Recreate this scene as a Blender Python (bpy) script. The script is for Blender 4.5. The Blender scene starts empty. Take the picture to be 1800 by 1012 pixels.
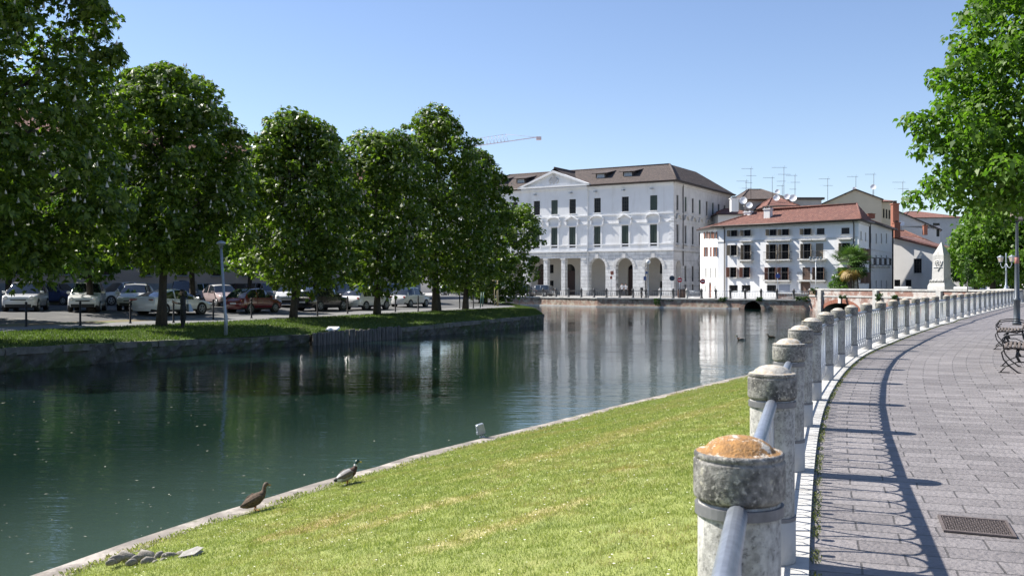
import bpy, bmesh, math, random
import numpy as np
from mathutils import Vector, Matrix
R = math.radians
scene = bpy.context.scene
# ------------------------------------------------------------------ camera, sky, sun, exposure
F = 1700.0            # focal length in photo pixels (1800 wide)
HZ = 498.0            # horizon row in the photo
CH = 1.6              # camera height over the promenade
cam_d = bpy.data.cameras.new('camera')
cam = bpy.data.objects.new('camera', cam_d)
scene.collection.objects.link(cam)
cam.location = (0, 0, CH); cam.rotation_euler = (R(90), 0, 0)
cam_d.sensor_width = 36; cam_d.lens = 36 * F / 1800; cam_d.shift_y = -(506 - HZ) / 1800
cam_d.clip_start = 0.05; cam_d.clip_end = 6000
cam_d.dof.use_dof = True; cam_d.dof.focus_distance = 40; cam_d.dof.aperture_fstop = 9
scene.camera = cam
SUN_EL = R(46)
SUN_H = Vector((-0.93, 0.37, 0)).normalized()
world = bpy.data.worlds.new('World'); scene.world = world; world.use_nodes = True
wn = world.node_tree
for n in list(wn.nodes): wn.nodes.remove(n)
sky = wn.nodes.new('ShaderNodeTexSky'); sky.sky_type = 'NISHITA'; sky.sun_disc = False
sky.sun_elevation = SUN_EL; sky.sun_rotation = math.atan2(SUN_H.x, SUN_H.y)
sky.air_density = 1.0; sky.dust_density = 0.15; sky.ozone_density = 3.0; sky.altitude = 50
bg = wn.nodes.new('ShaderNodeBackground'); bg.inputs[1].default_value = 0.085
wo = wn.nodes.new('ShaderNodeOutputWorld')
tint = wn.nodes.new('ShaderNodeMix'); tint.data_type = 'RGBA'; tint.blend_type = 'MULTIPLY'; tint.inputs[0].default_value = 1; tint.inputs[7].default_value = (1.025, .962, 1.01, 1)
wn.links.new(sky.outputs[0], tint.inputs[6]); wn.links.new(tint.outputs[2], bg.inputs[0]); wn.links.new(bg.outputs[0], wo.inputs[0])
sl = bpy.data.lights.new('sun', 'SUN'); sl.energy = 5.0; sl.angle = R(0.53); sl.color = (1.0, 0.95, 0.88)
so = bpy.data.objects.new('sun', sl); scene.collection.objects.link(so)
sd = Vector((SUN_H.x * math.cos(SUN_EL), SUN_H.y * math.cos(SUN_EL), math.sin(SUN_EL)))
so.rotation_euler = sd.to_track_quat('Z', 'Y').to_euler(); so.location = (0, 0, 60)
scene.view_settings.view_transform = 'Standard'; scene.view_settings.look = 'None'
scene.view_settings.exposure = 0.97; scene.view_settings.gamma = 1
scene.render.resolution_x = 1024; scene.render.resolution_y = 575
try:
    scene.cycles.max_bounces = 8; scene.cycles.transparent_max_bounces = 12
    scene.cycles.caustics_reflective = False; scene.cycles.caustics_refractive = False
except Exception: pass

# ------------------------------------------------------------------ helpers
C = scene.collection
rnd = random.Random(7)
K = 1.154
def gp(px, py, drop):                      # ground point seen at a photo pixel, 'drop' metres below the eye
    Y = drop * F / (py - HZ); return Vector(((px - 900) / F * Y, Y, CH - drop))
def wp(px, py, Y): return Vector(((px - 900) / F * Y, Y, CH + (HZ - py) / F * Y))

class MB:
    def __init__(s, M=None): s.v = []; s.f = []; s.mi = []; s.sm = []; s.uv = {}; s.M = M
    def add(s, vs, fs, m=0, smooth=False):
        b = len(s.v)
        if s.M is not None: vs = [s.M @ Vector(p) for p in vs]
        s.v.extend([tuple(p) for p in vs])
        for f in fs: s.f.append([b + i for i in f]); s.mi.append(m); s.sm.append(smooth)
    def quad(s, a, b, c, d, m=0): s.add([a, b, c, d], [(0, 1, 2, 3)], m)
    def poly(s, pts, m=0): s.add(pts, [tuple(range(len(pts)))], m)
    def box(s, c, d, m=0, rz=0, M=None, bev=0):
        x, y, z = d[0] / 2, d[1] / 2, d[2] / 2
        ca, sa = math.cos(rz), math.sin(rz)
        if bev > 0:
            e = bev; vs = []; fs = []
            for zz, q in ((-z, e), (-z + e, 0), (z - e, 0), (z, e)):
                X, Y_ = x - q, y - q
                vs += [(-X + e, -Y_, zz), (X - e, -Y_, zz), (X, -Y_ + e, zz), (X, Y_ - e, zz), (X - e, Y_, zz), (-X + e, Y_, zz), (-X, Y_ - e, zz), (-X, -Y_ + e, zz)]
            for k in range(3):
                for i in range(8): j = (i + 1) % 8; fs.append((k * 8 + i, k * 8 + j, k * 8 + 8 + j, k * 8 + 8 + i))
            fs.append(tuple(range(7, -1, -1))); fs.append(tuple(range(24, 32)))
        else:
            vs = [(sx * x, sy * y, sz * z) for sz in (-1, 1) for sx, sy in ((-1, -1), (1, -1), (1, 1), (-1, 1))]
            fs = [(3, 2, 1, 0), (4, 5, 6, 7), (0, 1, 5, 4), (1, 2, 6, 5), (2, 3, 7, 6), (3, 0, 4, 7)]
        vs = [Vector((ca * p[0] - sa * p[1] + c[0], sa * p[0] + ca * p[1] + c[1], p[2] + c[2])) for p in vs]
        if M is not None: vs = [M @ p for p in vs]
        s.add(vs, fs, m)
    def bx(s, x0, x1, y0, y1, z0, z1, m=0): s.box(((x0 + x1) / 2, (y0 + y1) / 2, (z0 + z1) / 2), (abs(x1 - x0), abs(y1 - y0), abs(z1 - z0)), m)
    def tube(s, pts, rad, n=8, m=0, smooth=True, cap=True, ell=None, mats=None, up=(0, 0, 1)):
        pts = [Vector(p) for p in pts]; N = len(pts)
        if not isinstance(rad, (list, tuple)): rad = [rad] * N
        vs = []; prev = None
        for i, p in enumerate(pts):
            t = (pts[min(i + 1, N - 1)] - pts[max(i - 1, 0)])
            if t.length < 1e-9: t = Vector((0, 0, 1))
            t.normalize()
            if prev is None:
                u = Vector(up)
                if abs(u.dot(t)) > .95: u = Vector((1, 0, 0))
                a = t.cross(u).normalized()
            else: a = (prev - t * prev.dot(t)).normalized()
            prev = a; b = t.cross(a)
            ra = rad[i]; rb = ra * (ell[i] if ell else 1)
            for k in range(n):
                w = 2 * math.pi * k / n
                vs.append(p + a * math.cos(w) * ra + b * math.sin(w) * rb)
        base = len(s.v)
        fsall = []
        for i in range(N - 1):
            fs = [(i * n + k, i * n + (k + 1) % n, (i + 1) * n + (k + 1) % n, (i + 1) * n + k) for k in range(n)]
            fsall.append((fs, mats[i] if mats else m))
        s.add(vs, [], 0)
        for fs, mm in fsall:
            for f in fs: s.f.append([base + q for q in f]); s.mi.append(mm); s.sm.append(smooth)
        if cap:
            s.f.append([base + k for k in range(n)][::-1]); s.mi.append(mats[0] if mats else m); s.sm.append(False)
            s.f.append([base + (N - 1) * n + k for k in range(n)]); s.mi.append(mats[-1] if mats else m); s.sm.append(False)
    def lathe(s, c, prof, n=24, m=0, smooth=True, mats=None, cap=True):
        vs = []
        for r, z in prof:
            for k in range(n):
                w = 2 * math.pi * k / n; vs.append((c[0] + r * math.cos(w), c[1] + r * math.sin(w), c[2] + z))
        base = len(s.v); s.add(vs, [])
        for i in range(len(prof) - 1):
            mm = mats[i] if mats else m
            for k in range(n):
                s.f.append([base + i * n + k, base + i * n + (k + 1) % n, base + (i + 1) * n + (k + 1) % n, base + (i + 1) * n + k]); s.mi.append(mm); s.sm.append(smooth)
        if cap:
            s.f.append([base + k for k in range(n)][::-1]); s.mi.append(mats[0] if mats else m); s.sm.append(False)
            s.f.append([base + (len(prof) - 1) * n + k for k in range(n)]); s.mi.append(mats[-1] if mats else m); s.sm.append(False)
    def build(s, name, mats, parent=None, loc=None, rot=None):
        me = bpy.data.meshes.new(name); me.from_pydata(s.v, [], s.f)
        if not isinstance(mats, (list, tuple)): mats = [mats]
        for q in mats: me.materials.append(q)
        if len(s.f):
            me.polygons.foreach_set('material_index', s.mi); me.polygons.foreach_set('use_smooth', s.sm)
        me.update()
        o = bpy.data.objects.new(name, me); C.objects.link(o)
        if parent is not None: o.parent = parent
        if loc is not None: o.location = loc
        if rot is not None: o.rotation_euler = rot
        return o
def empty(name, loc=(0, 0, 0), rz=0):
    o = bpy.data.objects.new(name, None); C.objects.link(o); o.location = loc; o.rotation_euler = (0, 0, rz); o.empty_display_size = .2
    return o
def tag(o, label=None, cat=None, group=None, kind=None):
    if label: o['label'] = label
    if cat: o['category'] = cat
    if group: o['group'] = group
    if kind: o['kind'] = kind
    return o
def thing(name, label, cat, loc=(0, 0, 0), rz=0, group=None): return tag(empty(name, loc, rz), label, cat, group)
def struct(o): o['kind'] = 'structure'; return o
def kids(o): return [c for c in o.children]
def copy_tree(o, parent=None):
    c = o.copy(); C.objects.link(c); c.parent = parent
    for ch in kids(o): copy_tree(ch, c)
    return c

# ------------------------------------------------------------------ materials
def pm(name, col, rough=.8, col2=None, scale=3., vary=.25, bump=0., bscale=None, metal=0., spec=.5, detail=6, coat=0, contrast=(.35, .65), coord='Object', aniso=None):
    m = bpy.data.materials.new(name); m.use_nodes = True; nt = m.node_tree; N = nt.nodes; Lk = nt.links
    b = N['Principled BSDF']; b.inputs['Roughness'].default_value = rough; b.inputs['Metallic'].default_value = metal
    b.inputs['Specular IOR Level'].default_value = spec
    if coat: b.inputs['Coat Weight'].default_value = coat; b.inputs['Coat Roughness'].default_value = .05
    tc = N.new('ShaderNodeTexCoord'); vec = tc.outputs[coord]
    if aniso:
        mp = N.new('ShaderNodeMapping'); mp.inputs['Scale'].default_value = aniso; Lk.new(vec, mp.inputs[0]); vec = mp.outputs[0]
    nz = N.new('ShaderNodeTexNoise'); nz.inputs['Scale'].default_value = scale; nz.inputs['Detail'].default_value = detail; nz.inputs['Roughness'].default_value = .65
    Lk.new(vec, nz.inputs['Vector'])
    if col2 is None: col2 = [c * (1 - vary) for c in col]
    cr = N.new('ShaderNodeValToRGB'); cr.color_ramp.elements[0].position = contrast[0]; cr.color_ramp.elements[1].position = contrast[1]
    cr.color_ramp.elements[0].color = (*col2, 1); cr.color_ramp.elements[1].color = (*col, 1)
    Lk.new(nz.outputs['Fac'], cr.inputs[0]); Lk.new(cr.outputs[0], b.inputs['Base Color'])
    if bump:
        n2 = N.new('ShaderNodeTexNoise'); n2.inputs['Scale'].default_value = bscale or scale * 4; n2.inputs['Detail'].default_value = 5
        Lk.new(vec, n2.inputs['Vector']); bp = N.new('ShaderNodeBump'); bp.inputs['Strength'].default_value = min(1, bump * 10); bp.inputs['Distance'].default_value = bump * .3
        Lk.new(n2.outputs['Fac'], bp.inputs['Height']); Lk.new(bp.outputs[0], b.inputs['Normal'])
    m['ramp'] = 1
    return m
def stain(m, col, scale, lo, hi, coord='Object', aniso=None, amt=1.):
    """a second noise that blends patches of another colour over a material"""
    nt = m.node_tree; N = nt.nodes; Lk = nt.links; b = N['Principled BSDF']
    src = b.inputs['Base Color'].links[0].from_socket
    tc = N.new('ShaderNodeTexCoord'); vec = tc.outputs[coord]
    if aniso:
        mp = N.new('ShaderNodeMapping'); mp.inputs['Scale'].default_value = aniso; Lk.new(vec, mp.inputs[0]); vec = mp.outputs[0]
    nz = N.new('ShaderNodeTexNoise'); nz.inputs['Scale'].default_value = scale; nz.inputs['Detail'].default_value = 8; nz.inputs['Roughness'].default_value = .7
    Lk.new(vec, nz.inputs['Vector'])
    mr = N.new('ShaderNodeMapRange'); mr.inputs[1].default_value = lo; mr.inputs[2].default_value = hi; mr.inputs[4].default_value = amt; Lk.new(nz.outputs['Fac'], mr.inputs[0])
    mx = N.new('ShaderNodeMix'); mx.data_type = 'RGBA'; mx.inputs[7].default_value = (*col, 1)
    Lk.new(src, mx.inputs[6]); Lk.new(mr.outputs[0], mx.inputs[0]); Lk.new(mx.outputs[2], b.inputs['Base Color'])
    return m
def brickmat(name, c1, c2, mortar, bw, rh, ms=.02, rough=.85, coord='Object', offset=.5, bump=.4, rot=None, vary_scale=1.5, squash=1., uvscale=None):
    m = bpy.data.materials.new(name); m.use_nodes = True; nt = m.node_tree; N = nt.nodes; Lk = nt.links
    b = N['Principled BSDF']; b.inputs['Roughness'].default_value = rough
    tc = N.new('ShaderNodeTexCoord'); mp = N.new('ShaderNodeMapping')
    if rot: mp.inputs['Rotation'].default_value = rot
    Lk.new(tc.outputs[coord], mp.inputs[0])
    # slight waviness so that courses are not ruler straight
    wz = N.new('ShaderNodeTexNoise'); wz.inputs['Scale'].default_value = 2.2; wz.inputs['Detail'].default_value = 2; Lk.new(mp.outputs[0], wz.inputs['Vector'])
    vs = N.new('ShaderNodeVectorMath'); vs.operation = 'MULTIPLY_ADD'; vs.inputs[1].default_value = (rh * .12,) * 3
    Lk.new(wz.outputs['Color'], vs.inputs[0]); Lk.new(mp.outputs[0], vs.inputs[2])
    br = N.new('ShaderNodeTexBrick'); br.offset = offset; br.squash = squash
    br.inputs['Scale'].default_value = 1; br.inputs['Brick Width'].default_value = bw; br.inputs['Row Height'].default_value = rh
    br.inputs['Mortar Size'].default_value = ms; br.inputs['Mortar Smooth'].default_value = .2
    br.inputs['Color1'].default_value = (*c1, 1); br.inputs['Color2'].default_value = (*c2, 1); br.inputs['Mortar'].default_value = (*mortar, 1)
    Lk.new(vs.outputs[0], br.inputs['Vector'])
    nz = N.new('ShaderNodeTexNoise'); nz.inputs['Scale'].default_value = vary_scale; nz.inputs['Detail'].default_value = 8; nz.inputs['Roughness'].default_value = .7
    Lk.new(mp.outputs[0], nz.inputs['Vector'])
    mr = N.new('ShaderNodeMapRange'); mr.inputs[1].default_value = .3; mr.inputs[2].default_value = .7; mr.inputs[3].default_value = .72; mr.inputs[4].default_value = 1.18; Lk.new(nz.outputs['Fac'], mr.inputs[0])
    mx = N.new('ShaderNodeMix'); mx.data_type = 'RGBA'; mx.blend_type = 'MULTIPLY'; mx.inputs[0].default_value = 1
    cb = N.new('ShaderNodeCombineColor'); [Lk.new(mr.outputs[0], cb.inputs[i]) for i in range(3)]
    Lk.new(br.outputs['Color'], mx.inputs[6]); Lk.new(cb.outputs[0], mx.inputs[7]); Lk.new(mx.outputs[2], b.inputs['Base Color'])
    bp = N.new('ShaderNodeBump'); bp.inputs['Strength'].default_value = bump; bp.inputs['Distance'].default_value = .02; bp.invert = False
    n3 = N.new('ShaderNodeTexNoise'); n3.inputs['Scale'].default_value = 25; n3.inputs['Detail'].default_value = 6; Lk.new(mp.outputs[0], n3.inputs['Vector'])
    ma = N.new('ShaderNodeMath'); ma.operation = 'MULTIPLY_ADD'; ma.inputs[1].default_value = -1.6; Lk.new(br.outputs['Fac'], ma.inputs[0]); Lk.new(n3.outputs['Fac'], ma.inputs[2])
    Lk.new(ma.outputs[0], bp.inputs['Height']); Lk.new(bp.outputs[0], b.inputs['Normal'])
    return m
def leafmat(name, c1, c2, trans=.35, rough=.5, tcol=None):
    m = bpy.data.materials.new(name); m.use_nodes = True; nt = m.node_tree; N = nt.nodes; Lk = nt.links
    b = N['Principled BSDF']; b.inputs['Roughness'].default_value = rough; b.inputs['Specular IOR Level'].default_value = .35
    g = N.new('ShaderNodeNewGeometry'); cr = N.new('ShaderNodeValToRGB')
    cr.color_ramp.elements[0].color = (*c1, 1); cr.color_ramp.elements[1].color = (*c2, 1)
    Lk.new(g.outputs['Random Per Island'], cr.inputs[0]); Lk.new(cr.outputs[0], b.inputs['Base Color'])
    t = N.new('ShaderNodeBsdfTranslucent')
    mu = N.new('ShaderNodeMix'); mu.data_type = 'RGBA'; mu.blend_type = 'MULTIPLY'; mu.inputs[0].default_value = 1; mu.inputs[7].default_value = (*(tcol or (1.6, 2.0, .7)), 1)
    Lk.new(cr.outputs[0], mu.inputs[6]); Lk.new(mu.outputs[2], t.inputs[0])
    mx = N.new('ShaderNodeMixShader'); mx.inputs[0].default_value = trans
    Lk.new(b.outputs[0], mx.inputs[1]); Lk.new(t.outputs[0], mx.inputs[2]); Lk.new(mx.outputs[0], N['Material Output'].inputs[0])
    return m
def flat(name, col, rough=.6, metal=0, spec=.5, coat=0, emit=None):
    m = bpy.data.materials.new(name); m.use_nodes = True; b = m.node_tree.nodes['Principled BSDF']
    b.inputs['Base Color'].default_value = (*col, 1); b.inputs['Roughness'].default_value = rough; b.inputs['Metallic'].default_value = metal; b.inputs['Specular IOR Level'].default_value = spec
    if coat: b.inputs['Coat Weight'].default_value = coat; b.inputs['Coat Roughness'].default_value = .04
    return m
M = {}
M['plaster'] = stain(pm('white_plaster', (.78, .78, .77), .85, vary=.05, scale=.6, bump=.01, bscale=30), (.56, .54, .50), .55, .52, .70, aniso=(1, 1, .22), amt=.6)
M['house_white'] = stain(pm('house_white', (.80, .80, .79), .85, vary=.04, scale=.5, bump=.01, bscale=30), (.58, .56, .52), .7, .53, .72, aniso=(1.5, 1.5, .2), amt=.5)
M['ashlar'] = brickmat('white_ashlar', (.70, .70, .68), (.62, .62, .61), (.33, .33, .32), 1.25, .52, .022, bump=.7, rot=(R(90), 0, 0), vary_scale=.8)
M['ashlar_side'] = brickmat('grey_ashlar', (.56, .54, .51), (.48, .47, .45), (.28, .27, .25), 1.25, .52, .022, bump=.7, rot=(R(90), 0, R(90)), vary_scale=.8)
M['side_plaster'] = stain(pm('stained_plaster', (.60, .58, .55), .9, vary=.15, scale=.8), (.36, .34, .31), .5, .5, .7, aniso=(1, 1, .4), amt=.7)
M['cream'] = pm('cream_plaster', (.58, .55, .49), .9, vary=.08, scale=.7)
M['yellow'] = pm('yellow_plaster', (.56, .51, .38), .9, vary=.08, scale=.5)
M['pale'] = stain(pm('pale_plaster', (.66, .65, .63), .9, vary=.06, scale=.5), (.5, .49, .47), .4, .52, .7, aniso=(1, 1, .3), amt=.5)
M['pinkish'] = stain(pm('pinkish_plaster', (.46, .38, .33), .9, vary=.1, scale=.6), (.34, .29, .26), .3, .5, .7, amt=.6)
M['plinth'] = pm('blue_grey_plinth', (.28, .31, .34), .8, vary=.2, scale=1.)
M['concrete_grey'] = pm('grey_render', (.40, .39, .37), .9, vary=.15, scale=.8)
def roofmat(name, a, b_, c):
    m = pm(name, a, .9, col2=b_, scale=2.5, detail=10, contrast=(.4, .6), bump=.05, bscale=9)
    stain(m, c, 5, .55, .68); stain(m, tuple(x * .45 for x in a), .6, .55, .7, amt=.5)
    return m
M['roof_red'] = roofmat('red_roof_tiles', (.185, .080, .058), (.115, .052, .042), (.29, .17, .13))
M['roof_brown'] = roofmat('brown_roof_tiles', (.095, .072, .062), (.055, .044, .040), (.16, .125, .105))
M['glass'] = flat('window_glass', (.010, .012, .015), .12, spec=.22)
M['dark_in'] = flat('dark_interior', (.015, .014, .013), .9)
M['frame_dark'] = flat('dark_frame', (.03, .028, .025), .6)
M['frame_white'] = flat('white_frame', (.7, .7, .68), .6)
M['shut_green'] = flat('green_shutter', (.045, .065, .05), .6)
M['shut_brown'] = flat('brown_shutter', (.15, .095, .07), .65)
M['shut_red'] = flat('red_brown_shutter', (.22, .10, .065), .65)
M['shut_taupe'] = flat('taupe_shutter', (.24, .20, .15), .65)
M['shut_grey'] = flat('grey_shutter', (.35, .35, .33), .65)
M['monument'] = stain(pm('monument_stone', (.52, .51, .48), .85, vary=.15, scale=3, bump=.02), (.30, .29, .26), 1.2, .52, .68)
M['stone'] = stain(pm('white_stone', (.66, .65, .62), .8, vary=.12, scale=2, bump=.02), (.40, .39, .36), 1.5, .55, .72)
M['gutter'] = flat('dark_gutter', (.05, .04, .035), .5, metal=.3)
M['brick'] = stain(stain(brickmat('old_brick', (.27, .13, .085), (.34, .20, .14), (.34, .31, .27), .27, .075, .012, rot=(R(90), 0, 0), vary_scale=1.2), (.42, .37, .29), 1.5, .47, .56), (.10, .10, .07), 1.1, .54, .62)
M['brick_red'] = stain(brickmat('bridge_brick', (.25, .105, .07), (.31, .16, .115), (.31, .27, .24), .27, .075, .012, rot=(R(90), 0, 0), vary_scale=1.2), (.50, .46, .42), .7, .47, .57)
M['chimney_brick'] = pm('chimney_brick', (.33, .13, .08), .9, col2=(.22, .09, .06), scale=6)
M['coping'] = stain(pm('coping_stone', (.52, .51, .48), .85, vary=.25, scale=3, bump=.03), (.25, .24, .21), 1.3, .52, .7)
M['iron'] = flat('black_iron', (.018, .018, .02), .45, metal=.4)
M['galv'] = pm('galvanised_steel', (.42, .46, .52), .42, col2=(.30, .33, .38), scale=25, metal=.75)
M['lamp_grey'] = pm('dark_grey_paint', (.09, .105, .12), .45, vary=.25, scale=12, metal=.3)
M['galv_light'] = pm('grey_painted_metal', (.36, .40, .44), .45, vary=.2, scale=12, metal=.4)
M['white_metal'] = flat('white_metal', (.75, .75, .75), .4)
M['bark'] = pm('bark', (.075, .06, .048), .95, col2=(.03, .026, .022), scale=5, bump=.2, bscale=14, aniso=(1, 1, .25))
M['wood'] = stain(pm('weathered_piles', (.15, .14, .13), .9, col2=(.07, .065, .06), scale=4, bump=.1, aniso=(1, 1, .3)), (.05, .07, .03), 2, .55, .7)
M['slat'] = pm('bench_slat', (.17, .14, .12), .7, col2=(.10, .08, .07), scale=8, aniso=(8, 1, 8), bump=.02)
M['tyre'] = flat('tyre', (.02, .02, .021), .85)
M['alloy'] = flat('alloy_rim', (.45, .46, .48), .35, metal=.8)
M['black_plastic'] = flat('black_plastic', (.02, .02, .022), .6)
M['car_glass'] = flat('car_glass', (.015, .02, .024), .04, spec=.9, coat=.5)
M['headlight'] = flat('headlight', (.65, .68, .72), .1, spec=.9, coat=1)
M['taillight'] = flat('taillight', (.25, .01, .012), .15, coat=1)
M['plate'] = flat('number_plate', (.7, .7, .7), .5)
M['chestnut'] = leafmat('chestnut_leaves', (.030, .064, .010), (.18, .235, .036), .38, .42)
M['chestnut_light'] = leafmat('bright_leaves', (.04, .09, .012), (.10, .18, .03), .42, .5)
M['linden'] = leafmat('linden_leaves', (.045, .10, .012), (.13, .215, .028), .40, .5)
M['dark_tree'] = leafmat('dark_leaves', (.025, .06, .012), (.06, .12, .02), .3, .5)
M['blossom'] = flat('blossom', (.50, .48, .40), .8)
M['palm'] = leafmat('palm_leaves', (.05, .10, .03), (.12, .19, .05), .2, .5)
M['palm_dry'] = leafmat('dry_palm_leaves', (.20, .13, .04), (.32, .22, .07), .2, .6)
M['weed'] = leafmat('weeds', (.05, .08, .02), (.22, .22, .06), .2, .7)
M['weed_green'] = leafmat('green_weeds', (.03, .07, .015), (.07, .13, .03), .2, .7)
def grid(name, P, mats, parent=None, uv=None, mi=None, smooth=True, flip=False):
    P = np.asarray(P, float); ni, nj = P.shape[:2]
    me = bpy.data.meshes.new(name)
    idx = np.arange(ni * nj).reshape(ni, nj)
    a, b, c, d = idx[:-1, :-1], idx[1:, :-1], idx[1:, 1:], idx[:-1, 1:]
    f = np.stack([a, b, c, d] if not flip else [d, c, b, a], -1).reshape(-1, 4)
    me.from_pydata(P.reshape(-1, 3).tolist(), [], f.tolist())
    if not isinstance(mats, (list, tuple)): mats = [mats]
    for q in mats: me.materials.append(q)
    if mi is not None: me.polygons.foreach_set('material_index', np.asarray(mi).reshape(-1).astype(int))
    me.polygons.foreach_set('use_smooth', [smooth] * len(f))
    if uv is not None:
        U = np.asarray(uv, float).reshape(-1, 2)[f.reshape(-1)]
        l = me.uv_layers.new(name='UVMap'); l.data.foreach_set('uv', U.reshape(-1))
    me.update()
    o = bpy.data.objects.new(name, me); C.objects.link(o)
    if parent: o.parent = parent
    return o
def tri_mesh(name, V, nper, mat, parent=None, faces=None, smooth=False, loc=None):
    """V: (n, nper, 3) separate polygons of nper vertices each"""
    V = np.ascontiguousarray(V, dtype=np.float32); n = V.shape[0]
    me = bpy.data.meshes.new(name); me.vertices.add(n * nper); me.vertices.foreach_set('co', V.reshape(-1))
    me.loops.add(n * nper); me.loops.foreach_set('vertex_index', np.arange(n * nper, dtype=np.int32))
    me.polygons.add(n); me.polygons.foreach_set('loop_start', np.arange(0, n * nper, nper, dtype=np.int32))
    me.polygons.foreach_set('loop_total', np.full(n, nper, dtype=np.int32))
    me.materials.append(mat); me.update(calc_edges=True); me.validate()
    o = bpy.data.objects.new(name, me); C.objects.link(o)
    if parent: o.parent = parent
    if loc is not None: o.location = loc
    return o
def polyline(pts, step):
    """Catmull-Rom through 2-D points, resampled at equal steps"""
    P = [np.array(p, float) for p in pts]; P = [2 * P[0] - P[1]] + P + [2 * P[-1] - P[-2]]
    out = []
    for i in range(1, len(P) - 2):
        for t in np.linspace(0, 1, 30, endpoint=False):
            a, b, c, d = P[i - 1], P[i], P[i + 1], P[i + 2]
            out.append(.5 * ((2 * b) + (-a + c) * t + (2 * a - 5 * b + 4 * c - d) * t * t + (-a + 3 * b - 3 * c + d) * t ** 3))
    out.append(P[-2]); out = np.array(out)
    L = np.concatenate([[0], np.cumsum(np.linalg.norm(np.diff(out, axis=0), axis=1))])
    s = np.arange(0, L[-1], step)
    return np.stack([np.interp(s, L, out[:, k]) for k in range(2)], 1), s
def normals2(P):
    T = np.gradient(P, axis=0); T /= np.linalg.norm(T, axis=1)[:, None]
    return T, np.stack([T[:, 1], -T[:, 0]], 1)       # tangent, right-hand normal

# ------------------------------------------------------------------ water
WZ = -1.4
def water_material():
    m = bpy.data.materials.new('river_water'); m.use_nodes = True; nt = m.node_tree; N = nt.nodes; Lk = nt.links
    b = N['Principled BSDF']; b.inputs['Roughness'].default_value = .03; b.inputs['IOR'].default_value = 1.33; b.inputs['Specular IOR Level'].default_value = .5
    tc = N.new('ShaderNodeTexCoord')
    def nz(sc, st, det=4, rough=.55):
        mp = N.new('ShaderNodeMapping'); mp.inputs['Scale'].default_value = st; mp.inputs['Rotation'].default_value = (0, 0, R(6)); Lk.new(tc.outputs['Object'], mp.inputs[0])
        q = N.new('ShaderNodeTexNoise'); q.inputs['Scale'].default_value = sc; q.inputs['Detail'].default_value = det; q.inputs['Roughness'].default_value = rough; Lk.new(mp.outputs[0], q.inputs['Vector']); return q
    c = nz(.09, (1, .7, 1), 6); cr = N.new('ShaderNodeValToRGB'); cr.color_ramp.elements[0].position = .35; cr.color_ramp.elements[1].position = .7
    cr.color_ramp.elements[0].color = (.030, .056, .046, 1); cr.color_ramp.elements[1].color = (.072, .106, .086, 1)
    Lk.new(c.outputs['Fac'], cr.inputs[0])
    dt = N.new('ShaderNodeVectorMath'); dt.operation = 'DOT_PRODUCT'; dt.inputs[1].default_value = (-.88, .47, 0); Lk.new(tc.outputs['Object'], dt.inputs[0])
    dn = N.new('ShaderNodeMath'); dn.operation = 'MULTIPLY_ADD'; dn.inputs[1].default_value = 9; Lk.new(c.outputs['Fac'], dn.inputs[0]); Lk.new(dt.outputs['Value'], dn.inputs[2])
    dm = N.new('ShaderNodeMapRange'); dm.inputs[1].default_value = 11; dm.inputs[2].default_value = 20; dm.interpolation_type = 'SMOOTHSTEP'; Lk.new(dn.outputs[0], dm.inputs[0])  # colour painted darker toward the left bank for tree shade, reflection and depth
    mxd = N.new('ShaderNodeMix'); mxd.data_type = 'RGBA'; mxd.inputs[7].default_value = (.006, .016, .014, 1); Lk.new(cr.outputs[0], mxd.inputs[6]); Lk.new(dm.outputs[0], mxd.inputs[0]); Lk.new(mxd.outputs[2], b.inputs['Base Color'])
    w1 = nz(1.0, (.45, 1.7, 1), 3); w2 = nz(4.0, (.5, 1.5, 1), 3); w3 = nz(.16, (1, 1, 1), 2)
    amp = N.new('ShaderNodeMapRange'); amp.inputs[1].default_value = .35; amp.inputs[2].default_value = .65; amp.inputs[3].default_value = .35; amp.inputs[4].default_value = 1.0
    Lk.new(w3.outputs['Fac'], amp.inputs[0])
    s = N.new('ShaderNodeMath'); s.operation = 'MULTIPLY_ADD'; s.inputs[1].default_value = .42; Lk.new(w2.outputs['Fac'], s.inputs[0]); Lk.new(w1.outputs['Fac'], s.inputs[2])
    s2 = N.new('ShaderNodeMath'); s2.operation = 'MULTIPLY'; Lk.new(s.outputs[0], s2.inputs[0]); Lk.new(amp.outputs[0], s2.inputs[1])
    bp = N.new('ShaderNodeBump'); bp.inputs['Strength'].default_value = 1; bp.inputs['Distance'].default_value = .024
    Lk.new(s2.outputs[0], bp.inputs['Height']); Lk.new(bp.outputs[0], b.inputs['Normal'])
    return m
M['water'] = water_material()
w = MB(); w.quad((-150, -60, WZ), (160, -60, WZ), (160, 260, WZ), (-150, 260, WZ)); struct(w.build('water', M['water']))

# ------------------------------------------------------------------ right bank: promenade, kerb stones, lawn
rail_pts = [(-.95, -2.4), (-.05, .30), (.69, 2.94), (1.48, 5.50), (2.34, 8.17), (3.2, 10.72), (4.06, 13.1), (5.12, 15.8), (6.17, 18.3), (7.3, 20.8), (8.5, 23.2),
            (9.64, 25.3), (10.88, 27.6), (12.15, 29.9), (13.4, 32.1), (14.7, 34.4), (16.2, 37.0), (17.7, 39.4), (19.4, 42.5), (20.7, 44.6), (29.2, 58.6), (37.6, 72.3), (41.9, 79.4)]
RP, RS = polyline(rail_pts, .5)
RT, RN = normals2(RP)
def off(P, Nn, d): return P + Nn * d
M['lawn'] = stain(stain(pm('lawn_soil', (.27, .30, .08), .95, col2=(.19, .23, .06), scale=3.5, bump=.06, bscale=40, detail=10), (.30, .28, .11), .55, .52, .68, amt=.8), (.34, .22, .09), 1.2, .66, .76)
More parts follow.
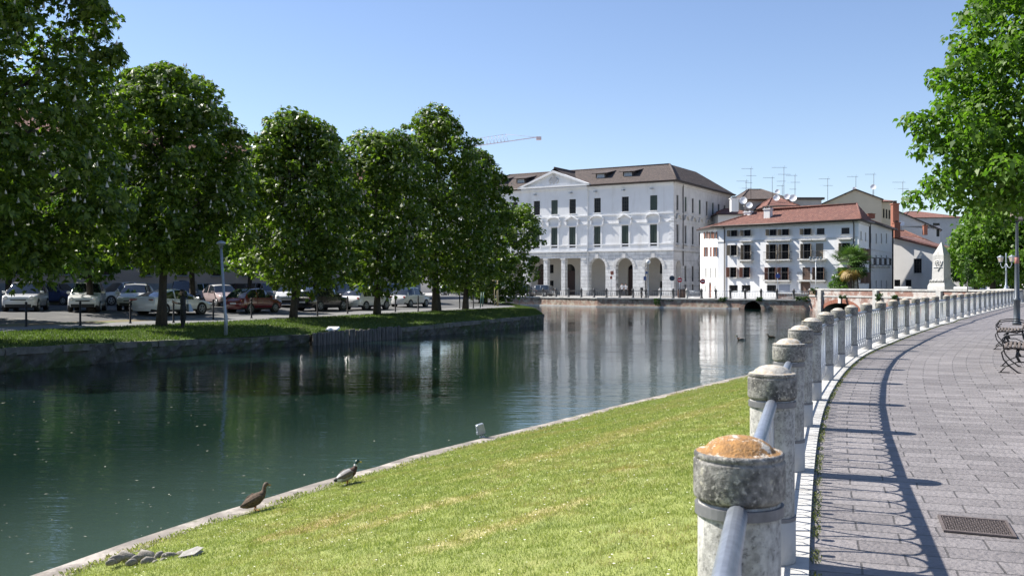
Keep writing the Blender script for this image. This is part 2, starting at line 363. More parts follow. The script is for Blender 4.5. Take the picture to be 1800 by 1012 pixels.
M['paving'] = brickmat('basalt_paving', (.170, .155, .153), (.238, .219, .215), (.080, .073, .070), .50, .25, .0065, coord='UV', bump=1., vary_scale=1.1, rough=.62)
M['paving_far'] = brickmat('street_paving', (.40, .39, .37), (.46, .45, .43), (.25, .24, .23), .6, .35, .012, bump=.2, vary_scale=.4)
M['asphalt'] = stain(pm('asphalt', (.095, .095, .095), .9, vary=.3, scale=5, bump=.02, bscale=60), (.16, .155, .145), .35, .5, .7)
M['strip'] = brickmat('white_kerb', (.54, .53, .50), (.46, .45, .42), (.22, .21, .19), 1.4, 3., .014, coord='UV', bump=.3, rough=.8)
Xo = np.array([.2, .9, 2, 4, 7, 12, 20, 40, 90])
Pv = np.stack([np.stack([off(RP, RN, d)[:, 0], off(RP, RN, d)[:, 1], np.zeros(len(RP))], 1) for d in Xo], 1)
UV = np.stack([np.stack([np.full(len(RP), d), RS], 1) for d in Xo], 1)
k = (RP[:, 1] < 79.5)
# wide offsets stay clean because the promenade bends gently to the right only by a few degrees
struct(grid('promenade_paving', Pv[k][:, :6], M['paving'], uv=UV[k][:, :6], flip=True))
ug = MB(); ug.poly([(-3, -60, -.02), (600, -60, -.02), (900, 86, -.02), (42.9, 86, -.02), (42.2, 79.5, -.02)] + [(p[0] + .1 * n[0], p[1] + .1 * n[1], -.02) for p, n in list(zip(RP, RN))[::-12] if p[1] > -1 and p[1] < 79])
struct(ug.build('ground', M['paving_far']))
# white stone strip the posts stand on (real 3 cm step)
prof = [(-.22, -.5), (-.22, .03), (.2, .03), (.2, -.1)]
Ps = np.stack([np.stack([off(RP, RN, d)[:, 0], off(RP, RN, d)[:, 1], np.full(len(RP), z)], 1) for d, z in prof], 1)
Us = np.stack([np.stack([RS, np.full(len(RP), d)], 1) for d, z in prof], 1)
struct(grid('kerb_strip', Ps, M['strip'], uv=Us, smooth=False, flip=True))
# river kerb line (photo pixels of its water side edge)
kp = [gp(x, y, 2.9) for x, y in ((47, 1012), (132, 982), (225, 950), (367, 904), (430, 886), (500, 864), (578, 841), (667, 818), (720, 801), (816, 777), (893, 759), (960, 743), (1075, 714), (1190, 687), (1310, 659))]
k0 = (kp[0] - kp[2]).normalized()
kpts = [tuple((kp[0] + k0 * d + Vector((-.25 * (d / 12) ** 2, 0, 0)))[:2]) for d in (14, 7, 3)] + [tuple(p[:2]) for p in kp]
kpts += [(12.6, 37.9), (20.0, 49.0), (28.6, 62.0), (38.2, 77.6), (40.6, 82.5)]
KP, KS = polyline(kpts, .5); KT, KN = normals2(KP)
kz = -1.30
kprof = [(0, -3.0), (0, kz - .02), (.02, kz), (.42, kz + .01), (.45, kz - .1)]
Pk = np.stack([np.stack([off(KP, KN, d)[:, 0], off(KP, KN, d)[:, 1], np.full(len(KP), z)], 1) for d, z in kprof], 1)
Pk[:, 1:4, 0] += (np.random.RandomState(3).rand(len(KP), 1) - .5) * .035
M['kerbstone'] = stain(stain(pm('river_kerb', (.28, .245, .205), .9, col2=(.17, .15, .13), scale=4, bump=.06, bscale=20), (.40, .36, .31), 1.6, .5, .60), (.10, .12, .05), 2.2, .58, .68)
struct(grid('river_kerb', Pk, M['kerbstone'], smooth=False, flip=True))
# lawn surface: lofted between kerb and railing
nS = 400
def resamp(P, n, y0, y1):
    L = np.concatenate([[0], np.cumsum(np.linalg.norm(np.diff(P, axis=0), axis=1))])
    kk = (P[:, 1] >= y0) & (P[:, 1] <= y1); s = np.linspace(L[kk][0], L[kk][-1], n)
    return np.stack([np.interp(s, L, P[:, q]) for q in range(2)], 1)
A0 = resamp(off(KP, KN, .36), nS, -30, 82); B0 = resamp(off(RP, RN, -.20), nS, -30, 79)
# pair the two lines by a common far/near parameter
ta = np.linspace(0, 1, nS)
js = np.linspace(0, 1, 40)
def lawn_z(t): return (kz + .0) + (-.07 - kz) * (0.16 * t + .84 * t ** 1.15) - .0
rs = np.random.RandomState(5)
PL = np.zeros((nS, len(js), 3))
for j, t in enumerate(js):
    PL[:, j, :2] = A0 * (1 - t) + B0 * t; PL[:, j, 2] = lawn_z(t)
bumpy = rs.rand(nS, len(js)); PL[:, 1:-1, 2] += (bumpy[:, 1:-1] - .5) * .035
struct(grid('lawn', PL, M['lawn'], flip=True))
LF = PL
def lawn_sample(n, near_bias=1.0, seed=1):
    r = np.random.RandomState(seed)
    i = r.rand(n) ** 1.0 * (nS - 1.01); j = r.rand(n) * (len(js) - 1.01)
    i0 = i.astype(int); j0 = j.astype(int); fi = (i - i0)[:, None]; fj = (j - j0)[:, None]
    P = (LF[i0, j0] * (1 - fi) * (1 - fj) + LF[i0 + 1, j0] * fi * (1 - fj) + LF[i0, j0 + 1] * (1 - fi) * fj + LF[i0 + 1, j0 + 1] * fi * fj)
    return P
def in_view(P, lo=3.0, hi=46):
    Y = P[:, 1]; ok = (Y > lo) & (Y < hi); x = 900 + P[:, 0] / np.maximum(Y, .1) * F; y = HZ - (P[:, 2] - CH) / np.maximum(Y, .1) * F
    return ok & (x > -60) & (x < 1500) & (y < 1080)
P = lawn_sample(3400000, seed=2); P = P[in_view(P)]
r = np.random.RandomState(9)
keep = r.rand(len(P)) < np.clip((9 / P[:, 1]) ** 1.05, 0, 1); P = P[keep][:620000]
n = len(P); h = .012 + .022 * r.rand(n); wd = (.0028 + .0028 * r.rand(n)) * np.clip(P[:, 1] / 9, .8, 3)
an = r.rand(n) * 6.283; la = r.rand(n) * 6.283; lean = h * (.3 + .7 * r.rand(n))
D = np.stack([np.cos(an) * wd, np.sin(an) * wd, 0 * wd], 1)
T = P + np.stack([np.cos(la) * lean, np.sin(la) * lean, h], 1)
V = np.stack([P - D, P + D, T], 1); V[:, :2, 2] -= .01
M['grass'] = leafmat('grass_blades', (.17, .22, .045), (.42, .44, .16), .35, .6, tcol=(1.2, 1.35, .8)); stain(M['grass'], (.46, .37, .17), .8, .47, .60, amt=.8); stain(M['grass'], (.09, .16, .03), 1.7, .52, .66, amt=.6); stain(M['grass'], (.40, .24, .11), .55, .60, .68, amt=.9)
def dry_patch(m, c, ang, rx, ry, col, amt):
    nt = m.node_tree; N = nt.nodes; Lk = nt.links; b = N['Principled BSDF']; src = b.inputs['Base Color'].links[0].from_socket
    tc = N.new('ShaderNodeTexCoord'); mp = N.new('ShaderNodeMapping'); mp.vector_type = 'TEXTURE'; mp.inputs['Location'].default_value = c; mp.inputs['Rotation'].default_value = (0, 0, ang); mp.inputs['Scale'].default_value = (rx, ry, 10)
    Lk.new(tc.outputs['Object'], mp.inputs[0]); ln = N.new('ShaderNodeVectorMath'); ln.operation = 'LENGTH'; Lk.new(mp.outputs[0], ln.inputs[0])
    nz = N.new('ShaderNodeTexNoise'); nz.inputs['Scale'].default_value = 2.2; nz.inputs['Detail'].default_value = 8; nz.inputs['Roughness'].default_value = .75; Lk.new(tc.outputs['Object'], nz.inputs['Vector'])
    ad = N.new('ShaderNodeMath'); ad.operation = 'MULTIPLY_ADD'; ad.inputs[1].default_value = 2.2; Lk.new(nz.outputs['Fac'], ad.inputs[0]); Lk.new(ln.outputs['Value'], ad.inputs[2])
    mr = N.new('ShaderNodeMapRange'); mr.inputs[1].default_value = 2.1; mr.inputs[2].default_value = 1.45; mr.inputs[3].default_value = 0; mr.inputs[4].default_value = amt; Lk.new(ad.outputs[0], mr.inputs[0])
    mx = N.new('ShaderNodeMix'); mx.data_type = 'RGBA'; mx.inputs[7].default_value = (*col, 1); Lk.new(src, mx.inputs[6]); Lk.new(mr.outputs[0], mx.inputs[0]); Lk.new(mx.outputs[2], b.inputs['Base Color'])
pa, pb2 = gp(480, 965, 2.75), gp(640, 925, 2.72); pc = (pa + pb2) / 2
for q_ in (M['grass'], M['lawn']):
    dry_patch(q_, (pc.x, pc.y, 0), math.atan2(pb2.y - pa.y, pb2.x - pa.x), 1.0, .34, (.36, .24, .11), .65)
    for px_, py_, rx_, ry_ in ((760, 880, 1.6, .35), (1010, 790, 2.2, .5), (900, 960, 1.2, .3), (1180, 760, 2.0, .6)):
        c_ = gp(px_, py_, 2.3); dry_patch(q_, (c_.x, c_.y, 0), R(35), rx_, ry_, (.44, .36, .17), .7)
go = tri_mesh('grass', V, 3, M['grass']); tag(go, 'short sunlit grass covering the bank beside the river kerb', 'grass', kind='stuff')
# daisies
P = lawn_sample(40000, seed=12); P = P[in_view(P, hi=30)][:1500]; n = len(P); q = .005 + .005 * r.rand(n)
c6 = np.array([(math.cos(a), math.sin(a)) for a in np.linspace(0, 6.283, 7)[:-1]])
V = P[:, None, :] + np.concatenate([c6[None] * q[:, None, None], np.full((n, 6, 1), .055)], 2)
tag(tri_mesh('daisies', V, 6, flat('daisy', (.75, .73, .6), .8)), 'tiny white daisies scattered over the lawn', 'flowers', kind='stuff')
# weeds growing along the inner edge of the white strip
def tufts(name, pts, n_each, h, mat, label, seed=1, spread=.05):
    r = np.random.RandomState(seed); pts = np.repeat(np.asarray(pts, float), n_each, 0); n = len(pts)
    B = pts + np.concatenate([(r.rand(n, 2) - .5) * 2 * spread, np.zeros((n, 1))], 1)
    hh = h * (.4 + .6 * r.rand(n)); an = r.rand(n) * 6.283; la = r.rand(n) * 6.283; wd = hh * .22
    D = np.stack([np.cos(an) * wd, np.sin(an) * wd, 0 * wd], 1); T = B + np.stack([np.cos(la) * hh * .7, np.sin(la) * hh * .7, hh], 1)
    Mid = (B + T) / 2 + np.stack([0 * hh, 0 * hh, hh * .15], 1)
    return tri_mesh(name, np.stack([B, Mid + D, T, Mid - D], 1), 4, mat)
e = off(RP, RN, .235); fine = resamp(e, 1500, 1, 45)
kk = np.array([math.sin(i * .37) + math.sin(i * .11 + 1) + rnd.random() * 1.5 > .1 for i in range(len(fine))])
pw = np.column_stack([fine[kk], np.zeros(kk.sum()) + .001])
tag(tufts('edge_weeds', pw, 9, .022, M['weed'], '', 3, .03), 'yellow-green moss and weeds in the joint beside the white kerb', 'weeds', kind='stuff')

# ------------------------------------------------------------------ the promenade railing
M['hoop'] = pm('hoop_steel', (.58, .60, .63), .3, vary=.15, scale=20, metal=.15)
M['collar'] = pm('collar_steel', (.20, .20, .21), .6, vary=.3, scale=15, metal=.3)
M['post_stone'] = stain(stain(pm('weathered_post', (.46, .45, .42), .9, col2=(.24, .235, .22), scale=38, bump=.03, bscale=110, detail=12), (.07, .07, .066), 62, .54, .61, amt=.65), (.62, .61, .57), 9, .50, .60, aniso=(1, 1, .35), amt=.6); stain(M['post_stone'], (.12, .12, .11), 5, .54, .66, aniso=(1, 1, .3), amt=.7)
M['post_base'] = stain(pm('post_base', (.50, .49, .47), .85, vary=.1, scale=4, bump=.01), (.36, .35, .33), 3, .5, .7)
M['cap_stone'] = stain(stain(pm('lichen_cap_side', (.30, .29, .27), .95, col2=(.11, .107, .10), scale=42, bump=.04, bscale=110, detail=12), (.035, .035, .033), 7, .46, .60, amt=.75), (.42, .40, .36), 55, .56, .64); stain(M['cap_stone'], (.46, .43, .34), 16, .59, .66, amt=.8)
M['cap_top'] = stain(stain(pm('lichen_cap_top', (.42, .22, .075), .95, col2=(.22, .12, .05), scale=40, bump=.05, bscale=120, detail=12), (.62, .57, .48), 19, .535, .575), (.14, .12, .09), 70, .56, .62, amt=.7)
M['cap_pale'] = stain(stain(pm('pale_cap_top', (.55, .52, .45), .95, col2=(.30, .28, .25), scale=45, bump=.03, bscale=80, detail=10), (.45, .30, .13), 12, .50, .60, amt=.7), (.20, .19, .17), 22, .56, .66, amt=.8)
rail_root = thing('promenade_railing', 'long curving railing of round weathered stone posts with steel hoops along the promenade edge', 'railing', (0, 0, 0))
# post positions: measured, then every 2.65 m
posts = [p for p in rail_pts[1:20]]
L = np.concatenate([[0], np.cumsum(np.linalg.norm(np.diff(RP, axis=0), axis=1))])
s0 = L[np.argmin(np.linalg.norm(RP - np.array(posts[-1]), axis=1))]
s = s0 + 2.62
while s < L[-1]: posts.append((float(np.interp(s, L, RP[:, 0])), float(np.interp(s, L, RP[:, 1])))); s += 2.62
pb = MB(); pb.lathe((0, 0, 0), [(.128, .03), (.130, .04), (.130, .265), (.122, .272)], 28, 1)
pb.lathe((0, 0, 0), [(.118, .272), (.121, .278), (.123, .30), (.124, .93), (.120, .945)], 28, 0)
cb = MB(); cb.lathe((0, 0, 0), [(.120, .942), (.134, .955), (.137, .965), (.137, 1.062), (.1365, 1.066), (.131, 1.069), (.131, 1.074), (.1355, 1.078), (.134, 1.088), (.128, 1.092), (.108, 1.094), (.104, 1.098), (.092, 1.112), (.070, 1.126), (.040, 1.135), (.004, 1.139)], 32, 0,
        mats=[0] * 9 + [1] * 6, cap=True)
db = MB(); db.lathe((0, 0, 0), [(.124, .903), (.1325, .904), (.1325, .935), (.124, .936)], 40, 0, cap=False, smooth=False)
eb = MB(); eb.lathe((0, 0, 0), [(.121, .268), (.131, .269), (.131, .290), (.122, .291)], 40, 0, cap=False, smooth=False)
for i, (x, y) in enumerate(posts):
    if i == 0:
        p0 = pb.build('post', [M['post_stone'], M['post_base']], rail_root, (x, y, 0)); c0 = cb.build('cap', [M['cap_stone'], M['cap_top']], p0); cap2 = c0.data.copy(); cap2.materials[1] = M['cap_pale']
        d0 = db.build('collar', M['collar'], p0); e0 = eb.build('collar', M['collar'], p0); proto_post = p0
    else:
        p = copy_tree(proto_post, rail_root)
        for c in kids(p):
            if c.name.startswith('cap') and i != 1: c.data = cap2
        p.location = (x, y, 0); p.rotation_euler = (0, 0, rnd.random() * 6.28)
def panel(ax, ay, bx_, by, hoops, hi):
    A = Vector((ax, ay, 0)); B = Vector((bx_, by, 0)); d = (B - A).normalized(); A = A + d * .125; B = B - d * .125; Ln = (B - A).length
    mb = MB(); st = Ln / hoops; zt = .90; zb = .13; wv = .0135; ns = 6 if hi else 4
    for k_ in range(hoops):
        c = (k_ + .5) * st; hw = st * .49
        pts = []
        for t in (0, .25, .5, .75): pts.append((c - hw * (.30 + .70 * min(1, t * 1.5)), zb + (zt - .16 - zb) * t))
        for a in range(0, 7): w_ = math.pi - math.pi * a / 6; pts.append((c + hw * math.cos(w_), zt - .16 + .15 * math.sin(w_)))
        for t in (.75, .5, .25, 0): pts.append((c + hw * (.30 + .70 * min(1, t * 1.5)), zb + (zt - .16 - zb) * t))
        mb.tube([A + d * q + Vector((0, 0, z)) for q, z in pts], wv, ns, 0)
        # low arch between the feet and a short spear with a collar
        pts = [(c + hw * .9 * math.cos(math.pi - math.pi * a / 6), .13 + .13 * math.sin(math.pi * a / 6)) for a in range(7)]
        mb.tube([A + d * q + Vector((0, 0, z)) for q, z in pts], .005, ns, 0)
        if hi: mb.tube([A + d * c + Vector((0, 0, .30)), A + d * c + Vector((0, 0, .33))], .030, 8, 0)
    mb.tube([A - d * .02 + Vector((0, 0, .12)), B + d * .02 + Vector((0, 0, .12))], .012, ns, 0)
    pn = mb.build('hoop_panel', M['hoop'], rail_root)
    tp = MB(); tp.tube([A - d * .03 + Vector((0, 0, .925)), B + d * .03 + Vector((0, 0, .925))], .031, 14 if hi else 8, 0)
    tp.build('top_rail', M['galv'], rail_root)
for i in range(len(posts) - 1): panel(*posts[i], *posts[i + 1], 7, i < 12)

# drain grate
gq = [gp(x, y, 1.6) for x, y in ((1648, 907), (1770, 917.5), (1788, 947), (1659, 935))]
def bil(u, v, z=0): p = (gq[0] * (1 - u) + gq[1] * u) * (1 - v) + (gq[3] * (1 - u) + gq[2] * u) * v; return Vector((p.x, p.y, z))
g = MB()
def cell(u0, u1, v0, v1, z0, z1, m=0):
    t = [bil(u0, v0, z1), bil(u0, v1, z1), bil(u1, v1, z1), bil(u1, v0, z1)]; b_ = [Vector((p.x, p.y, z0)) for p in t]
    g.add(t + b_, [(0, 1, 2, 3), (4, 5, 1, 0), (5, 6, 2, 1), (6, 7, 3, 2), (7, 4, 0, 3)], m)
cell(0, 1, 0, 1, .001, .006, 1)
cell(0, 1, 0, .06, .006, .016); cell(0, 1, .94, 1, .006, .016); cell(0, .04, .06, .94, .006, .016); cell(.96, 1, .06, .94, .006, .016)
for i in range(22):
    for j in range(9):
        u = .05 + i * .0413; v = .08 + j * .095
        if (i + j) % 2: cell(u, u + .034, v + .02, v + .06, .006, .014)
        else: cell(u + .008, u + .024, v, v + .088, .006, .014)
M['cast'] = pm('cast_iron', (.16, .13, .12), .7, vary=.3, scale=30, metal=.3)
tag(g.build('drain_cover', [M['cast'], M['dark_in']]), 'rectangular cast iron drain cover set in the stone paving', 'drain cover')

# stones laid across the lawn edge
S7 = Matrix.Diagonal((.62, .62, .8, 1))
ORD = ['second from the left, upper side', 'third from the left, upper side', 'fourth from the left, upper side', 'third from the left, lower side', 'large fifth from the left', 'fifth from the left, lower side', 'large sixth from the left', 'sixth from the left, lower side', 'seventh from the left, upper side', 'seventh from the left, lower side', 'last on the right, upper side', 'first on the left', 'small lowest in the middle', 'small one just left of the last']
for k_, (x, y, s_) in enumerate([(205, 984, .13), (222, 978, .16), (240, 983, .12), (232, 990, .10), (256, 977, .17), (262, 988, .13), (281, 978, .15), (288, 988, .12), (299, 979, .14), (314, 986, .11), (318, 977, .12), (196, 990, .1), (274, 991, .1), (306, 990, .1)]):
    s_ *= .62; c = gp(x, y, 2.80); mb = MB(); prof_ = []
    mb.tube([(-s_, 0, 0), (-s_ * .85, 0, .01), (-s_ * .4, 0, .02), (s_ * .3, 0, .02), (s_ * .8, .02, .01), (s_, 0, 0)], [s_ * .12, s_ * rnd.uniform(.3, .45), s_ * rnd.uniform(.5, .65), s_ * rnd.uniform(.42, .6), s_ * rnd.uniform(.3, .42), s_ * .1], 9, ell=[rnd.uniform(.5, .7)] * 6, up=(0, 1, 0))
    o = mb.build('stone', M['stone_lawn'] if 'stone_lawn' in M else M.setdefault('stone_lawn', pm('river_stone', (.36, .33, .28), .9, col2=(.15, .135, .115), scale=14, bump=.05)), None, (c.x, c.y, c.z - s_ * .1), (0, rnd.uniform(-.2, .2), rnd.uniform(-.5, 1.5)))
    tag(o, 'rounded river stone, %s in the stone row' % ORD[k_], 'stone', 'stones laid in a row on the lawn')
wc = gp(336, 978, 2.74); mb = MB(S7); mb.poly([(-.2, -.06, 0), (.05, -.1, .01), (.2, .02, .05), (.1, .12, .06), (-.12, .08, .03)]); mb.poly([(-.2, -.06, -.03), (.05, -.1, -.03), (.2, .02, 0), (.1, .12, .0), (-.12, .08, -.02)][::-1])
for a in range(5):
    t1 = mb.v[a]; t2 = mb.v[(a + 1) % 5]; b1 = [(-.2, -.06, -.03), (.05, -.1, -.03), (.2, .02, 0), (.1, .12, .0), (-.12, .08, -.02)]
    mb.quad(t1, b1[a], b1[(a + 1) % 5], t2)
tag(mb.build('pale_stone', pm('pale_stone', (.38, .36, .32), .85, vary=.3, scale=12, bump=.04), None, wc + Vector((0, 0, .03)), (0, R(-6), .3)), 'flat pale stone at the right end of the row of stones', 'stone')

# loose bits floating on the river, fallen crumbs on the paving, ragged turf over the kerb edge
rf = np.random.RandomState(21); pf = []
while len(pf) < 150:
    x, y = rf.uniform(-100, 1100), rf.uniform(640, 1010); p = gp(x, y, 2.995)
    i_ = np.argmin(np.hypot(KP[:, 0] - p.x, KP[:, 1] - p.y)); 
    if (p.x - KP[i_, 0]) * KN[i_, 0] + (p.y - KP[i_, 1]) * KN[i_, 1] < -.15 and math.sin(p.x * .5) * math.sin(p.y * .3 + 1) > -.3: pf.append((p.x, p.y, WZ + .006))
pf = np.array(pf); n = len(pf); q = (.008 + .014 * rf.rand(n) ** 2) * np.clip(pf[:, 1] / 14, .7, 2); a0_ = rf.rand(n) * 6.28
V = np.stack([pf + np.stack([np.cos(a0_ + k_ * 1.57) * q * (1.6 if k_ % 2 else .6), np.sin(a0_ + k_ * 1.57) * q * (1.6 if k_ % 2 else .6), 0 * q], 1) for k_ in range(4)], 1)
tag(tri_mesh('floating_bits', V, 4, leafmat('floating_leaf', (.30, .30, .22), (.5, .48, .42), .1, .8)), 'pale petals and bits of leaf floating on the river surface', 'petals', kind='stuff')
ke = resamp(off(KP, KN, .36), 2200, 2, 45)
ke = ke + (rf.rand(len(ke), 2) - .5) * .10
kk = np.array([math.sin(i * .09) + math.sin(i * .031 + 2) + rf.rand() * 2 > .2 for i in range(len(ke))])
tag(tufts('edge_grass', np.column_stack([ke[kk], np.full(kk.sum(), kz - .005)]), 7, .05, M['grass'], '', 6, .07), 'longer grass tufts spilling over the river kerb', 'grass', kind='stuff')

# ------------------------------------------------------------------ far bank: ground, quay wall
GZ = -.25
Q = [gp(x, y, 3.0) for x, y in ((700, 534.2), (760, 534.6), (830, 535.5), (950, 536.6), (1050, 539), (1197, 541), (1300, 542.7), (1423, 544.5))]
QL = [(-150, 175)] + [(p.x, p.y) for p in Q]
BR0 = Vector((QL[-1][0], QL[-1][1], 0)); BR1 = Vector((42.6, 85.4, 0))
fg = MB(); fg.poly([(-1500, 175, GZ)] + [(x, y, GZ) for x, y in QL] + [(BR1.x, BR1.y, GZ), (1500, 86, GZ), (1500, 1800, GZ), (-1500, 1800, GZ)])
struct(fg.build('far_ground', M['paving_far']))
def wall_strip(mb, pts, z0, z1, th, m=0, inset=0):
    """a standing wall that follows a plan polyline; its face is on the right-hand side of travel"""
    pts = [Vector((p[0], p[1], 0)) for p in pts]; nn = []
    for i in range(len(pts)):
        t = (pts[min(i + 1, len(pts) - 1)] - pts[max(i - 1, 0)]).normalized(); nn.append(Vector((t.y, -t.x, 0)))
    o = [p + n * (-inset) for p, n in zip(pts, nn)]; q = [p - n * (th + inset) for p, n in zip(pts, nn)]
    for i in range(len(pts) - 1):
        a, b, c, d = o[i], o[i + 1], q[i + 1], q[i]; Z0 = Vector((0, 0, z0)); Z1 = Vector((0, 0, z1))
        mb.quad(a + Z0, b + Z0, b + Z1, a + Z1, m); mb.quad(a + Z1, b + Z1, c + Z1, d + Z1, m); mb.quad(d + Z1, c + Z1, c + Z0, d + Z0, m)
    for e in (0, -1): mb.quad(o[e] + Z0, o[e] + Z1, q[e] + Z1, q[e] + Z0, m)
# world-aligned brick would slant on the quay, so each straight run is built in its own frame
def local_frame(A, B, z=0):
    d = (Vector((B[0], B[1], 0)) - Vector((A[0], A[1], 0))); return math.atan2(d.y, d.x), d.length
quay = thing('quay_wall', 'low weathered brick quay wall with stone coping along the far bank', 'wall', (QL[0][0], QL[0][1], 0))
for i in range(len(QL) - 1):
    A, B = QL[i], QL[i + 1]; rz, Ln = local_frame(A, B)
    mb = MB(); x1 = Ln
    ops = []
    if i == len(QL) - 2:                      # the small culvert arch, pixels 1310..1337
        d = (Vector(B) - Vector(A)).normalized()
        def tq(px): r_ = (px - 900) / F; return (r_ * A[1] - A[0]) / (d.x - r_ * d.y)
        a0, a1 = max(.02, tq(1308)), tq(1338); ops = [(a0, a1)]
    if ops:
        a0, a1 = ops[0]; c = (a0 + a1) / 2; r_ = (a1 - a0) / 2
        mb.bx(0, a0, 0, .5, -3, GZ - .12, 0); mb.bx(a1, Ln, 0, .5, -3, GZ - .12, 0)
        top = GZ - .12; h_ = .93
        prev = None
        for k_ in range(13):
            w_ = math.pi * k_ / 12; p = (c - r_ * math.cos(w_), WZ + h_ * math.sin(w_))
            if prev: 
                for y in (0, .5): mb.poly([(prev[0], y, prev[1]), (p[0], y, p[1]), (p[0], y, top), (prev[0], y, top)][:: 1 if y == 0 else -1], 0)
                mb.quad((prev[0], 0, prev[1]), (prev[0], 3, prev[1]), (p[0], 3, p[1]), (p[0], 0, p[1]), 1)
            prev = p
        mb.quad((a0, 2.9, -3), (a1, 2.9, -3), (a1, 2.9, top), (a0, 2.9, top), 1)
    else: mb.bx(0, Ln, 0, .5, -3, GZ - .12, 0)
    o = mb.build('wall', [M['brick'], M['dark_in']], quay, (A[0] - QL[0][0], A[1] - QL[0][1], 0), (0, 0, rz))
    mb = MB(); mb.bx(-.02, Ln + .02, -.10, .6, GZ - .12, GZ + .05, 0); mb.build('coping', M['coping'], o)
    mb = MB(); mb.bx(0, Ln, -.22, 0, -3, WZ + .13, 0)
    if not ops: mb.build('footing', M['coping'], o)
# quay railing with posts at measured pixels
QT = np.array([(x, y) for x, y in QL])
def on_quay(px, inset=.35):
    r_ = (px - 900) / F
    for i in range(len(QL) - 1):
        a, b = Vector(QL[i]), Vector(QL[i + 1]); d = b - a; L_ = d.length; d.normalize()
        t = (r_ * a.y - a.x) / (d.x - r_ * d.y)
        if -.01 <= t <= L_ + .01: p = a + d * t; n = Vector((-d.y, d.x)); return p + n * inset
    return None
qpx = [762, 785, 808, 831, 857, 881, 905, 929, 951.5, 974, 996, 1018.5, 1041, 1064, 1087, 1110.5, 1133, 1158, 1181.5, 1205, 1230.5, 1256, 1281.5, 1308, 1336, 1364, 1393.5, 1421]
qr = thing('quay_railing', 'low iron railing with stout round-topped posts along the far quay', 'railing', (0, 0, GZ))
M['quay_post'] = pm('quay_post', (.12, .12, .12), .7, vary=.3, scale=5)
pm_ = MB(); pm_.lathe((0, 0, 0), [(.17, .05), (.17, .12), (.13, .15), (.13, .95), (.17, .97), (.17, 1.05), (.11, 1.09), (.12, 1.15), (.09, 1.22), (.005, 1.26)], 12)
pm0 = pm_.build('post', M['quay_post'], qr); pl = pm0.copy(); pl.data = pm0.data.copy(); pl.data.materials[0] = M['coping']; C.objects.link(pl); pl.parent = qr
pq = [on_quay(x) for x in qpx]
for i, (x, p) in enumerate(zip(qpx, pq)):
    if i == 0: o = pm0
    elif x == 1158: o = pl
    else: o = (pl if x in (1205,) else pm0).copy(); C.objects.link(o); o.parent = qr
    o.location = (p.x, p.y, 0)
for i in range(len(pq) - 1):
    a = Vector((pq[i].x, pq[i].y, 0)); b = Vector((pq[i + 1].x, pq[i + 1].y, 0)); d = b - a; mb = MB()
    for z in (.18, .92): mb.tube([a + Vector((0, 0, z)), b + Vector((0, 0, z))], .028, 5)
    n = 12
    for k_ in range(1, n):
        p = a + d * (k_ / n); q = d / n * (.5 if k_ % 2 else -.5)
        mb.tube([p + Vector((0, 0, .18)), p + q * .6 + Vector((0, 0, .55)), p + Vector((0, 0, .92))], .014, 4)
    mb.build('rail_panel', M['iron'] if qpx[i] < 1200 else M['galv_light'], qr)

# ------------------------------------------------------------------ facade toolkit (local frame: x along, y into the building)
def facade(mb, A, B, z0, z1, ops, m=0, depth=.3, mr=None):
    A = Vector((A[0], A[1], 0)); B = Vector((B[0], B[1], 0)); d = (B - A); Ln = d.length; d.normalize(); n = Vector((d.y, -d.x, 0)); mr = m if mr is None else mr
    P = lambda t, z, dp=0: A + d * t - n * dp + Vector((0, 0, z))
    ts = sorted({0, Ln} | {round(o[0], 4) for o in ops} | {round(o[1], 4) for o in ops}); zs = sorted({z0, z1} | {round(o[2], 4) for o in ops} | {round(o[3], 4) for o in ops})
    ts = [t for t in ts if 0 <= t <= Ln]; zs = [z for z in zs if z0 <= z <= z1]
    for i in range(len(ts) - 1):
        tc = (ts[i] + ts[i + 1]) / 2
        for j in range(len(zs) - 1):
            zc = (zs[j] + zs[j + 1]) / 2
            if any(o[0] < tc < o[1] and o[2] < zc < o[3] for o in ops): continue
            mb.quad(P(ts[i], zs[j]), P(ts[i + 1], zs[j]), P(ts[i + 1], zs[j + 1]), P(ts[i], zs[j + 1]), m)
    for o in ops:
        a, b, c, e = o[:4]; arch = len(o) > 4 and o[4] == 'arch'; dp = o[5] if len(o) > 5 else depth
        if arch:
            r_ = (b - a) / 2; cx = (a + b) / 2; sp = e - r_; prev = (a, sp)
            for k_ in range(1, 17):
                w_ = math.pi * (1 - k_ / 16); p = (cx + r_ * math.cos(w_), sp + r_ * math.sin(w_))
                mb.quad(P(prev[0], prev[1]), P(p[0], p[1]), P(p[0], e), P(prev[0], e), m)
                mb.quad(P(prev[0], prev[1], dp), P(p[0], p[1], dp), P(p[0], p[1]), P(prev[0], prev[1]), mr); prev = p
            top = sp
        else: top = e; mb.quad(P(a, e, dp), P(b, e, dp), P(b, e), P(a, e), mr)
        mb.quad(P(a, c, dp), P(a, top, dp), P(a, top), P(a, c), mr); mb.quad(P(b, c), P(b, top), P(b, top, dp), P(b, c, dp), mr)
        if c > z0 + .01: mb.quad(P(a, c), P(b, c), P(b, c, dp), P(a, c, dp), mr)
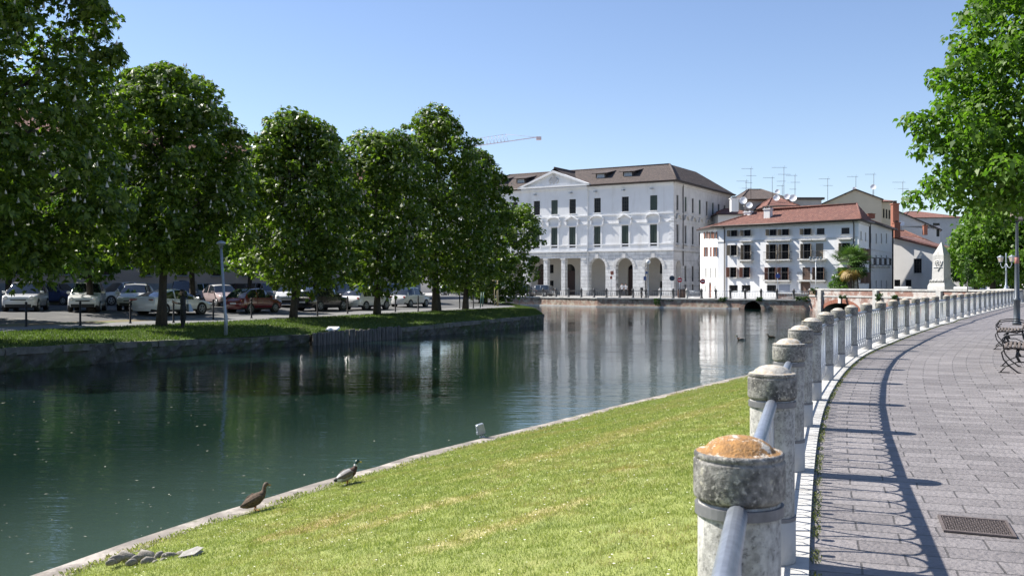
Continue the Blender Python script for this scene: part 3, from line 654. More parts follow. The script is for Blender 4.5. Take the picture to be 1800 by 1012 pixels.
class Fr:
    """frame on a facade for putting window parts: t along, z up, out = proud of the wall"""
    def __init__(s, A, B):
        s.A = Vector((A[0], A[1], 0)); s.d = (Vector((B[0], B[1], 0)) - s.A).normalized(); s.n = Vector((s.d.y, -s.d.x, 0)); s.ang = math.atan2(s.d.y, s.d.x)
    def p(s, t, o, z): return s.A + s.d * t + s.n * o + Vector((0, 0, z))
    def box(s, mb, t0, t1, o0, o1, z0, z1, m=0):
        mb.box(s.p((t0 + t1) / 2, (o0 + o1) / 2, (z0 + z1) / 2), (abs(t1 - t0), abs(o1 - o0), abs(z1 - z0)), m, rz=s.ang)
def window(root, fr, t0, t1, z0, z1, depth=.22, frame='frame_white', bars=(1, 2), sill=True, sillm='stone', shut=None, shutm='shut_brown', bal=0, surround=None):
    mb = MB(); f = .06
    fr.box(mb, t0, t1, -depth - .02, -depth, z0, z1, 1)
    for a, b in ((t0, t0 + f), (t1 - f, t1)): fr.box(mb, a, b, -depth, -depth + .05, z0, z1, 0)
    for a, b in ((z0, z0 + f), (z1 - f, z1)): fr.box(mb, t0 + f, t1 - f, -depth, -depth + .05, a, b, 0)
    for k_ in range(bars[0]): c = t0 + (t1 - t0) * (k_ + 1) / (bars[0] + 1); fr.box(mb, c - .03, c + .03, -depth, -depth + .045, z0 + f, z1 - f, 0)
    for k_ in range(bars[1]): c = z0 + (z1 - z0) * (k_ + 1) / (bars[1] + 1); fr.box(mb, t0 + f, t1 - f, -depth, -depth + .035, c - .02, c + .02, 0)
    wo_ = mb.build('window', [M[frame], M['glass']], root)
    if sill: mb = MB(); fr.box(mb, t0 - .12, t1 + .12, .0, .14, z0 - .1, z0 - .004); mb.build('sill', M[sillm], wo_)
    w2 = (t1 - t0) / 2
    if shut == 'closed':
        for a, b in ((t0 + .01, t0 + w2 - .01), (t0 + w2 + .01, t1 - .01)):
            mb = MB(); fr.box(mb, a, b, -.10, -.06, z0 + .02, z1 - .02)
            nb = max(4, int((z1 - z0) / .22))
            for k_ in range(nb): zz = z0 + .08 + (z1 - z0 - .16) * (k_ + .5) / nb; fr.box(mb, a + .06, b - .06, -.06, -.035, zz - .05, zz + .02)
            mb.build('shutter', M[shutm], wo_)
    elif shut in ('open', 'half', 'flat'):
        for sgn, hx in ((-1, t0), (1, t1)):
            ang_ = R(7) if shut == 'flat' else R(64 if shut == 'open' else 78) if sgn < 0 else R(58); L_ = w2
            mb = MB(); ct, co = sgn * math.cos(ang_) * L_ / 2, math.sin(ang_) * L_ / 2 + .03
            mb.box(fr.p(hx + ct, co, (z0 + z1) / 2), (L_, .04, z1 - z0 - .03), 0, rz=fr.ang - sgn * ang_ if sgn < 0 else fr.ang - ang_)
            nb = max(4, int((z1 - z0) / .25))
            for k_ in range(nb):
                zz = z0 + (z1 - z0) * (k_ + .5) / nb
                mb.box(fr.p(hx + ct, co, zz), (L_ * .78, .07, .05), 0, rz=fr.ang - sgn * ang_ if sgn < 0 else fr.ang - ang_)
            mb.build('shutter', M[shutm], wo_)
    if bal:
        mb = MB(); fr.box(mb, t0 - .45, t1 + .45, .0, bal, z0 - .16, z0 - .03, 0)
        for c in (t0 - .2, t1 + .2): fr.box(mb, c - .06, c + .06, 0, bal * .7, z0 - .38, z0 - .16, 0)
        bo = mb.build('balcony', M['stone'], wo_)
        mb = MB(); a, b = t0 - .42, t1 + .42
        for z in (z0 + .02, z0 + .88):
            mb.tube([fr.p(a, 0, z), fr.p(a, bal - .03, z), fr.p(b, bal - .03, z), fr.p(b, 0, z)], .022, 4, smooth=False)
        n = max(6, int((b - a) / .16))
        for k_ in range(n + 1): t = a + (b - a) * k_ / n; mb.tube([fr.p(t, bal - .03, z0), fr.p(t, bal - .03, z0 + .88)], .011, 4, smooth=False)
        mb.build('railing', M['iron'], bo)
    return wo_
def ribroof(mb, a, b, c, d, period=.30, amp=.05, m=0):
    """tiled slope: a,b eave left/right, c,d top right/left (a triangle if c==d); ribs run up the slope"""
    a, b, c, d = map(Vector, (a, b, c, d)); e = (b - a); Ln = e.length; e.normalize(); up = (d - a) - e * (d - a).dot(e)
    if up.length < 1e-6: up = (c - a) - e * (c - a).dot(e)
    H = up.length; up.normalize(); n = e.cross(up).normalized()
    if n.z < 0: n = -n
    sd = (d - a).dot(e); sc = (c - a).dot(e); N = max(4, int(Ln / period) * 4); vs = []
    for i in range(N + 1):
        s_ = Ln * i / N; h = H
        if sd > .01 and s_ < sd: h = H * s_ / sd
        if sc < Ln - .01 and s_ > sc: h = min(h, H * (Ln - s_) / (Ln - sc))
        q = n * (amp * abs(math.sin(math.pi * i / 4)))
        vs += [a + e * s_ + q, a + e * s_ + up * max(h, .001) + q]
    mb.add(vs, [(2 * i, 2 * i + 2, 2 * i + 3, 2 * i + 1) for i in range(N)], m, True)
def hip_roof(root, x0, x1, y0, y1, z, h, inset, mat, ov=.5, name='roof', ridge_mat=None, gable=False, gutter=True):
    mb = MB(); X0, X1, Y0, Y1 = x0 - ov, x1 + ov, y0 - ov, y1 + ov; ym = (Y0 + Y1) / 2; i = 0 if gable else inset
    rA, rB = (X0 + i, ym, z + h), (X1 - i, ym, z + h); a, b, c, d = (X0, Y0, z), (X1, Y0, z), (X1, Y1, z), (X0, Y1, z)
    ribroof(mb, a, b, rB, rA); ribroof(mb, c, d, rA, rB)
    if not gable: ribroof(mb, b, c, rB, rB); ribroof(mb, d, a, rA, rA)
    mb.quad(*[(p[0], p[1], p[2] - .06) for p in (d, c, b, a)], 1)
    for p, q in ((a, b), (b, c), (c, d), (d, a)): mb.quad((p[0], p[1], z - .06), (q[0], q[1], z - .06), (q[0], q[1], z + .03), (p[0], p[1], z + .03), 1)
    for p, q in ([(rA, rB)] + ([] if gable else [(a, rA), (d, rA), (b, rB), (c, rB)])): mb.tube([Vector(p) + Vector((0, 0, .04)), Vector(q) + Vector((0, 0, .04))], .13, 6, 0)
    if gable:
        for X in (x0, x1): mb.poly([(X, Y0 + ov, z - .02), (X, Y1 - ov, z - .02), (X, ym, z + h * (1 - ov / (ym - Y0)) + .0)], 2)
    ro = mb.build(name, [mat, M['gutter'], M['yellow']], root)
    if gutter:
        mb = MB(); mb.tube([(X0 - .07, Y0 - .07, z), (X1 + .07, Y0 - .07, z), (X1 + .07, Y1, z)], .08, 6); mb.build('gutter', M['gutter'], ro)
    return ro
def chimney(parent, x, y, z0, w, d, h, mat='plaster', name='chimney'):
    mb = MB(); mb.bx(x - w / 2, x + w / 2, y - d / 2, y + d / 2, z0, z0 + h); mb.bx(x - w * .62, x + w * .62, y - d * .62, y + d * .62, z0 + h, z0 + h + .1)
    for sx in (-1, 1):
        for sy in (-1, 1): mb.box((x + sx * w * .38, y + sy * d * .38, z0 + h + .22), (w * .2, d * .2, .24))
    mb.bx(x - w * .66, x + w * .66, y - d * .66, y + d * .66, z0 + h + .34, z0 + h + .42, 1)
    return mb.build(name, [M[mat], M['gutter']], parent)

# ------------------------------------------------------------------ the arcaded palace
XD = Vector((.856, -.517, 0)).normalized(); YD = Vector((.517, .856, 0)).normalized()
PC = Vector((284 / F * 139.5, 139.5, 0)); PL_ = 39.1; PD = 26.
PO = PC - XD * PL_; pang = math.atan2(XD.y, XD.x)
pal = thing('palace', 'large white three-storey palace with an arcade and central pediment on the far quay', 'building', (PO.x, PO.y, 0), pang)
def px2x(px, O=PO, D=XD): r_ = (px - 900) / F; return (r_ * O.y - O.x) / (D.x - r_ * D.y)
def py2z(px, py, O=PO, D=XD): t = px2x(px, O, D); return CH + (HZ - py) / F * (O + D * t).y
EZ = py2z(1184, 317.5)
px_c = px2x(975.5)                      # centre of the pediment
SW = Vector((.508, .861, 0)).normalized(); scos = SW.dot(XD); ssin = SW.dot(YD)
def side_s(px): r_ = (px - 900) / F; return (r_ * PC.y - PC.x) / (SW.x - r_ * SW.y)
zA = GZ; z1f = py2z(1149, 440.5); band = z1f
c_half = 5.72
fr = Fr((0, 0), (1, 0))
zt3, zb3 = py2z(1149, 343.2), py2z(1149, 369.7); zt2, zb2 = py2z(1149, 394.6), py2z(1149, 431.8)
wl = [1149, 1099, 1050, 1007.7, 976, 945]; wxs = [px2x(p) for p in wl]
wxs += [2 * px_c - px2x(1050), 2 * px_c - px2x(1099), 2 * px_c - px2x(1149)]
ops_u = [(x - .56, x + .56, zb3, zt3) for x in wxs] + [(x - .56, x + .56, zb2, zt2) for x in wxs]
apx = [1148.5, 1097.3, 1049.7]; axs = [px2x(p) for p in apx]; axs += [2 * px_c - x for x in axs]; AW = 1.38
ztop = py2z(1148.5, 452.2)
ops_g = [(x - AW, x + AW, zA, ztop, 'arch', .9) for x in axs]
mb = MB()
xl, xr = px_c - c_half, px_c + c_half
for (a, b) in ((0, xl), (xr, PL_)):
    facade(mb, (a, 0), (b, 0), band, EZ, [(o[0] - a, o[1] - a, *o[2:]) for o in ops_u if a < o[0] < b], 0)
    facade(mb, (a, 0), (b, 0), zA, band, [(o[0] - a, o[1] - a, *o[2:]) for o in ops_g if a < o[0] < b], 1)
facade(mb, (xl, -.25), (xr, -.25), band, EZ, [(o[0] - xl, o[1] - xl, *o[2:]) for o in ops_u if xl < o[0] < xr], 0)
zport = py2z(1005, 453.7); zfr = py2z(1005, 451)
pw_ = .62
cols = [px2x(991), 2 * px_c - px2x(991)]
ops_c = [(xl + 1.15, cols[0] - .33 if cols[0] < cols[1] else cols[1] - .33)]
cc = sorted(cols); opc = [(xl + 1.15, cc[0] - .32), (cc[0] + .32, cc[1] - .32), (cc[1] + .32, xr - 1.15)]
facade(mb, (xl, -.25), (xr, -.25), zA, band, [(a - xl, b - xl, zA, zport, 'rect', .9) for a, b in opc], 1)
for x in (xl, xr): mb.quad((x, -.25, zA), (x, 0, zA), (x, 0, EZ), (x, -.25, EZ), 0)
# right-hand side wall
E = Vector((PL_ + scos * PD, ssin * PD, 0))
sw_px = [1191.1, 1205.2, 1218, 1230.2, 1242.5]; sws = [side_s(p) for p in sw_px]; sws += [sws[-1] + 2.9 * (i + 1) for i in range(4)]
ops_s = []
for s_ in sws: ops_s += [(s_ - .42, s_ + .42, zb3, zt3), (s_ - .42, s_ + .42, zb2 + .3, zt2), ]
for i_, s_ in enumerate(sws):
    if i_ > 0: ops_s += [(s_ - .42, s_ + .42, 1.9, 4.2), (s_ - .42, s_ + .42, .55, 1.45)]
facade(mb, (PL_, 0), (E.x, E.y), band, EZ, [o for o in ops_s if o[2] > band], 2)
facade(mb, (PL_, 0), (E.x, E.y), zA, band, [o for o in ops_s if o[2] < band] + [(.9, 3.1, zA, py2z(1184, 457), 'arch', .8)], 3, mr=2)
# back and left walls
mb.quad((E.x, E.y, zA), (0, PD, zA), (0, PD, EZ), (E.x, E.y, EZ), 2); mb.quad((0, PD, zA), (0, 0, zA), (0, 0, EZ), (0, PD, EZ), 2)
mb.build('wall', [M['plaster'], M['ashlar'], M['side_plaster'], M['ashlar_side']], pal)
# loggia behind the arches: back wall, ceiling, floor
LD = 4.6; mb = MB(); lops = []
for p0, p1, q0, q1 in ((965, 973, 465, 480), (965, 973, 493, 503), (1160, 1170.5, 463, 481), (1160, 1170.5, 494, 506), (1028, 1037, 463, 481), (1028, 1037, 494, 506)):
    ra = (p0 - 900) / F; rb = (p1 - 900) / F; O2 = PO + YD * LD
    t0 = (ra * O2.y - O2.x) / (XD.x - ra * XD.y); t1 = (rb * O2.y - O2.x) / (XD.x - rb * XD.y); Yy = (O2 + XD * t0).y
    lops.append((t0, t1, CH - (q1 - HZ) / F * Yy, CH - (q0 - HZ) / F * Yy))
dops = []
for p0, p1, q0 in ((990, 1011, 464), (1103.5, 1118, 465), (945, 962, 464)):
    O2 = PO + YD * LD; ra = (p0 - 900) / F; rb = (p1 - 900) / F
    t0 = (ra * O2.y - O2.x) / (XD.x - ra * XD.y); t1 = (rb * O2.y - O2.x) / (XD.x - rb * XD.y); Yy = (O2 + XD * t0).y
    dops.append((t0, t1, zA, CH - (q0 - HZ) / F * Yy, 'arch'))
facade(mb, (0, LD), (PL_ - .3, LD), zA, band - .3, lops + dops, 0)
mb.quad((0.02, .02, band - .3), (PL_ - .02, .02, band - .3), (PL_ - .1, LD, band - .3), (.02, LD, band - .3), 0)
mb.quad((0, -.3, zA + .02), (PL_, -.3, zA + .02), (PL_ - .1, LD, zA + .02), (0, LD, zA + .02), 1)
mb.build('loggia', [M['cream'], M['paving_far']], pal)
lf = Fr((0, LD), (1, LD))
for o in lops: window(pal, lf, *o[:4], depth=.2, frame='frame_dark', sill=False, bars=(1, 2))
for o in dops:
    mb = MB(); cx = (o[0] + o[1]) / 2; r_ = (o[1] - o[0]) / 2; sp = o[3] - r_
    lf.box(mb, o[0], o[1], -.28, -.22, zA, sp); mb.poly([lf.p(cx + r_ * math.cos(w_), -.24, sp + r_ * math.sin(w_)) for w_ in [math.pi * k_ / 14 for k_ in range(15)]], 1)
    for k_ in range(3): lf.box(mb, o[0] + .1, cx - .06, -.22, -.19, zA + .3 + k_ * (sp - zA) / 3, zA + (k_ + .9) * (sp - zA) / 3); lf.box(mb, cx + .06, o[1] - .1, -.22, -.19, zA + .3 + k_ * (sp - zA) / 3, zA + (k_ + .9) * (sp - zA) / 3)
    mb.build('door', [flat('dark_door', (.05, .025, .02), .6), M['glass']], pal)
# windows
for i, x in enumerate(wxs):
    f_ = Fr((0, -.25), (1, -.25)) if xl < x < xr else fr
    if i in (0, 4, 7): window(pal, f_, x - .56, x + .56, zb3, zt3, shut='closed', shutm='shut_green', sillm='plaster')
    else: window(pal, f_, x - .56, x + .56, zb3, zt3, frame='frame_dark', bars=(2, 3), sillm='plaster', depth=.2)
    w_ = window(pal, f_, x - .56, x + .56, zb2, zt2, frame='frame_dark', sill=False, shut=None, bars=(1, 3))
    mb = MB(); zl_ = zb2 + (zt2 - zb2) * .18
    f_.box(mb, x - .54, x - .02, -.1, -.05, zl_, zt2 - .02); f_.box(mb, x + .02, x + .54, -.1, -.05, zl_, zt2 - .02)
    for k_ in range(9): zz = zl_ + .15 + k_ * (zt2 - zl_ - .25) / 9; f_.box(mb, x - .5, x - .08, -.05, -.02, zz, zz + .12); f_.box(mb, x + .08, x + .5, -.05, -.02, zz, zz + .12)
    mb.build('shutter', M['shut_green'], w_)
    # surround with alternately curved and triangular hood
    mb = MB()
    for s_ in (-1, 1): f_.box(mb, x + s_ * .56, x + s_ * .82, 0, .09, zb2 - .15, zt2 + .12)
    f_.box(mb, x - .95, x + .95, 0, .22, zt2 + .12, zt2 + .3)
    hz = zt2 + .95; N_ = 10
    def hood(u): return (1 - abs(u)) * .62 if i % 2 == 1 else math.sqrt(max(0, 1 - u * u)) * .55
    prev = None
    for k_ in range(N_ + 1):
        u = -1 + 2 * k_ / N_; p = (x + u * 1.15, hz + hood(u))
        if prev:
            a, b = prev, p
            for o0, o1 in ((0, .42),):
                mb.quad(f_.p(a[0], o1, a[1]), f_.p(b[0], o1, b[1]), f_.p(b[0], o1, b[1] + .16), f_.p(a[0], o1, a[1] + .16))
                mb.quad(f_.p(a[0], o1, a[1] + .16), f_.p(b[0], o1, b[1] + .16), f_.p(b[0], o0, b[1] + .16), f_.p(a[0], o0, a[1] + .16))
                mb.quad(f_.p(a[0], o0, a[1]), f_.p(b[0], o0, b[1]), f_.p(b[0], o1, b[1]), f_.p(a[0], o1, a[1]))
        prev = p
    for s_ in (-1, 1): f_.box(mb, x + s_ * .98 - .1, x + s_ * .98 + .1, 0, .3, zt2 + .3, hz + .02)
    f_.box(mb, x - 1.0, x + 1.0, 0, .12, zt2 + .3, zt2 + .42)
    sur_ = mb.build('surround', M['plaster'], w_)
sf = Fr((PL_, 0), (E.x, E.y))
for i, s_ in enumerate(sws):
    window(pal, sf, s_ - .42, s_ + .42, zb3, zt3, frame='frame_dark', sillm='side_plaster', shut='closed' if i % 2 else None, shutm='shut_green')
    w_ = window(pal, sf, s_ - .42, s_ + .42, zb2 + .3, zt2, frame='frame_dark', sillm='side_plaster', shut=None)
    mb = MB(); prev = None
    for k_ in range(9):
        u = -1 + k_ / 4; p = (s_ + u * .9, zt2 + .75 + math.sqrt(max(0, 1 - u * u)) * .6)
        if prev: mb.quad(sf.p(prev[0], .3, prev[1]), sf.p(p[0], .3, p[1]), sf.p(p[0], .3, p[1] + .16), sf.p(prev[0], .3, prev[1] + .16)); mb.quad(sf.p(prev[0], .3, prev[1] + .16), sf.p(p[0], .3, p[1] + .16), sf.p(p[0], 0, p[1] + .16), sf.p(prev[0], 0, prev[1] + .16)); mb.quad(sf.p(prev[0], 0, prev[1]), sf.p(p[0], 0, p[1]), sf.p(p[0], .3, p[1]), sf.p(prev[0], .3, prev[1]))
        prev = p
    mb.build('surround', M['side_plaster'], w_); mb = MB(); sf.box(mb, s_ - .75, s_ + .75, 0, .45, zb2 + .05, zb2 + .2); mb.build('ledge', M['side_plaster'], w_)
    if i: window(pal, sf, s_ - .42, s_ + .42, 1.9, 4.2, frame='frame_dark', sill=False); window(pal, sf, s_ - .42, s_ + .42, .55, 1.45, frame='frame_dark', sill=False)
mb = MB(); mb.bx(PL_ + 1, PL_ + 1.02, .2, .22, zA, zA + .01)
# string courses, cornice, quoins, plinth, downpipe
mb = MB()
def course(z0, z1, o, m=0):
    mb.bx(-.0, xl, -o, 0, z0, z1, m); mb.bx(xr, PL_ + .0, -o, 0, z0, z1, m); mb.bx(xl - .02, xr + .02, -.25 - o, -.25, z0, z1, m)
    sf.box(mb, 0, PD, 0, o, z0, z1, 1)
course(band + .0, band + .28, .22); course(band + .95, band + 1.12, .10); zc = py2z(1149, 374.5); course(zc - .12, zc + .1, .12); course(zc - 1.35, zc - 1.2, .07)
course(EZ - .55, EZ - .3, .12); course(EZ - .3, EZ - .02, .35)
zq = band + 1.2; kq = 0
while zq < zc - .3:
    w_ = .75 if kq % 2 else .45; mb.bx(PL_ - w_, PL_ + .06, -.07, 0, zq, zq + .34); sf.box(mb, .0, w_, 0, .07, zq, zq + .34, 1); zq += .42; kq += 1
mb.build('cornice', [M['plaster'], M['side_plaster']], pal)
mb = MB()
for x in axs:                              # keystones and rings above arches
    r0, r1 = AW, AW + .42; sp = ztop - AW
    for k_ in range(11):
        w0, w1 = math.pi * (k_ + .06) / 11, math.pi * (k_ + .94) / 11
        q = [(x + rr * math.cos(w_), sp + rr * math.sin(w_)) for rr, w_ in ((r0 + .01, w0), (r1, w0), (r1, w1), (r0 + .01, w1))]
        mb.add([(a, -.06, b) for a, b in q] + [(a, 0, b) for a, b in q], [(0, 1, 2, 3), (1, 5, 6, 2), (0, 4, 5, 1), (3, 2, 6, 7), (0, 3, 7, 4)])
    mb.bx(x - .25, x + .25, -.16, -.06, ztop - .02, ztop + .75)
    mb.build('archivolt', M['stone'], pal); mb = MB()
mb = MB()
for c in cc + [xl + .58, xr - .58]:
    mb.bx(c - .42, c + .42, -.36, -.25, zA, zA + .7); mb.build('pillar_base', M['stone'], pal); mb = MB(); mb.bx(c - .40, c + .40, -.36, -.25, zport - .25, zport); mb.build('capital', M['stone'], pal); mb = MB()
mb.bx(xl, xr, -.36, -.25, zport + .5, zport + .6)
mb.build('frieze_moulding', M['stone'], pal)
mb = MB()
mb.tube([sf.p(3.6, .12, EZ - .3), sf.p(3.6, .12, band - 2.2)], .07, 6); mb.tube([sf.p(3.6, .4, EZ + .02), sf.p(3.6, .12, EZ - .3)], .07, 6); mb.build('downpipe', M['gutter'], pal)
# roof
rh = 3.3
hz_y = PD
mb = MB(); ov = .55
a, b, c, d = Vector((-ov, -ov, EZ)), Vector((PL_ + ov * 1.3, -ov, EZ)), Vector((E.x + ov * 1.3, E.y + ov, EZ)), Vector((-ov, PD + ov, EZ))
rin = 7.2; rA = Vector((rin, rin, EZ + rh)); rB = Vector((PL_ - 3.5, rin, EZ + rh)); rC = Vector((E.x - 6.5, E.y - rin, EZ + rh)); rD = Vector((rin, PD - rin, EZ + rh))
ribroof(mb, a, b, rB, rA); ribroof(mb, b, c, rC, rB); ribroof(mb, c, d, rD, rC); ribroof(mb, d, a, rA, rD); mb.quad(rA, rB, rC, rD)
for p, q in ((rA, rB), (rB, rC), (b, rB), (a, rA)): mb.tube([p + Vector((0, 0, .05)), q + Vector((0, 0, .05))], .15, 6)
for p, q in ((a, b), (b, c), (c, d), (d, a)): mb.quad(p - Vector((0, 0, .18)), q - Vector((0, 0, .18)), q + Vector((0, 0, .03)), p + Vector((0, 0, .03)), 1)
mb.quad(*[p - Vector((0, 0, .18)) for p in (d, c, b, a)], 1)
roof = mb.build('roof', [M['roof_brown'], M['gutter']], pal)
mb = MB(); mb.tube([a + Vector((-.08, -.1, 0)), b + Vector((.1, -.1, 0)), c + Vector((.1, 0, 0))], .09, 6); mb.build('gutter', M['gutter'], roof)
# little crossing roof behind the pediment
mb = MB(); zz = EZ + 3.0; ribroof(mb, (px_c + 4.2, -.2, EZ + .1), (px_c + 4.2, 9, EZ + .1), (px_c, 9, zz), (px_c, -.2, zz)); ribroof(mb, (px_c - 4.2, 9, EZ + .1), (px_c - 4.2, -.2, EZ + .1), (px_c, -.2, zz), (px_c, 9, zz)); mb.tube([(px_c, -.2, zz + .05), (px_c, 9, zz + .05)], .14, 6)
mb.build('cross_roof', M['roof_brown'], roof)
pz = EZ - .02; ph = py2z(975.5, 300.5) - pz; hw = c_half + .35
mb = MB(); mb.poly([(px_c - hw, -.3, pz), (px_c + hw, -.3, pz), (px_c, -.3, pz + ph - .15)]); mb.poly([(px_c - hw, .6, pz), (px_c, .6, pz + ph - .15), (px_c + hw, .6, pz)])
for s_ in (-1, 1):
    A_ = Vector((px_c + s_ * (hw + .2), 0, pz)); B_ = Vector((px_c, 0, pz + ph)); dn = Vector((0, 0, .34))
    q = [A_ - dn * .2, B_ - dn, B_, A_ + dn * .6]
    f_, g_ = [Vector((p.x, -.75, p.z)) for p in q], [Vector((p.x, .5, p.z)) for p in q]
    mb.add(f_ + g_, [(0, 1, 2, 3), (3, 2, 6, 7), (4, 5, 1, 0), (0, 3, 7, 4)])
mb.bx(px_c - hw - .2, px_c + hw + .2, -.75, -.25, pz - .02, pz + .26)
ped = mb.build('pediment', M['plaster'], pal)
mb = MB()                                   # relief of a shield in the tympanum
mb.add([(px_c + x * .45, -.36, pz + 1.05 + z * .6) for x, z in ((-1, .9), (1, .9), (1, -.1), (0, -1), (-1, -.1))], [(0, 4, 3, 2, 1)]); 
for s_ in (-1, 1): mb.tube([(px_c + s_ * .45, -.38, pz + 1.5), (px_c + s_ * .8, -.38, pz + 1.1), (px_c + s_ * .55, -.38, pz + .6)], .06, 5)
mb.tube([(px_c, -.38, pz + 1.6), (px_c, -.38, pz + 1.95)], .12, 6); mb.build('shield_relief', M['side_plaster'], ped)
# dormers
for px, py in ((1058, 305), (1106, 300), (918, 312), (878, 316)):
    dy = 3.0; O2 = PO + YD * dy; x = px2x(px, O2, XD); z = EZ + rh * (dy + ov) / (rin + ov)
    mb = MB(); mb.bx(x - .85, x + .85, dy - .4, dy + 2.6, z - .35, z + .55); o = None
    mb.add([(x - 1.3, dy - .9, z + .55), (x + 1.3, dy - .9, z + .55), (x + 1.1, dy + 3.2, z + 1.35), (x - 1.1, dy + 3.2, z + 1.35), (x - 1.3, dy - .9, z + .45), (x + 1.3, dy - .9, z + .45), (x + 1.1, dy + 3.2, z + 1.2), (x - 1.1, dy + 3.2, z + 1.2)], [(0, 1, 2, 3), (7, 6, 5, 4), (0, 4, 5, 1), (1, 5, 6, 2), (3, 7, 4, 0)], 1)
    o = mb.build('dormer', [M['gutter'], M['roof_brown']], roof); mb = MB(); mb.bx(x - .6, x + .6, dy - .43, dy - .41, z - .2, z + .42); mb.bx(x - .62, x - .56, dy - .45, dy - .43, z - .2, z + .42, 1); mb.bx(x + .56, x + .62, dy - .45, dy - .43, z - .2, z + .42, 1); mb.bx(x - .56, x + .56, dy - .45, dy - .43, z + .36, z + .42, 1)
    mb.build('dormer_window', [M['galv_light'], M['frame_white']], o)
for x in wxs[:4] + [wxs[5]]:
    mb = MB(); y = -.25 if xl < x < xr else 0; mb.bx(x - .3, x + .0, y - .35, y, EZ - 1.05, EZ - .9); mb.box((x - .25, y - .45, EZ - 1.0), (.28, .3, .2)); mb.build('floodlight', M['galv_light'], pal)

# ------------------------------------------------------------------ the white house by the bridge
HL = Vector((361 / F * 121.3, 121.3, 0)); HD = Vector((.719, -.695, 0)).normalized(); HY = Vector((.695, .719, 0)).normalized(); HLen = 18.3
house = thing('white_house', 'white four-storey house with red tiled hip roof and open shutters beside the bridge', 'building', (HL.x, HL.y, 0), math.atan2(HD.y, HD.x))
hx = lambda px: px2x(px, HL, HD)
hzz = lambda px, py: py2z(px, py, HL, HD)
def loc_h(v): v = v.to_3d(); return (v.dot(HD), v.dot(HY))
LS = Vector((-.109, .994, 0)).normalized(); RSd = Vector((.491, .871, 0)).normalized()
LA = loc_h(LS * 7.1); RB = (HLen + loc_h(RSd * 6.7)[0], loc_h(RSd * 6.7)[1])
HE = hzz(1261, 398)
top = lambda px: (hzz(px, 0), 0)
rows = {}
W_ = []
for px in (1289.9, 1313.2, 1358.2, 1380.2, 1418.8, 1442.4, 1486): W_.append((px, 404.5 - (px - 1290) * .022, 415.5 - (px - 1290) * .022, 'top'))
for px, b in ((1289.3, 449), (1313, 456.5), (1358, 456), (1380, 455.5), (1418.5, 455), (1440.5, 454.5), (1486, 453.5)): W_.append((px, 430.5 - (px - 1290) * .018, b, 'mid'))
for px, b in ((1288.5, 487.3), (1311.8, 487.5), (1356.5, 492), (1379, 492), (1417.3, 492), (1441, 492), (1486, 492)): W_.append((px, 469.6, b, 'low'))
for px in (1289, 1311.3, 1355.8): W_.append((px, 501, 513.5, 'ground'))
ops_h = []; specs = []
for px, t, b, kd in W_:
    c = hx(px); hw_ = .48 if kd != 'ground' else .62; 
    z1_, z0_ = hzz(px, t), hzz(px, b); ops_h.append((c - hw_, c + hw_, z0_, z1_)); specs.append((px, kd, c - hw_, c + hw_, z0_, z1_))
dc = hx(1415.8); ops_h.append((dc - .62, dc + .62, GZ, hzz(1415, 495)))
mb = MB(); facade(mb, (0, 0), (HLen, 0), GZ, HE, ops_h, 0)
hlf = Fr(LA, (0, 0)); hrf = Fr((HLen, 0), RB)
def ls(px): r_ = (px - 900) / F; return 7.1 - (r_ * HL.y - HL.x) / (LS.x - r_ * LS.y)
def rsx(px): O = HL + HD * HLen; r_ = (px - 900) / F; return (r_ * O.y - O.x) / (RSd.x - r_ * RSd.y)
side_w = []
for px in (1241, 1249.5, 1257.6):
    for t, b in ((407.5, 419.5), (434, 451), (470.5, 488)):
        s_ = ls(px); Yy = (HL + LS * (7.1 - s_)).y; side_w.append((s_ - .40, s_ + .40, CH - (b - HZ) / F * Yy, CH - (t - HZ) / F * Yy))
for px in (1239.7, 1257): s_ = ls(px); Yy = (HL + LS * (7.1 - s_)).y; side_w.append((s_ - .4, s_ + .4, CH - (513 - HZ) / F * Yy, CH - (502 - HZ) / F * Yy))
ds = ls(1248); sdoor = (ds - .62, ds + .62, GZ, CH - (495 - HZ) / F * 125, 'arch')
facade(mb, LA, (0, 0), GZ, HE, side_w + [sdoor], 0)
rw = []
for px in (1514, 1523.5):
    for t, b in ((396, 409), (426, 439), (452, 466), (469, 487)):
        pass
for s_ in (1.6, 4.6):
    for z0_, z1_ in ((6.6, 7.5), (4.2, 5.6), (1.6, 2.9), (-.0, .85)): rw.append((s_ - .45, s_ + .45, z0_, z1_))
facade(mb, (HLen, 0), RB, GZ, HE, rw, 0)
mb.quad((RB[0], RB[1], GZ), (LA[0], LA[1], GZ), (LA[0], LA[1], HE), (RB[0], RB[1], HE), 0)
mb.build('wall', M['house_white'], house)
hf = Fr((0, 0), (1, 0))
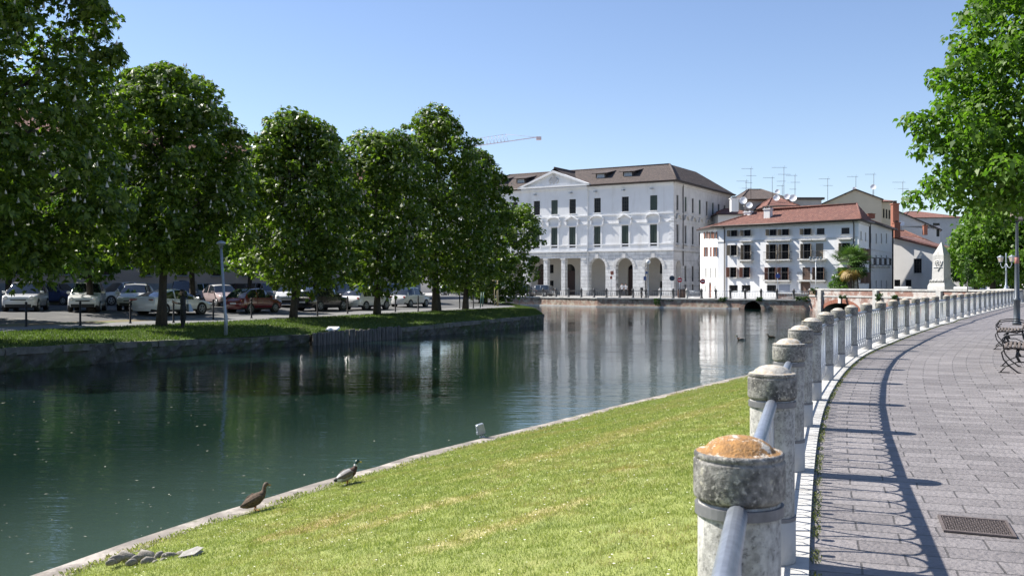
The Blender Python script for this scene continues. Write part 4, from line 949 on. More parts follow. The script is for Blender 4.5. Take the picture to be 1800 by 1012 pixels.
for px, kd, a, b, z0_, z1_ in specs:
    if kd == 'top':
        if px in (1442.4, 1486): window(house, hf, a, b, z0_, z1_, shut='closed', shutm='frame_dark', bars=(0, 0))
        else: window(house, hf, a, b, z0_, z1_, shut='open', shutm='shut_taupe', frame='frame_dark')
    elif kd == 'mid':
        w_ = window(house, hf, a, b, z0_, z1_, shut='closed' if px == 1440.5 else 'half' if px != 1289.3 else 'open', shutm='shut_taupe', frame='frame_dark', bal=.62 if px not in (1289.3,) else 0)
        if px != 1289.3: mb = MB(); hf.box(mb, a - .35, b + .35, 0, .42, z1_ + .38, z1_ + .5); hf.box(mb, a - .2, b + .2, 0, .2, z1_ + .26, z1_ + .38); mb.build('hood', M['stone'], w_)
    elif kd == 'low': window(house, hf, a, b, z0_, z1_, shut='closed' if px == 1417.3 else 'open', shutm='shut_red' if px < 1400 else 'shut_brown', frame='frame_dark', bal=.5 if px > 1340 else 0)
    else:
        w_ = window(house, hf, a, b, z0_, z1_, frame='frame_dark', bars=(3, 3), sill=False)
mb = MB(); hf.box(mb, dc - .6, dc + .6, -.2, -.12, GZ, hzz(1415, 495)); hf.box(mb, dc - .02, dc + .02, -.12, -.1, GZ, hzz(1415, 495) - .1); mb.build('door', M['shut_brown'], house)
c = hx(1379); mb = MB(); hf.box(mb, c - .7, c + .7, 0, .04, hzz(1379, 512), hzz(1379, 501.5)); hf.box(mb, c - .76, c + .76, 0, .06, hzz(1379, 501.5), hzz(1379, 500.8)); mb.build('wall_panel', flat('blue_grey_panel', (.36, .39, .45), .6), house)
for i, o in enumerate(side_w):
    k3 = i % 3
    window(house, hlf, *o[:4], shut='flat' if k3 < 2 and i < 9 and not (i == 4) else 'closed', shutm='shut_red' if k3 < 2 and i < 9 else 'shut_grey', frame='frame_dark', sill=False)
mb = MB(); hlf.box(mb, ds - .6, ds + .6, -.25, -.18, GZ, sdoor[3] - .62); mb.poly([hlf.p(ds + .6 * math.cos(w_), -.2, sdoor[3] - .62 + .6 * math.sin(w_)) for w_ in [math.pi * k_ / 10 for k_ in range(11)]]); mb.build('door', M['shut_red'], house)
for i, o in enumerate(rw): window(house, hrf, *o[:4], frame='frame_dark', shut='open' if i % 4 in (1, 2) else None, shutm='shut_brown')
mb = MB(); hf.box(mb, -.1, HLen + .05, 0, .16, HE - .38, HE - .12); hf.box(mb, -.1, HLen + .05, 0, .34, HE - .12, HE); hlf.box(mb, 0, 7.1, 0, .16, HE - .38, HE - .12); hrf.box(mb, 0, 6.7, 0, .16, HE - .38, HE - .12)
hf.box(mb, 0, HLen, 0, .06, hzz(1400, 420) - .08, hzz(1400, 420) + .06); mb.build('cornice', M['stone'], house)
for px in (1274, 1501.5): mb = MB(); mb.tube([hf.p(hx(px), .42, HE), hf.p(hx(px), .1, HE - .5), hf.p(hx(px), .1, GZ)], .06, 6); mb.build('downpipe', M['gutter'], house)
# hip roof with a long left slope
mb = MB(); ov = .6; a = Vector((-ov * .9, -ov, HE)); b = Vector((HLen + ov, -ov, HE)); c = Vector((RB[0] + ov, RB[1], HE)); d = Vector((LA[0] - .75, LA[1] + .2, HE))
rB = Vector((HLen - 2.2, 4.4, HE + 2.15)); rA = Vector((4.3, 4.7, HE + 2.2))
ribroof(mb, a, b, rB, rA); ribroof(mb, b, c, rB, rB); ribroof(mb, d, a, rA, rA)
ribroof(mb, c, d, rA, rB)
for p, q in ((rA, rB), (a, rA), (b, rB)): mb.tube([p + Vector((0, 0, .04)), q + Vector((0, 0, .04))], .12, 6)
for p, q in ((a, b), (b, c), (d, a)): mb.quad(p - Vector((0, 0, .14)), q - Vector((0, 0, .14)), q + Vector((0, 0, .03)), p + Vector((0, 0, .03)), 1)
mb.quad(*[p - Vector((0, 0, .14)) for p in (d, c, b, a)], 1)
hroof = mb.build('roof', [M['roof_red'], M['gutter']], house)
mb = MB(); mb.tube([a + Vector((-.05, -.1, -.02)), b + Vector((.05, -.1, -.02)), c + Vector((.1, 0, -.02))], .09, 6); mb.build('gutter', M['gutter'], hroof)
chimney(hroof, hx(1338.5), 1.6, HE + .5, .8, .7, 1.35); chimney(hroof, 2.6, 3.0, HE + 1.2, .9, .6, .55)

# house joined on its right side, facing the side canal
O2 = HL + HD * HLen + RSd * 6.75
nb_ = thing('canal_house', 'narrow pale plaster house with small windows joined to the right end of the white house', 'building', (O2.x, O2.y, 0), math.atan2(RSd.y, RSd.x))
zt_ = lambda px, py: py2z(px, py, O2, RSd); sx_ = lambda px: px2x(px, O2, RSd)
NL = 18.9; NE = zt_(1545, 396); ops = []
NW = []
for px in (1530.5, 1540.3, 1549.3, 1558.3):
    for t, b in ((410.6, 426.5), (448.5, 466), (493, 505)): c = sx_(px); NW.append((c - .5, c + .5, zt_(px, b), zt_(px, t)))
mb = MB(); facade(mb, (0, 0), (NL, 0), GZ, NE, NW); mb.quad((NL, 0, GZ), (NL, 9, GZ), (NL, 9, NE), (NL, 0, NE)); mb.quad((NL, 9, GZ), (0, 9, GZ), (0, 9, NE), (NL, 9, NE)); mb.quad((0, 9, HE - 1), (0, 0, HE - 1), (0, 0, NE), (0, 9, NE)); mb.build('wall', M['pale'], nb_)
nf = Fr((0, 0), (1, 0))
for i, o in enumerate(NW): window(nb_, nf, *o, frame='frame_dark', shut=None, bal=.5 if i % 3 == 1 else 0)
hip_roof(nb_, 0, NL, 0, 9, NE, 2.0, 3, M['roof_red'])
mb = MB(); nf.box(mb, 0, NL, 0, .06, zt_(1545, 441), zt_(1545, 439)); mb.build('string_course', M['stone'], nb_)
for s_ in (.3, NL - .4): mb = MB(); mb.tube([(s_, -.1, NE), (s_, -.1, GZ)], .09, 6); mb.build('downpipe', M['gutter'], nb_)

# pale lean-to building beyond the side canal
WD = Vector((.73, -.683, 0)).normalized(); WY = Vector((.683, .73, 0))
W0 = Vector(((1563 - 900) / F * 133, 133, 0))
wl_ = px2x(1695.5, W0, WD)
ann = thing('lean_to_building', 'low cream building with a sloping tiled roof edge behind the stone obelisk', 'building', (W0.x, W0.y, 0), math.atan2(WD.y, WD.x))
za, zb_ = py2z(1566, 413.5, W0, WD), py2z(1695.5, 447, W0, WD); xs_ = lambda px: px2x(px, W0, WD); zs_ = lambda px, py: py2z(px, py, W0, WD)
ztp = lambda x: za + (zb_ - za) * x / wl_
ops = [(xs_(1606), xs_(1620), zs_(1613, 480), zs_(1613, 454)), (xs_(1591.5), xs_(1602), GZ, zs_(1597, 491.5)), (xs_(1572), xs_(1582.5), GZ, zs_(1577, 491.5)), (xs_(1679), xs_(1686), zs_(1682, 479), zs_(1682, 450)), (xs_(1667), xs_(1673), zs_(1670, 502), zs_(1670, 491)), (xs_(1687), xs_(1692), zs_(1690, 504), zs_(1690, 492))]
mb = MB(); facade(mb, (0, 0), (wl_, 0), GZ, zb_ - .3, [(o[0], o[1], o[2], min(o[3], zb_ - .45)) for o in ops])
mb.quad((0, 0, zb_ - .3), (wl_, 0, zb_ - .3), (wl_, 0, zb_), (0, 0, za)); mb.quad((wl_, 0, GZ), (wl_, 9, GZ), (wl_, 9, zb_), (wl_, 0, zb_)); mb.quad((0, 9, GZ), (0, 0, GZ), (0, 0, za), (0, 9, za)); mb.quad((wl_, 9, GZ), (0, 9, GZ), (0, 9, za), (wl_, 9, zb_)); mb.build('wall', M['cream_l'] if 'cream_l' in M else M['pale'], ann)
wf = Fr((0, 0), (1, 0))
window(ann, wf, ops[0][0], ops[0][1], ops[0][2], min(ops[0][3], zb_ - .45), frame='frame_dark', bars=(2, 4)); 
for o in ops[1:3]: window(ann, wf, o[0], o[1], o[2], o[3], frame='frame_dark', bars=(0, 1), sill=False)
window(ann, wf, ops[3][0], ops[3][1], ops[3][2], min(ops[3][3], zb_ - .45), frame='frame_dark', bars=(1, 2), shut='half', shutm='shut_brown', bal=.5)
for o in ops[4:]: window(ann, wf, o[0], o[1], o[2], o[3], frame='frame_dark', bars=(0, 1))
mb = MB(); mb.quad((-.3, -.4, za + .05), (wl_ + .4, -.4, ztp(wl_ + .4) + .05), (wl_ + .4, 9, ztp(wl_ + .4) + .05), (-.3, 9, za + .05)); mb.quad((-.3, -.4, za - .15), (-.3, -.4, za + .05), (wl_ + .4, -.4, ztp(wl_ + .4) + .05), (wl_ + .4, -.4, ztp(wl_ + .4) - .15)); mb.quad((-.3, -.4, za - .15), (wl_ + .4, -.4, ztp(wl_ + .4) - .15), (wl_ + .4, 0, ztp(wl_ + .4) - .15), (-.3, 0, za - .15), 1)
for k_ in range(60): x = -.3 + (wl_ + .7) * k_ / 60; mb.box((x + .1, -.36, ztp(x) + .08), (.16, .3, .1), 0)
mb.build('roof', [M['roof_red'], M['stone']], ann)
mb = MB(); x = xs_(1665); mb.tube([(x + .5, -.35, ztp(x) - .1), (x, -.1, ztp(x) - .7), (x, -.1, GZ)], .08, 6); mb.build('downpipe', M['gutter'], ann)

# ------------------------------------------------------------------ background houses behind the white house
def block(name, label, px0, px1, pyt, Y, depth, mat, roof=None, rh=2., rz=0, gable=False, cat='building', wins=(), gdir=None, ov=.4):
    a = wp(px0, pyt, Y); w_ = (px1 - px0) / F * Y; o = thing(name, label, cat, (a.x, Y, 0), rz)
    ops = []
    for (p0, p1, q0, q1) in wins: ops.append(((p0 - px0) / F * Y, (p1 - px0) / F * Y, CH + (HZ - q1) / F * Y, CH + (HZ - q0) / F * Y))
    mb = MB(); facade(mb, (0, 0), (w_, 0), GZ, a.z, ops); mb.quad((w_, 0, GZ), (w_, depth, GZ), (w_, depth, a.z), (w_, 0, a.z)); mb.quad((w_, depth, GZ), (0, depth, GZ), (0, depth, a.z), (w_, depth, a.z)); mb.quad((0, depth, GZ), (0, 0, GZ), (0, 0, a.z), (0, depth, a.z))
    if roof is None: mb.quad((0, 0, a.z), (w_, 0, a.z), (w_, depth, a.z), (0, depth, a.z))
    mb.build('wall', mat, o)
    f_ = Fr((0, 0), (1, 0))
    for q in ops: window(o, f_, *q, frame='frame_dark', sill=False)
    if roof == 'hip': hip_roof(o, 0, w_, 0, depth, a.z, rh, min(w_, depth) / 2.2, M['roof_red'], ov=ov, gable=gable)
    elif roof == 'brownhip': hip_roof(o, 0, w_, 0, depth, a.z, rh, min(w_, depth) / 2.2, M['roof_brown'], ov=ov)
    elif roof == 'flat':
        mb = MB(); mb.bx(-ov, w_ + ov, -ov, depth + ov, a.z, a.z + .35); mb.build('roof', M['gutter'], o)
    elif roof == 'front_gable':
        pk, pr = rh  # peak pixel x, pixel y
        kx = (pk - px0) / F * Y; kz_ = CH + (HZ - pr) / F * Y; zr = a.z + (gdir or 0)
        mb = MB(); mb.poly([(0, 0, a.z - .01), (w_, 0, a.z - .01), (w_, 0, zr), (kx, 0, kz_), (0, 0, a.z)]); mb.build('gable', mat, o)
        mb = MB()
        for p, q in (((-.3, a.z - .1), (kx, kz_ + .05)), ((w_ + .3, zr - .1), (kx, kz_ + .05))):
            y0, y1 = -.35, depth; q_ = [(p[0], y0, p[1]), (q[0], y0, q[1]), (q[0], y1, q[1]), (p[0], y1, p[1])]; mb.quad(*q_)
            mb.quad((p[0], y0, p[1] - .22), (q[0], y0, q[1] - .22), (q[0], y0, q[1]), (p[0], y0, p[1]), 1)
        mb.build('roof', [M['roof_red'], M['gutter']], o)
    return o
block('rear_house', 'small roofed house with brown hip roof rising directly behind the white house roof', 1308, 1378, 351, 158, 12, M['cream'], 'brownhip', rh=2.2, ov=.8)
block('rear_house', 'narrow plaster house with red hip roof between white house roof and brown roof', 1352, 1400, 362.5, 150, 9, M['pinkish'], 'hip', rh=1.6, wins=((1372, 1380, 365, 372), (1390, 1397, 364, 371)))
block('penthouse', 'grey flat-roofed penthouse block behind the white house ridge', 1392, 1444, 351, 156, 10, M['concrete_grey'], 'flat', wins=((1412, 1424, 361, 368),))
block('yellow_house', 'tall pale yellow house with a wide gable behind the white house', 1447, 1543, 357, 160, 16, M['yellow'], 'front_gable', rh=(1500.5, 334), gdir=.5, wins=(), rz=-R(19))
yh = block('yellow_house_wing', 'shaded yellow wing with shuttered windows at the right of the gabled house', 1544, 1568, 355, 161, 14, M['yellow'], 'hip', rh=1.0, wins=((1545, 1549, 365, 381), (1552, 1555, 367, 383), (1557, 1560, 368, 384), (1562, 1565, 369, 385)))
block('brick_gable_house', 'brown brick gable house squeezed between the palace and the white house', 1253, 1281, 366, 172, 14, M['chimney_brick'], 'front_gable', rh=(1268, 334), gdir=-1.5, rz=-R(13))
block('low_house', 'low house with red roof and white chimney beside the palace side wall', 1262, 1318, 377, 150, 8, M['pale'], 'hip', rh=1.1)
block('white_gabled_house', 'plain white wall sloping down to the right behind the brick chimneys', 1574, 1646, 398, 165, 14, M['pale'], 'front_gable', rh=(1578, 371), gdir=-.6, wins=((1640, 1645, 402, 417),), rz=-R(22))
block('grey_block', 'large blue-grey rear building with sheeted scaffolding on its wall', 1588, 1690, 383, 205, 20, M['plinth'], 'hip', rh=2.0, wins=((1640, 1652, 392, 400),))
block('red_roof_house', 'low house with long red tiled roof and small windows above the lean-to building', 1570, 1640, 430, 150, 10, M['yellow'], 'hip', rh=2.4, wins=((1582, 1587, 431, 437), (1592, 1597, 431, 437)))
def chimney_stack(px, py0, py1, Y, w_, label, mat='chimney_brick', pots=True):
    a = wp(px, py0, Y); b = wp(px, py1, Y); o = thing('chimney_stack', label, 'chimney', (a.x, Y, a.z)); h = b.z - a.z
    mb = MB(); mb.bx(-w_ / 2, w_ / 2, -w_ / 2, w_ / 2, 0, h * .85); mb.bx(-w_ * .6, w_ * .6, -w_ * .6, w_ * .6, h * .85, h * .9); mb.build('stack', M[mat], o)
    mb = MB(); mb.lathe((0, 0, h * .9), [(w_ * .3, 0), (w_ * .36, h * .04), (w_ * .3, h * .08), (w_ * .4, h * .1)], 8); mb.build('pot', M['gutter'], o)
chimney_stack(1573, 398, 353, 143, .9, 'tall round-topped brick chimney with white band right of the yellow house')
chimney_stack(1575.5, 418, 388, 132, .8, 'shorter square brick chimney in front of the tall brick one')
chimney_stack(1626, 413, 394, 158, .6, 'small brick chimney standing alone against the plain white wall')
chimney_stack(1530, 384, 375, 128, .9, 'squat brick chimney at the right end of the white house roof')
chimney_stack(1290.5, 372, 346, 146, 1.1, 'white chimney with a little tiled roof left of the brown roof', 'plaster')
def antenna(px, py0, py1, Y, label, arms=2, s=1):
    a = wp(px, py0, Y); b = wp(px, py1, Y); o = thing('tv_antenna', label, 'antenna', (a.x, Y, a.z), group='television antennas on the roofs'); h = b.z - a.z
    mb = MB(); mb.tube([(0, 0, -.5), (0, 0, h)], .035, 5); mb.build('mast', M['gutter'], o)
    mb = MB()
    for k_ in range(arms):
        z = h - .05 - k_ * 1.1; L_ = (1.5 - .3 * k_) * s; mb.tube([(-L_ if k_ % 2 == 0 else -L_ * .6, 0, z), (L_ * .25 if k_ % 2 == 0 else L_ * .7, 0, z)], .022, 4)
        for q in range(6): x = -L_ * .95 + q * L_ * .2; mb.tube([(x, -.25, z), (x, .25, z)], .012, 3)
    mb.tube([(0, 0, h - .05), (.12, 0, h + .3)], .015, 3); mb.build('aerial', M['gutter'], o)
antenna(1311.5, 352, 318, 150, 'antenna on a short mast left of the brown hip roof', 2); antenna(1320, 352, 296, 152, 'tall antenna mast rising left of the brown roof peak', 3)
antenna(1357.5, 350, 312, 156, 'short single-arm antenna right of the brown roof peak', 1); antenna(1378, 350, 294, 155, 'tallest antenna mast above the grey penthouse left end', 3, 1.3)
antenna(1375, 350, 326, 158, 'lowest thin antenna beside the tallest mast', 1, .6); antenna(1397.5, 350, 308, 155, 'three-armed antenna above the penthouse dishes', 3)
antenna(1455, 354, 314, 160, 'antenna above the left eave of the yellow gable', 2); antenna(1504.5, 336, 310, 162, 'antenna on the peak of the yellow gable', 1)
antenna(1536, 345, 306, 163, 'antenna on the right slope of the yellow gable', 1); antenna(1587, 372, 320, 166, 'tall thin antenna above the plain white wall', 2, 1.2)
def dish(px, py, Y, r_, label):
    r_ *= .78
    a = wp(px, py, Y); o = thing('satellite_dish', label, 'satellite dish', (a.x, Y, a.z), group='satellite dishes on the roofs')
    mb = MB(); mb.lathe((0, 0, 0), [(.02, 0), (r_ * .5, .03 * r_), (r_ * .85, .12 * r_), (r_, .2 * r_), (r_ * 1.02, .2 * r_), (r_ * .85, .07 * r_), (.02, -.06)], 16, 0, cap=False)
    q = mb.build('reflector', M['white_metal'], o); q.rotation_euler = (R(72), R(0), R(-22))
    mb = MB(); mb.tube([(0, .05, 0), (0, .15, -.2), (0, .15, -1.3)], .04, 5); mb.tube([(0, 0, -r_ * .9), (-.15, -r_ * 1.0, -.1)], .02, 4); mb.build('arm', M['galv_light'], o)
dish(1306.5, 353, 146, .75, 'white satellite dish beside the white chimney'); dish(1317.5, 361, 144, .6, 'satellite dish on the white house roof peak')
dish(1365, 348, 152, .65, 'lower white dish of the pair near the tallest mast'); dish(1366.5, 337, 156, .5, 'upper small dish near the tallest mast')
dish(1383.5, 346, 152, .6, 'middle white dish at the penthouse left edge'); dish(1394, 348.5, 151, .75, 'large white dish at the penthouse roof corner')
dish(1535, 329, 161, .6, 'white dish on the yellow house right slope'); dish(1585, 393, 158, .55, 'white dish beside the tall brick chimneys'); dish(1502, 332, 160, .4, 'small dish at the yellow gable peak')

# ------------------------------------------------------------------ bridge
brz, brL = local_frame(BR0, BR1); BD = (BR1 - BR0).normalized(); BY = Vector((-BD.y, BD.x, 0))
bridge = thing('brick_bridge', 'low brick bridge with a round arch and white stone parapet coping', 'bridge', (BR0.x, BR0.y, 0), brz)
bx_ = lambda px: px2x(px, BR0, BD)
a0, a1 = bx_(1447), bx_(1509.5); top = py2z(1478, 532.5, BR0, BD); cz = (a0 + a1) / 2; r_ = (a1 - a0) / 2
PT = 1.03
mb = MB(); mb.bx(0, a0, 0, .6, -3, .12); mb.bx(a1, brL, 0, .6, -3, .12); prev = None; ah = top - WZ + .12
arcp = [(cz - r_ * math.cos(math.pi * k_ / 20), WZ - .12 + ah * math.sin(math.pi * k_ / 20)) for k_ in range(21)]
for p, q in zip(arcp[:-1], arcp[1:]):
    mb.quad((p[0], 0, p[1]), (q[0], 0, q[1]), (q[0], 0, .12), (p[0], 0, .12)); mb.quad((p[0], 7, p[1]), (q[0], 7, q[1]), (q[0], 0, q[1]), (p[0], 0, p[1]))
mb.quad((a0, 0, -3), (a0, 7, -3), (a0, 7, WZ), (a0, 0, WZ)); mb.quad((a1, 7, -3), (a1, 0, -3), (a1, 0, WZ), (a1, 7, WZ))
mb.bx(0, brL, 0.03, .42, .30, PT - .16)
mb.build('wall', M['brick_red'], bridge)
mb = MB()
mb.bx(0, brL, -.06, .5, .12, .30)
xs = [0, bx_(1541), bx_(1656), brL - .5]
mb.bx(0, brL, -.06, .52, PT - .16, PT)
mb.build('coping', M['coping'], bridge)
mb = MB()
for px in (1443.5, 1541, 1653): mb = MB(); x = bx_(px); mb.bx(x - .3, x + .3, -.28, -.001, -3, PT - .17); mb.build('pilaster', M['coping'], bridge)
mb = MB(); N_ = 26
for k_ in range(N_):
    w0, w1 = math.pi * (k_ + .03) / N_, math.pi * (k_ + .97) / N_
    q = [(cz - (r_ + dr) * math.cos(w_), WZ - .12 + (ah + dr) * math.sin(w_)) for dr, w_ in ((.0, w0), (.42, w0), (.42, w1), (.0, w1))]
    mb.add([(a, -.05, b) for a, b in q] + [(a, 0.01, b) for a, b in q], [(0, 3, 2, 1), (1, 2, 6, 5), (0, 1, 5, 4), (3, 7, 6, 2)])
mb.build('arch_ring', M['chimney_brick'], bridge)
mb = MB(); mb.bx(cz - .22, cz + .22, -.16, -.051, top - .02, top + .62); mb.build('keystone', M['stone'], bridge)
for px0, px1 in ((1571, 1596), (1675.5, 1702)): a_, b_ = bx_(px0), bx_(px1); mb = MB(); mb.box(((a_ + b_) / 2, .24, PT + .13), (b_ - a_, .5, .24), bev=.05); mb.build('parapet_block', M['stone'], bridge)
# round lamp platform at the right end of the parapet
x = bx_(1764); mb = MB(); mb.lathe((x, .3, 0), [(1.5, -.1), (1.5, PT - .12), (1.62, PT - .1), (1.62, PT + .03), (.3, PT + .10)], 24); mb.build('lamp_platform', M['coping'], bridge)
# low brick wall between quay railing and bridge (behind the railing, pixels 1364..1423)
p0, p1 = on_quay(1362, .9), on_quay(1422, .9); rz_, L_ = local_frame(p0, p1)
lw = thing('low_brick_wall', 'short low brick wall behind the quay railing beside the bridge', 'wall', (p0.x, p0.y, GZ), rz_)
mb = MB(); mb.bx(0, L_, 0, .35, 0, .62); mb.build('wall', M['brick_red'], lw); mb = MB(); mb.bx(-.05, L_, -.05, .4, .62, .72); mb.build('coping', M['coping'], lw)

# obelisk monument behind the parapet
mo = BR0 + BD * bx_(1636) + BY * 1.3; so_ = mo.y / F
mon = thing('obelisk', 'white stone obelisk monument with carved wreath and cross rising above the parapet', 'monument', (mo.x, mo.y, 0), brz + R(6))
zt_ = CH + (HZ - 425.5) * so_; zb_ = PT; zs2 = CH + (HZ - 497) * so_; zsh = CH + (HZ - 448) * so_; w2 = .68; d2 = .5
mb = MB()
def frus(z0, z1, wa, da, wb, db, m=0):
    vs = [(-wa, -da, z0), (wa, -da, z0), (wa, da, z0), (-wa, da, z0), (-wb, -db, z1), (wb, -db, z1), (wb, db, z1), (-wb, db, z1)]
    mb.add(vs, [(3, 2, 1, 0), (4, 5, 6, 7), (0, 1, 5, 4), (1, 2, 6, 5), (2, 3, 7, 6), (3, 0, 4, 7)], m)
frus(0, zb_ + .3, .98, .75, .98, .75); frus(zb_ + .3, zs2, .98, .75, .86, .64); mb.build('pedestal', M['monument'], mon)
mb = MB(); frus(zs2, zs2 + .3, .80, .6, .72, .54); frus(zs2 + .3, zsh, .68, .5, .62, .45); frus(zsh, zt_, .62, .45, .02, .02); sh = mb.build('shaft', M['monument'], mon)
mb = MB(); zc_ = (zsh + zs2) / 2 + .55
ringp = [(.30 * math.cos(a), -.55, zc_ + .30 * math.sin(a)) for a in np.linspace(R(-40), R(250), 16)]; mb.tube(ringp, .05, 6)
mb.tube([(.12 * math.cos(a), -.53, zc_ + .12 * math.sin(a)) for a in np.linspace(0, R(330), 10)], .04, 5)
mb.tube([(-.5, -.53, zc_ - .38), (.5, -.53, zc_ - .38)], .035, 5); mb.tube([(.0, -.53, zc_ - .75), (.42, -.53, zc_ - .1), (.52, -.5, zc_ + .2)], .045, 5)
mb.build('wreath_relief', M['stone'], sh)
mb = MB()
for k_ in range(9): mb.tube([(-.72 + k_ * .18 - .08, -.62, zs2 + .1 + .04 * math.sin(k_ * 2)), (-.72 + k_ * .18 + .06, -.66, zs2 + .22 + .05 * math.cos(k_ * 3))], .08, 6)
mb.build('garland', M['coping'], mon)

# ------------------------------------------------------------------ left bank terrain
O_ = np.array([-17.2, 32.5]); U_ = np.array([.470, .883]); U_ /= np.linalg.norm(U_); V_ = np.array([-U_[1], U_[0]])
def sv(x, y): d = np.array([x, y]) - O_; return float(d @ U_), float(d @ V_)
def xy(s, v): p = O_ + U_ * s + V_ * v; return float(p[0]), float(p[1])
def edge_z(s): return float(np.interp(s, [-60, -20, 0, 6, 13, 23, 32, 43, 80], [-.55, -.55, -.62, -.70, -.90, -.88, -.74, -.70, -.5]))
def bz(x, y):
    s, v = sv(x, y); ez = edge_z(s)
    return float(np.interp(v, [-5, 0, .6, 4, 8, 13.8, 18, 80], [ez, ez, ez + .04, ez * .45 - .46 * .55 + .06, -.42, -.30, -.02, .0]))
def lg(px, py):
    drop = 2.0
    for _ in range(12): p = gp(px, py, drop); drop = .5 * drop + .5 * (CH - bz(p.x, p.y))
    p = gp(px, py, drop); return Vector((p.x, p.y, bz(p.x, p.y)))
def edge_v(s): return float(np.interp(s, [-70, -10, 0, 5.5, 13.3, 15.7, 16.2, 23.4, 32.1, 40, 43], [3, .8, 0, .3, .9, .6, .1, -.05, -.2, .3, .8]))
def vmin(s): return edge_v(s) if s <= 43 else float(np.interp(s, [43, 50, 63, 80, 92], [.8, 5, 15, 27, 35]))
M['bank_grass'] = stain(pm('bank_grass', (.11, .17, .035), .95, col2=(.06, .11, .02), scale=1.3, bump=.12, bscale=30, detail=10), (.20, .16, .08), .35, .56, .68, amt=.8)
sg = np.concatenate([np.linspace(-70, 43, 150), np.linspace(44, 92, 50)])
vl = np.array([0, .12, .5, 1, 2, 3.2, 4.5, 6, 7.3])
rr_ = np.random.RandomState(4)
G = np.zeros((len(sg), len(vl), 3))
for i, s in enumerate(sg):
    v0 = vmin(s); hi = max(v0 + .8, 7.3)
    for j, t in enumerate(vl / 7.3):
        v = v0 + (hi - v0) * t; x, y = xy(s, v); G[i, j] = (x, y, bz(x, y) + (rr_.rand() - .5) * .05 * (0 < t < 1))
struct(grid('bank_lawn', G, M['bank_grass'], flip=True))
def sheet(name, v0, v1, nv, mat, s0=-70, s1=92, dz=0, sstep=2., sfun=None):
    ss = np.arange(s0, s1 + .01, sstep); Gd = np.zeros((len(ss), nv, 3))
    for i, s in enumerate(ss):
        a = max(v0, vmin(s) + .8 if v0 <= 7.3 else vmin(s) + .8); b = max(v1, a + .01)
        for j, t in enumerate(np.linspace(0, 1, nv)): x, y = xy(s, a + (b - a) * t); Gd[i, j] = (x, y, bz(x, y) + dz)
    return struct(grid(name, Gd, mat, flip=True))
sheet('bank_ground', 6.9, 80, 30, M['asphalt'], dz=-.012)
M['footpath'] = stain(pm('bank_footpath', (.20, .20, .20), .9, vary=.2, scale=3, bump=.02), (.13, .13, .125), .5, .5, .7)
sheet('footpath', 7.3, 10.6, 5, M['footpath'], dz=.0)
M['dry_verge'] = stain(pm('dry_verge', (.20, .16, .10), .95, col2=(.14, .10, .06), scale=2, bump=.06), (.10, .15, .04), .6, .5, .62)
sheet('verge', 10.3, 12.0, 4, M['dry_verge'], s0=-30, s1=16, dz=.006, sstep=.5)
rg = np.random.RandomState(77); nb = 90000; pts_ = []
for _ in range(nb):
    s = rg.uniform(-3, 60); v0 = vmin(s); v = v0 + .05 + rg.rand() * max(.1, max(7.35, v0 + .8) - v0); x, y = xy(s, v); pts_.append((x, y, bz(x, y)))
pts_ = np.array(pts_); hh_ = .05 + .07 * rg.rand(nb); an_ = rg.rand(nb) * 6.283; wd_ = .014 + .012 * rg.rand(nb); la_ = rg.rand(nb) * 6.283
Dd = np.stack([np.cos(an_) * wd_, np.sin(an_) * wd_, 0 * wd_], 1); Tt = pts_ + np.stack([np.cos(la_) * hh_ * .6, np.sin(la_) * hh_ * .6, hh_], 1)
M['grass_bank'] = leafmat('bank_grass_blades', (.045, .075, .015), (.12, .15, .04), .3, .6)
tag(tri_mesh('grass', np.stack([pts_ - Dd, pts_ + Dd, Tt], 1), 3, M['grass_bank']), 'rough shaded grass on the left bank under the chestnuts', 'grass', kind='stuff')
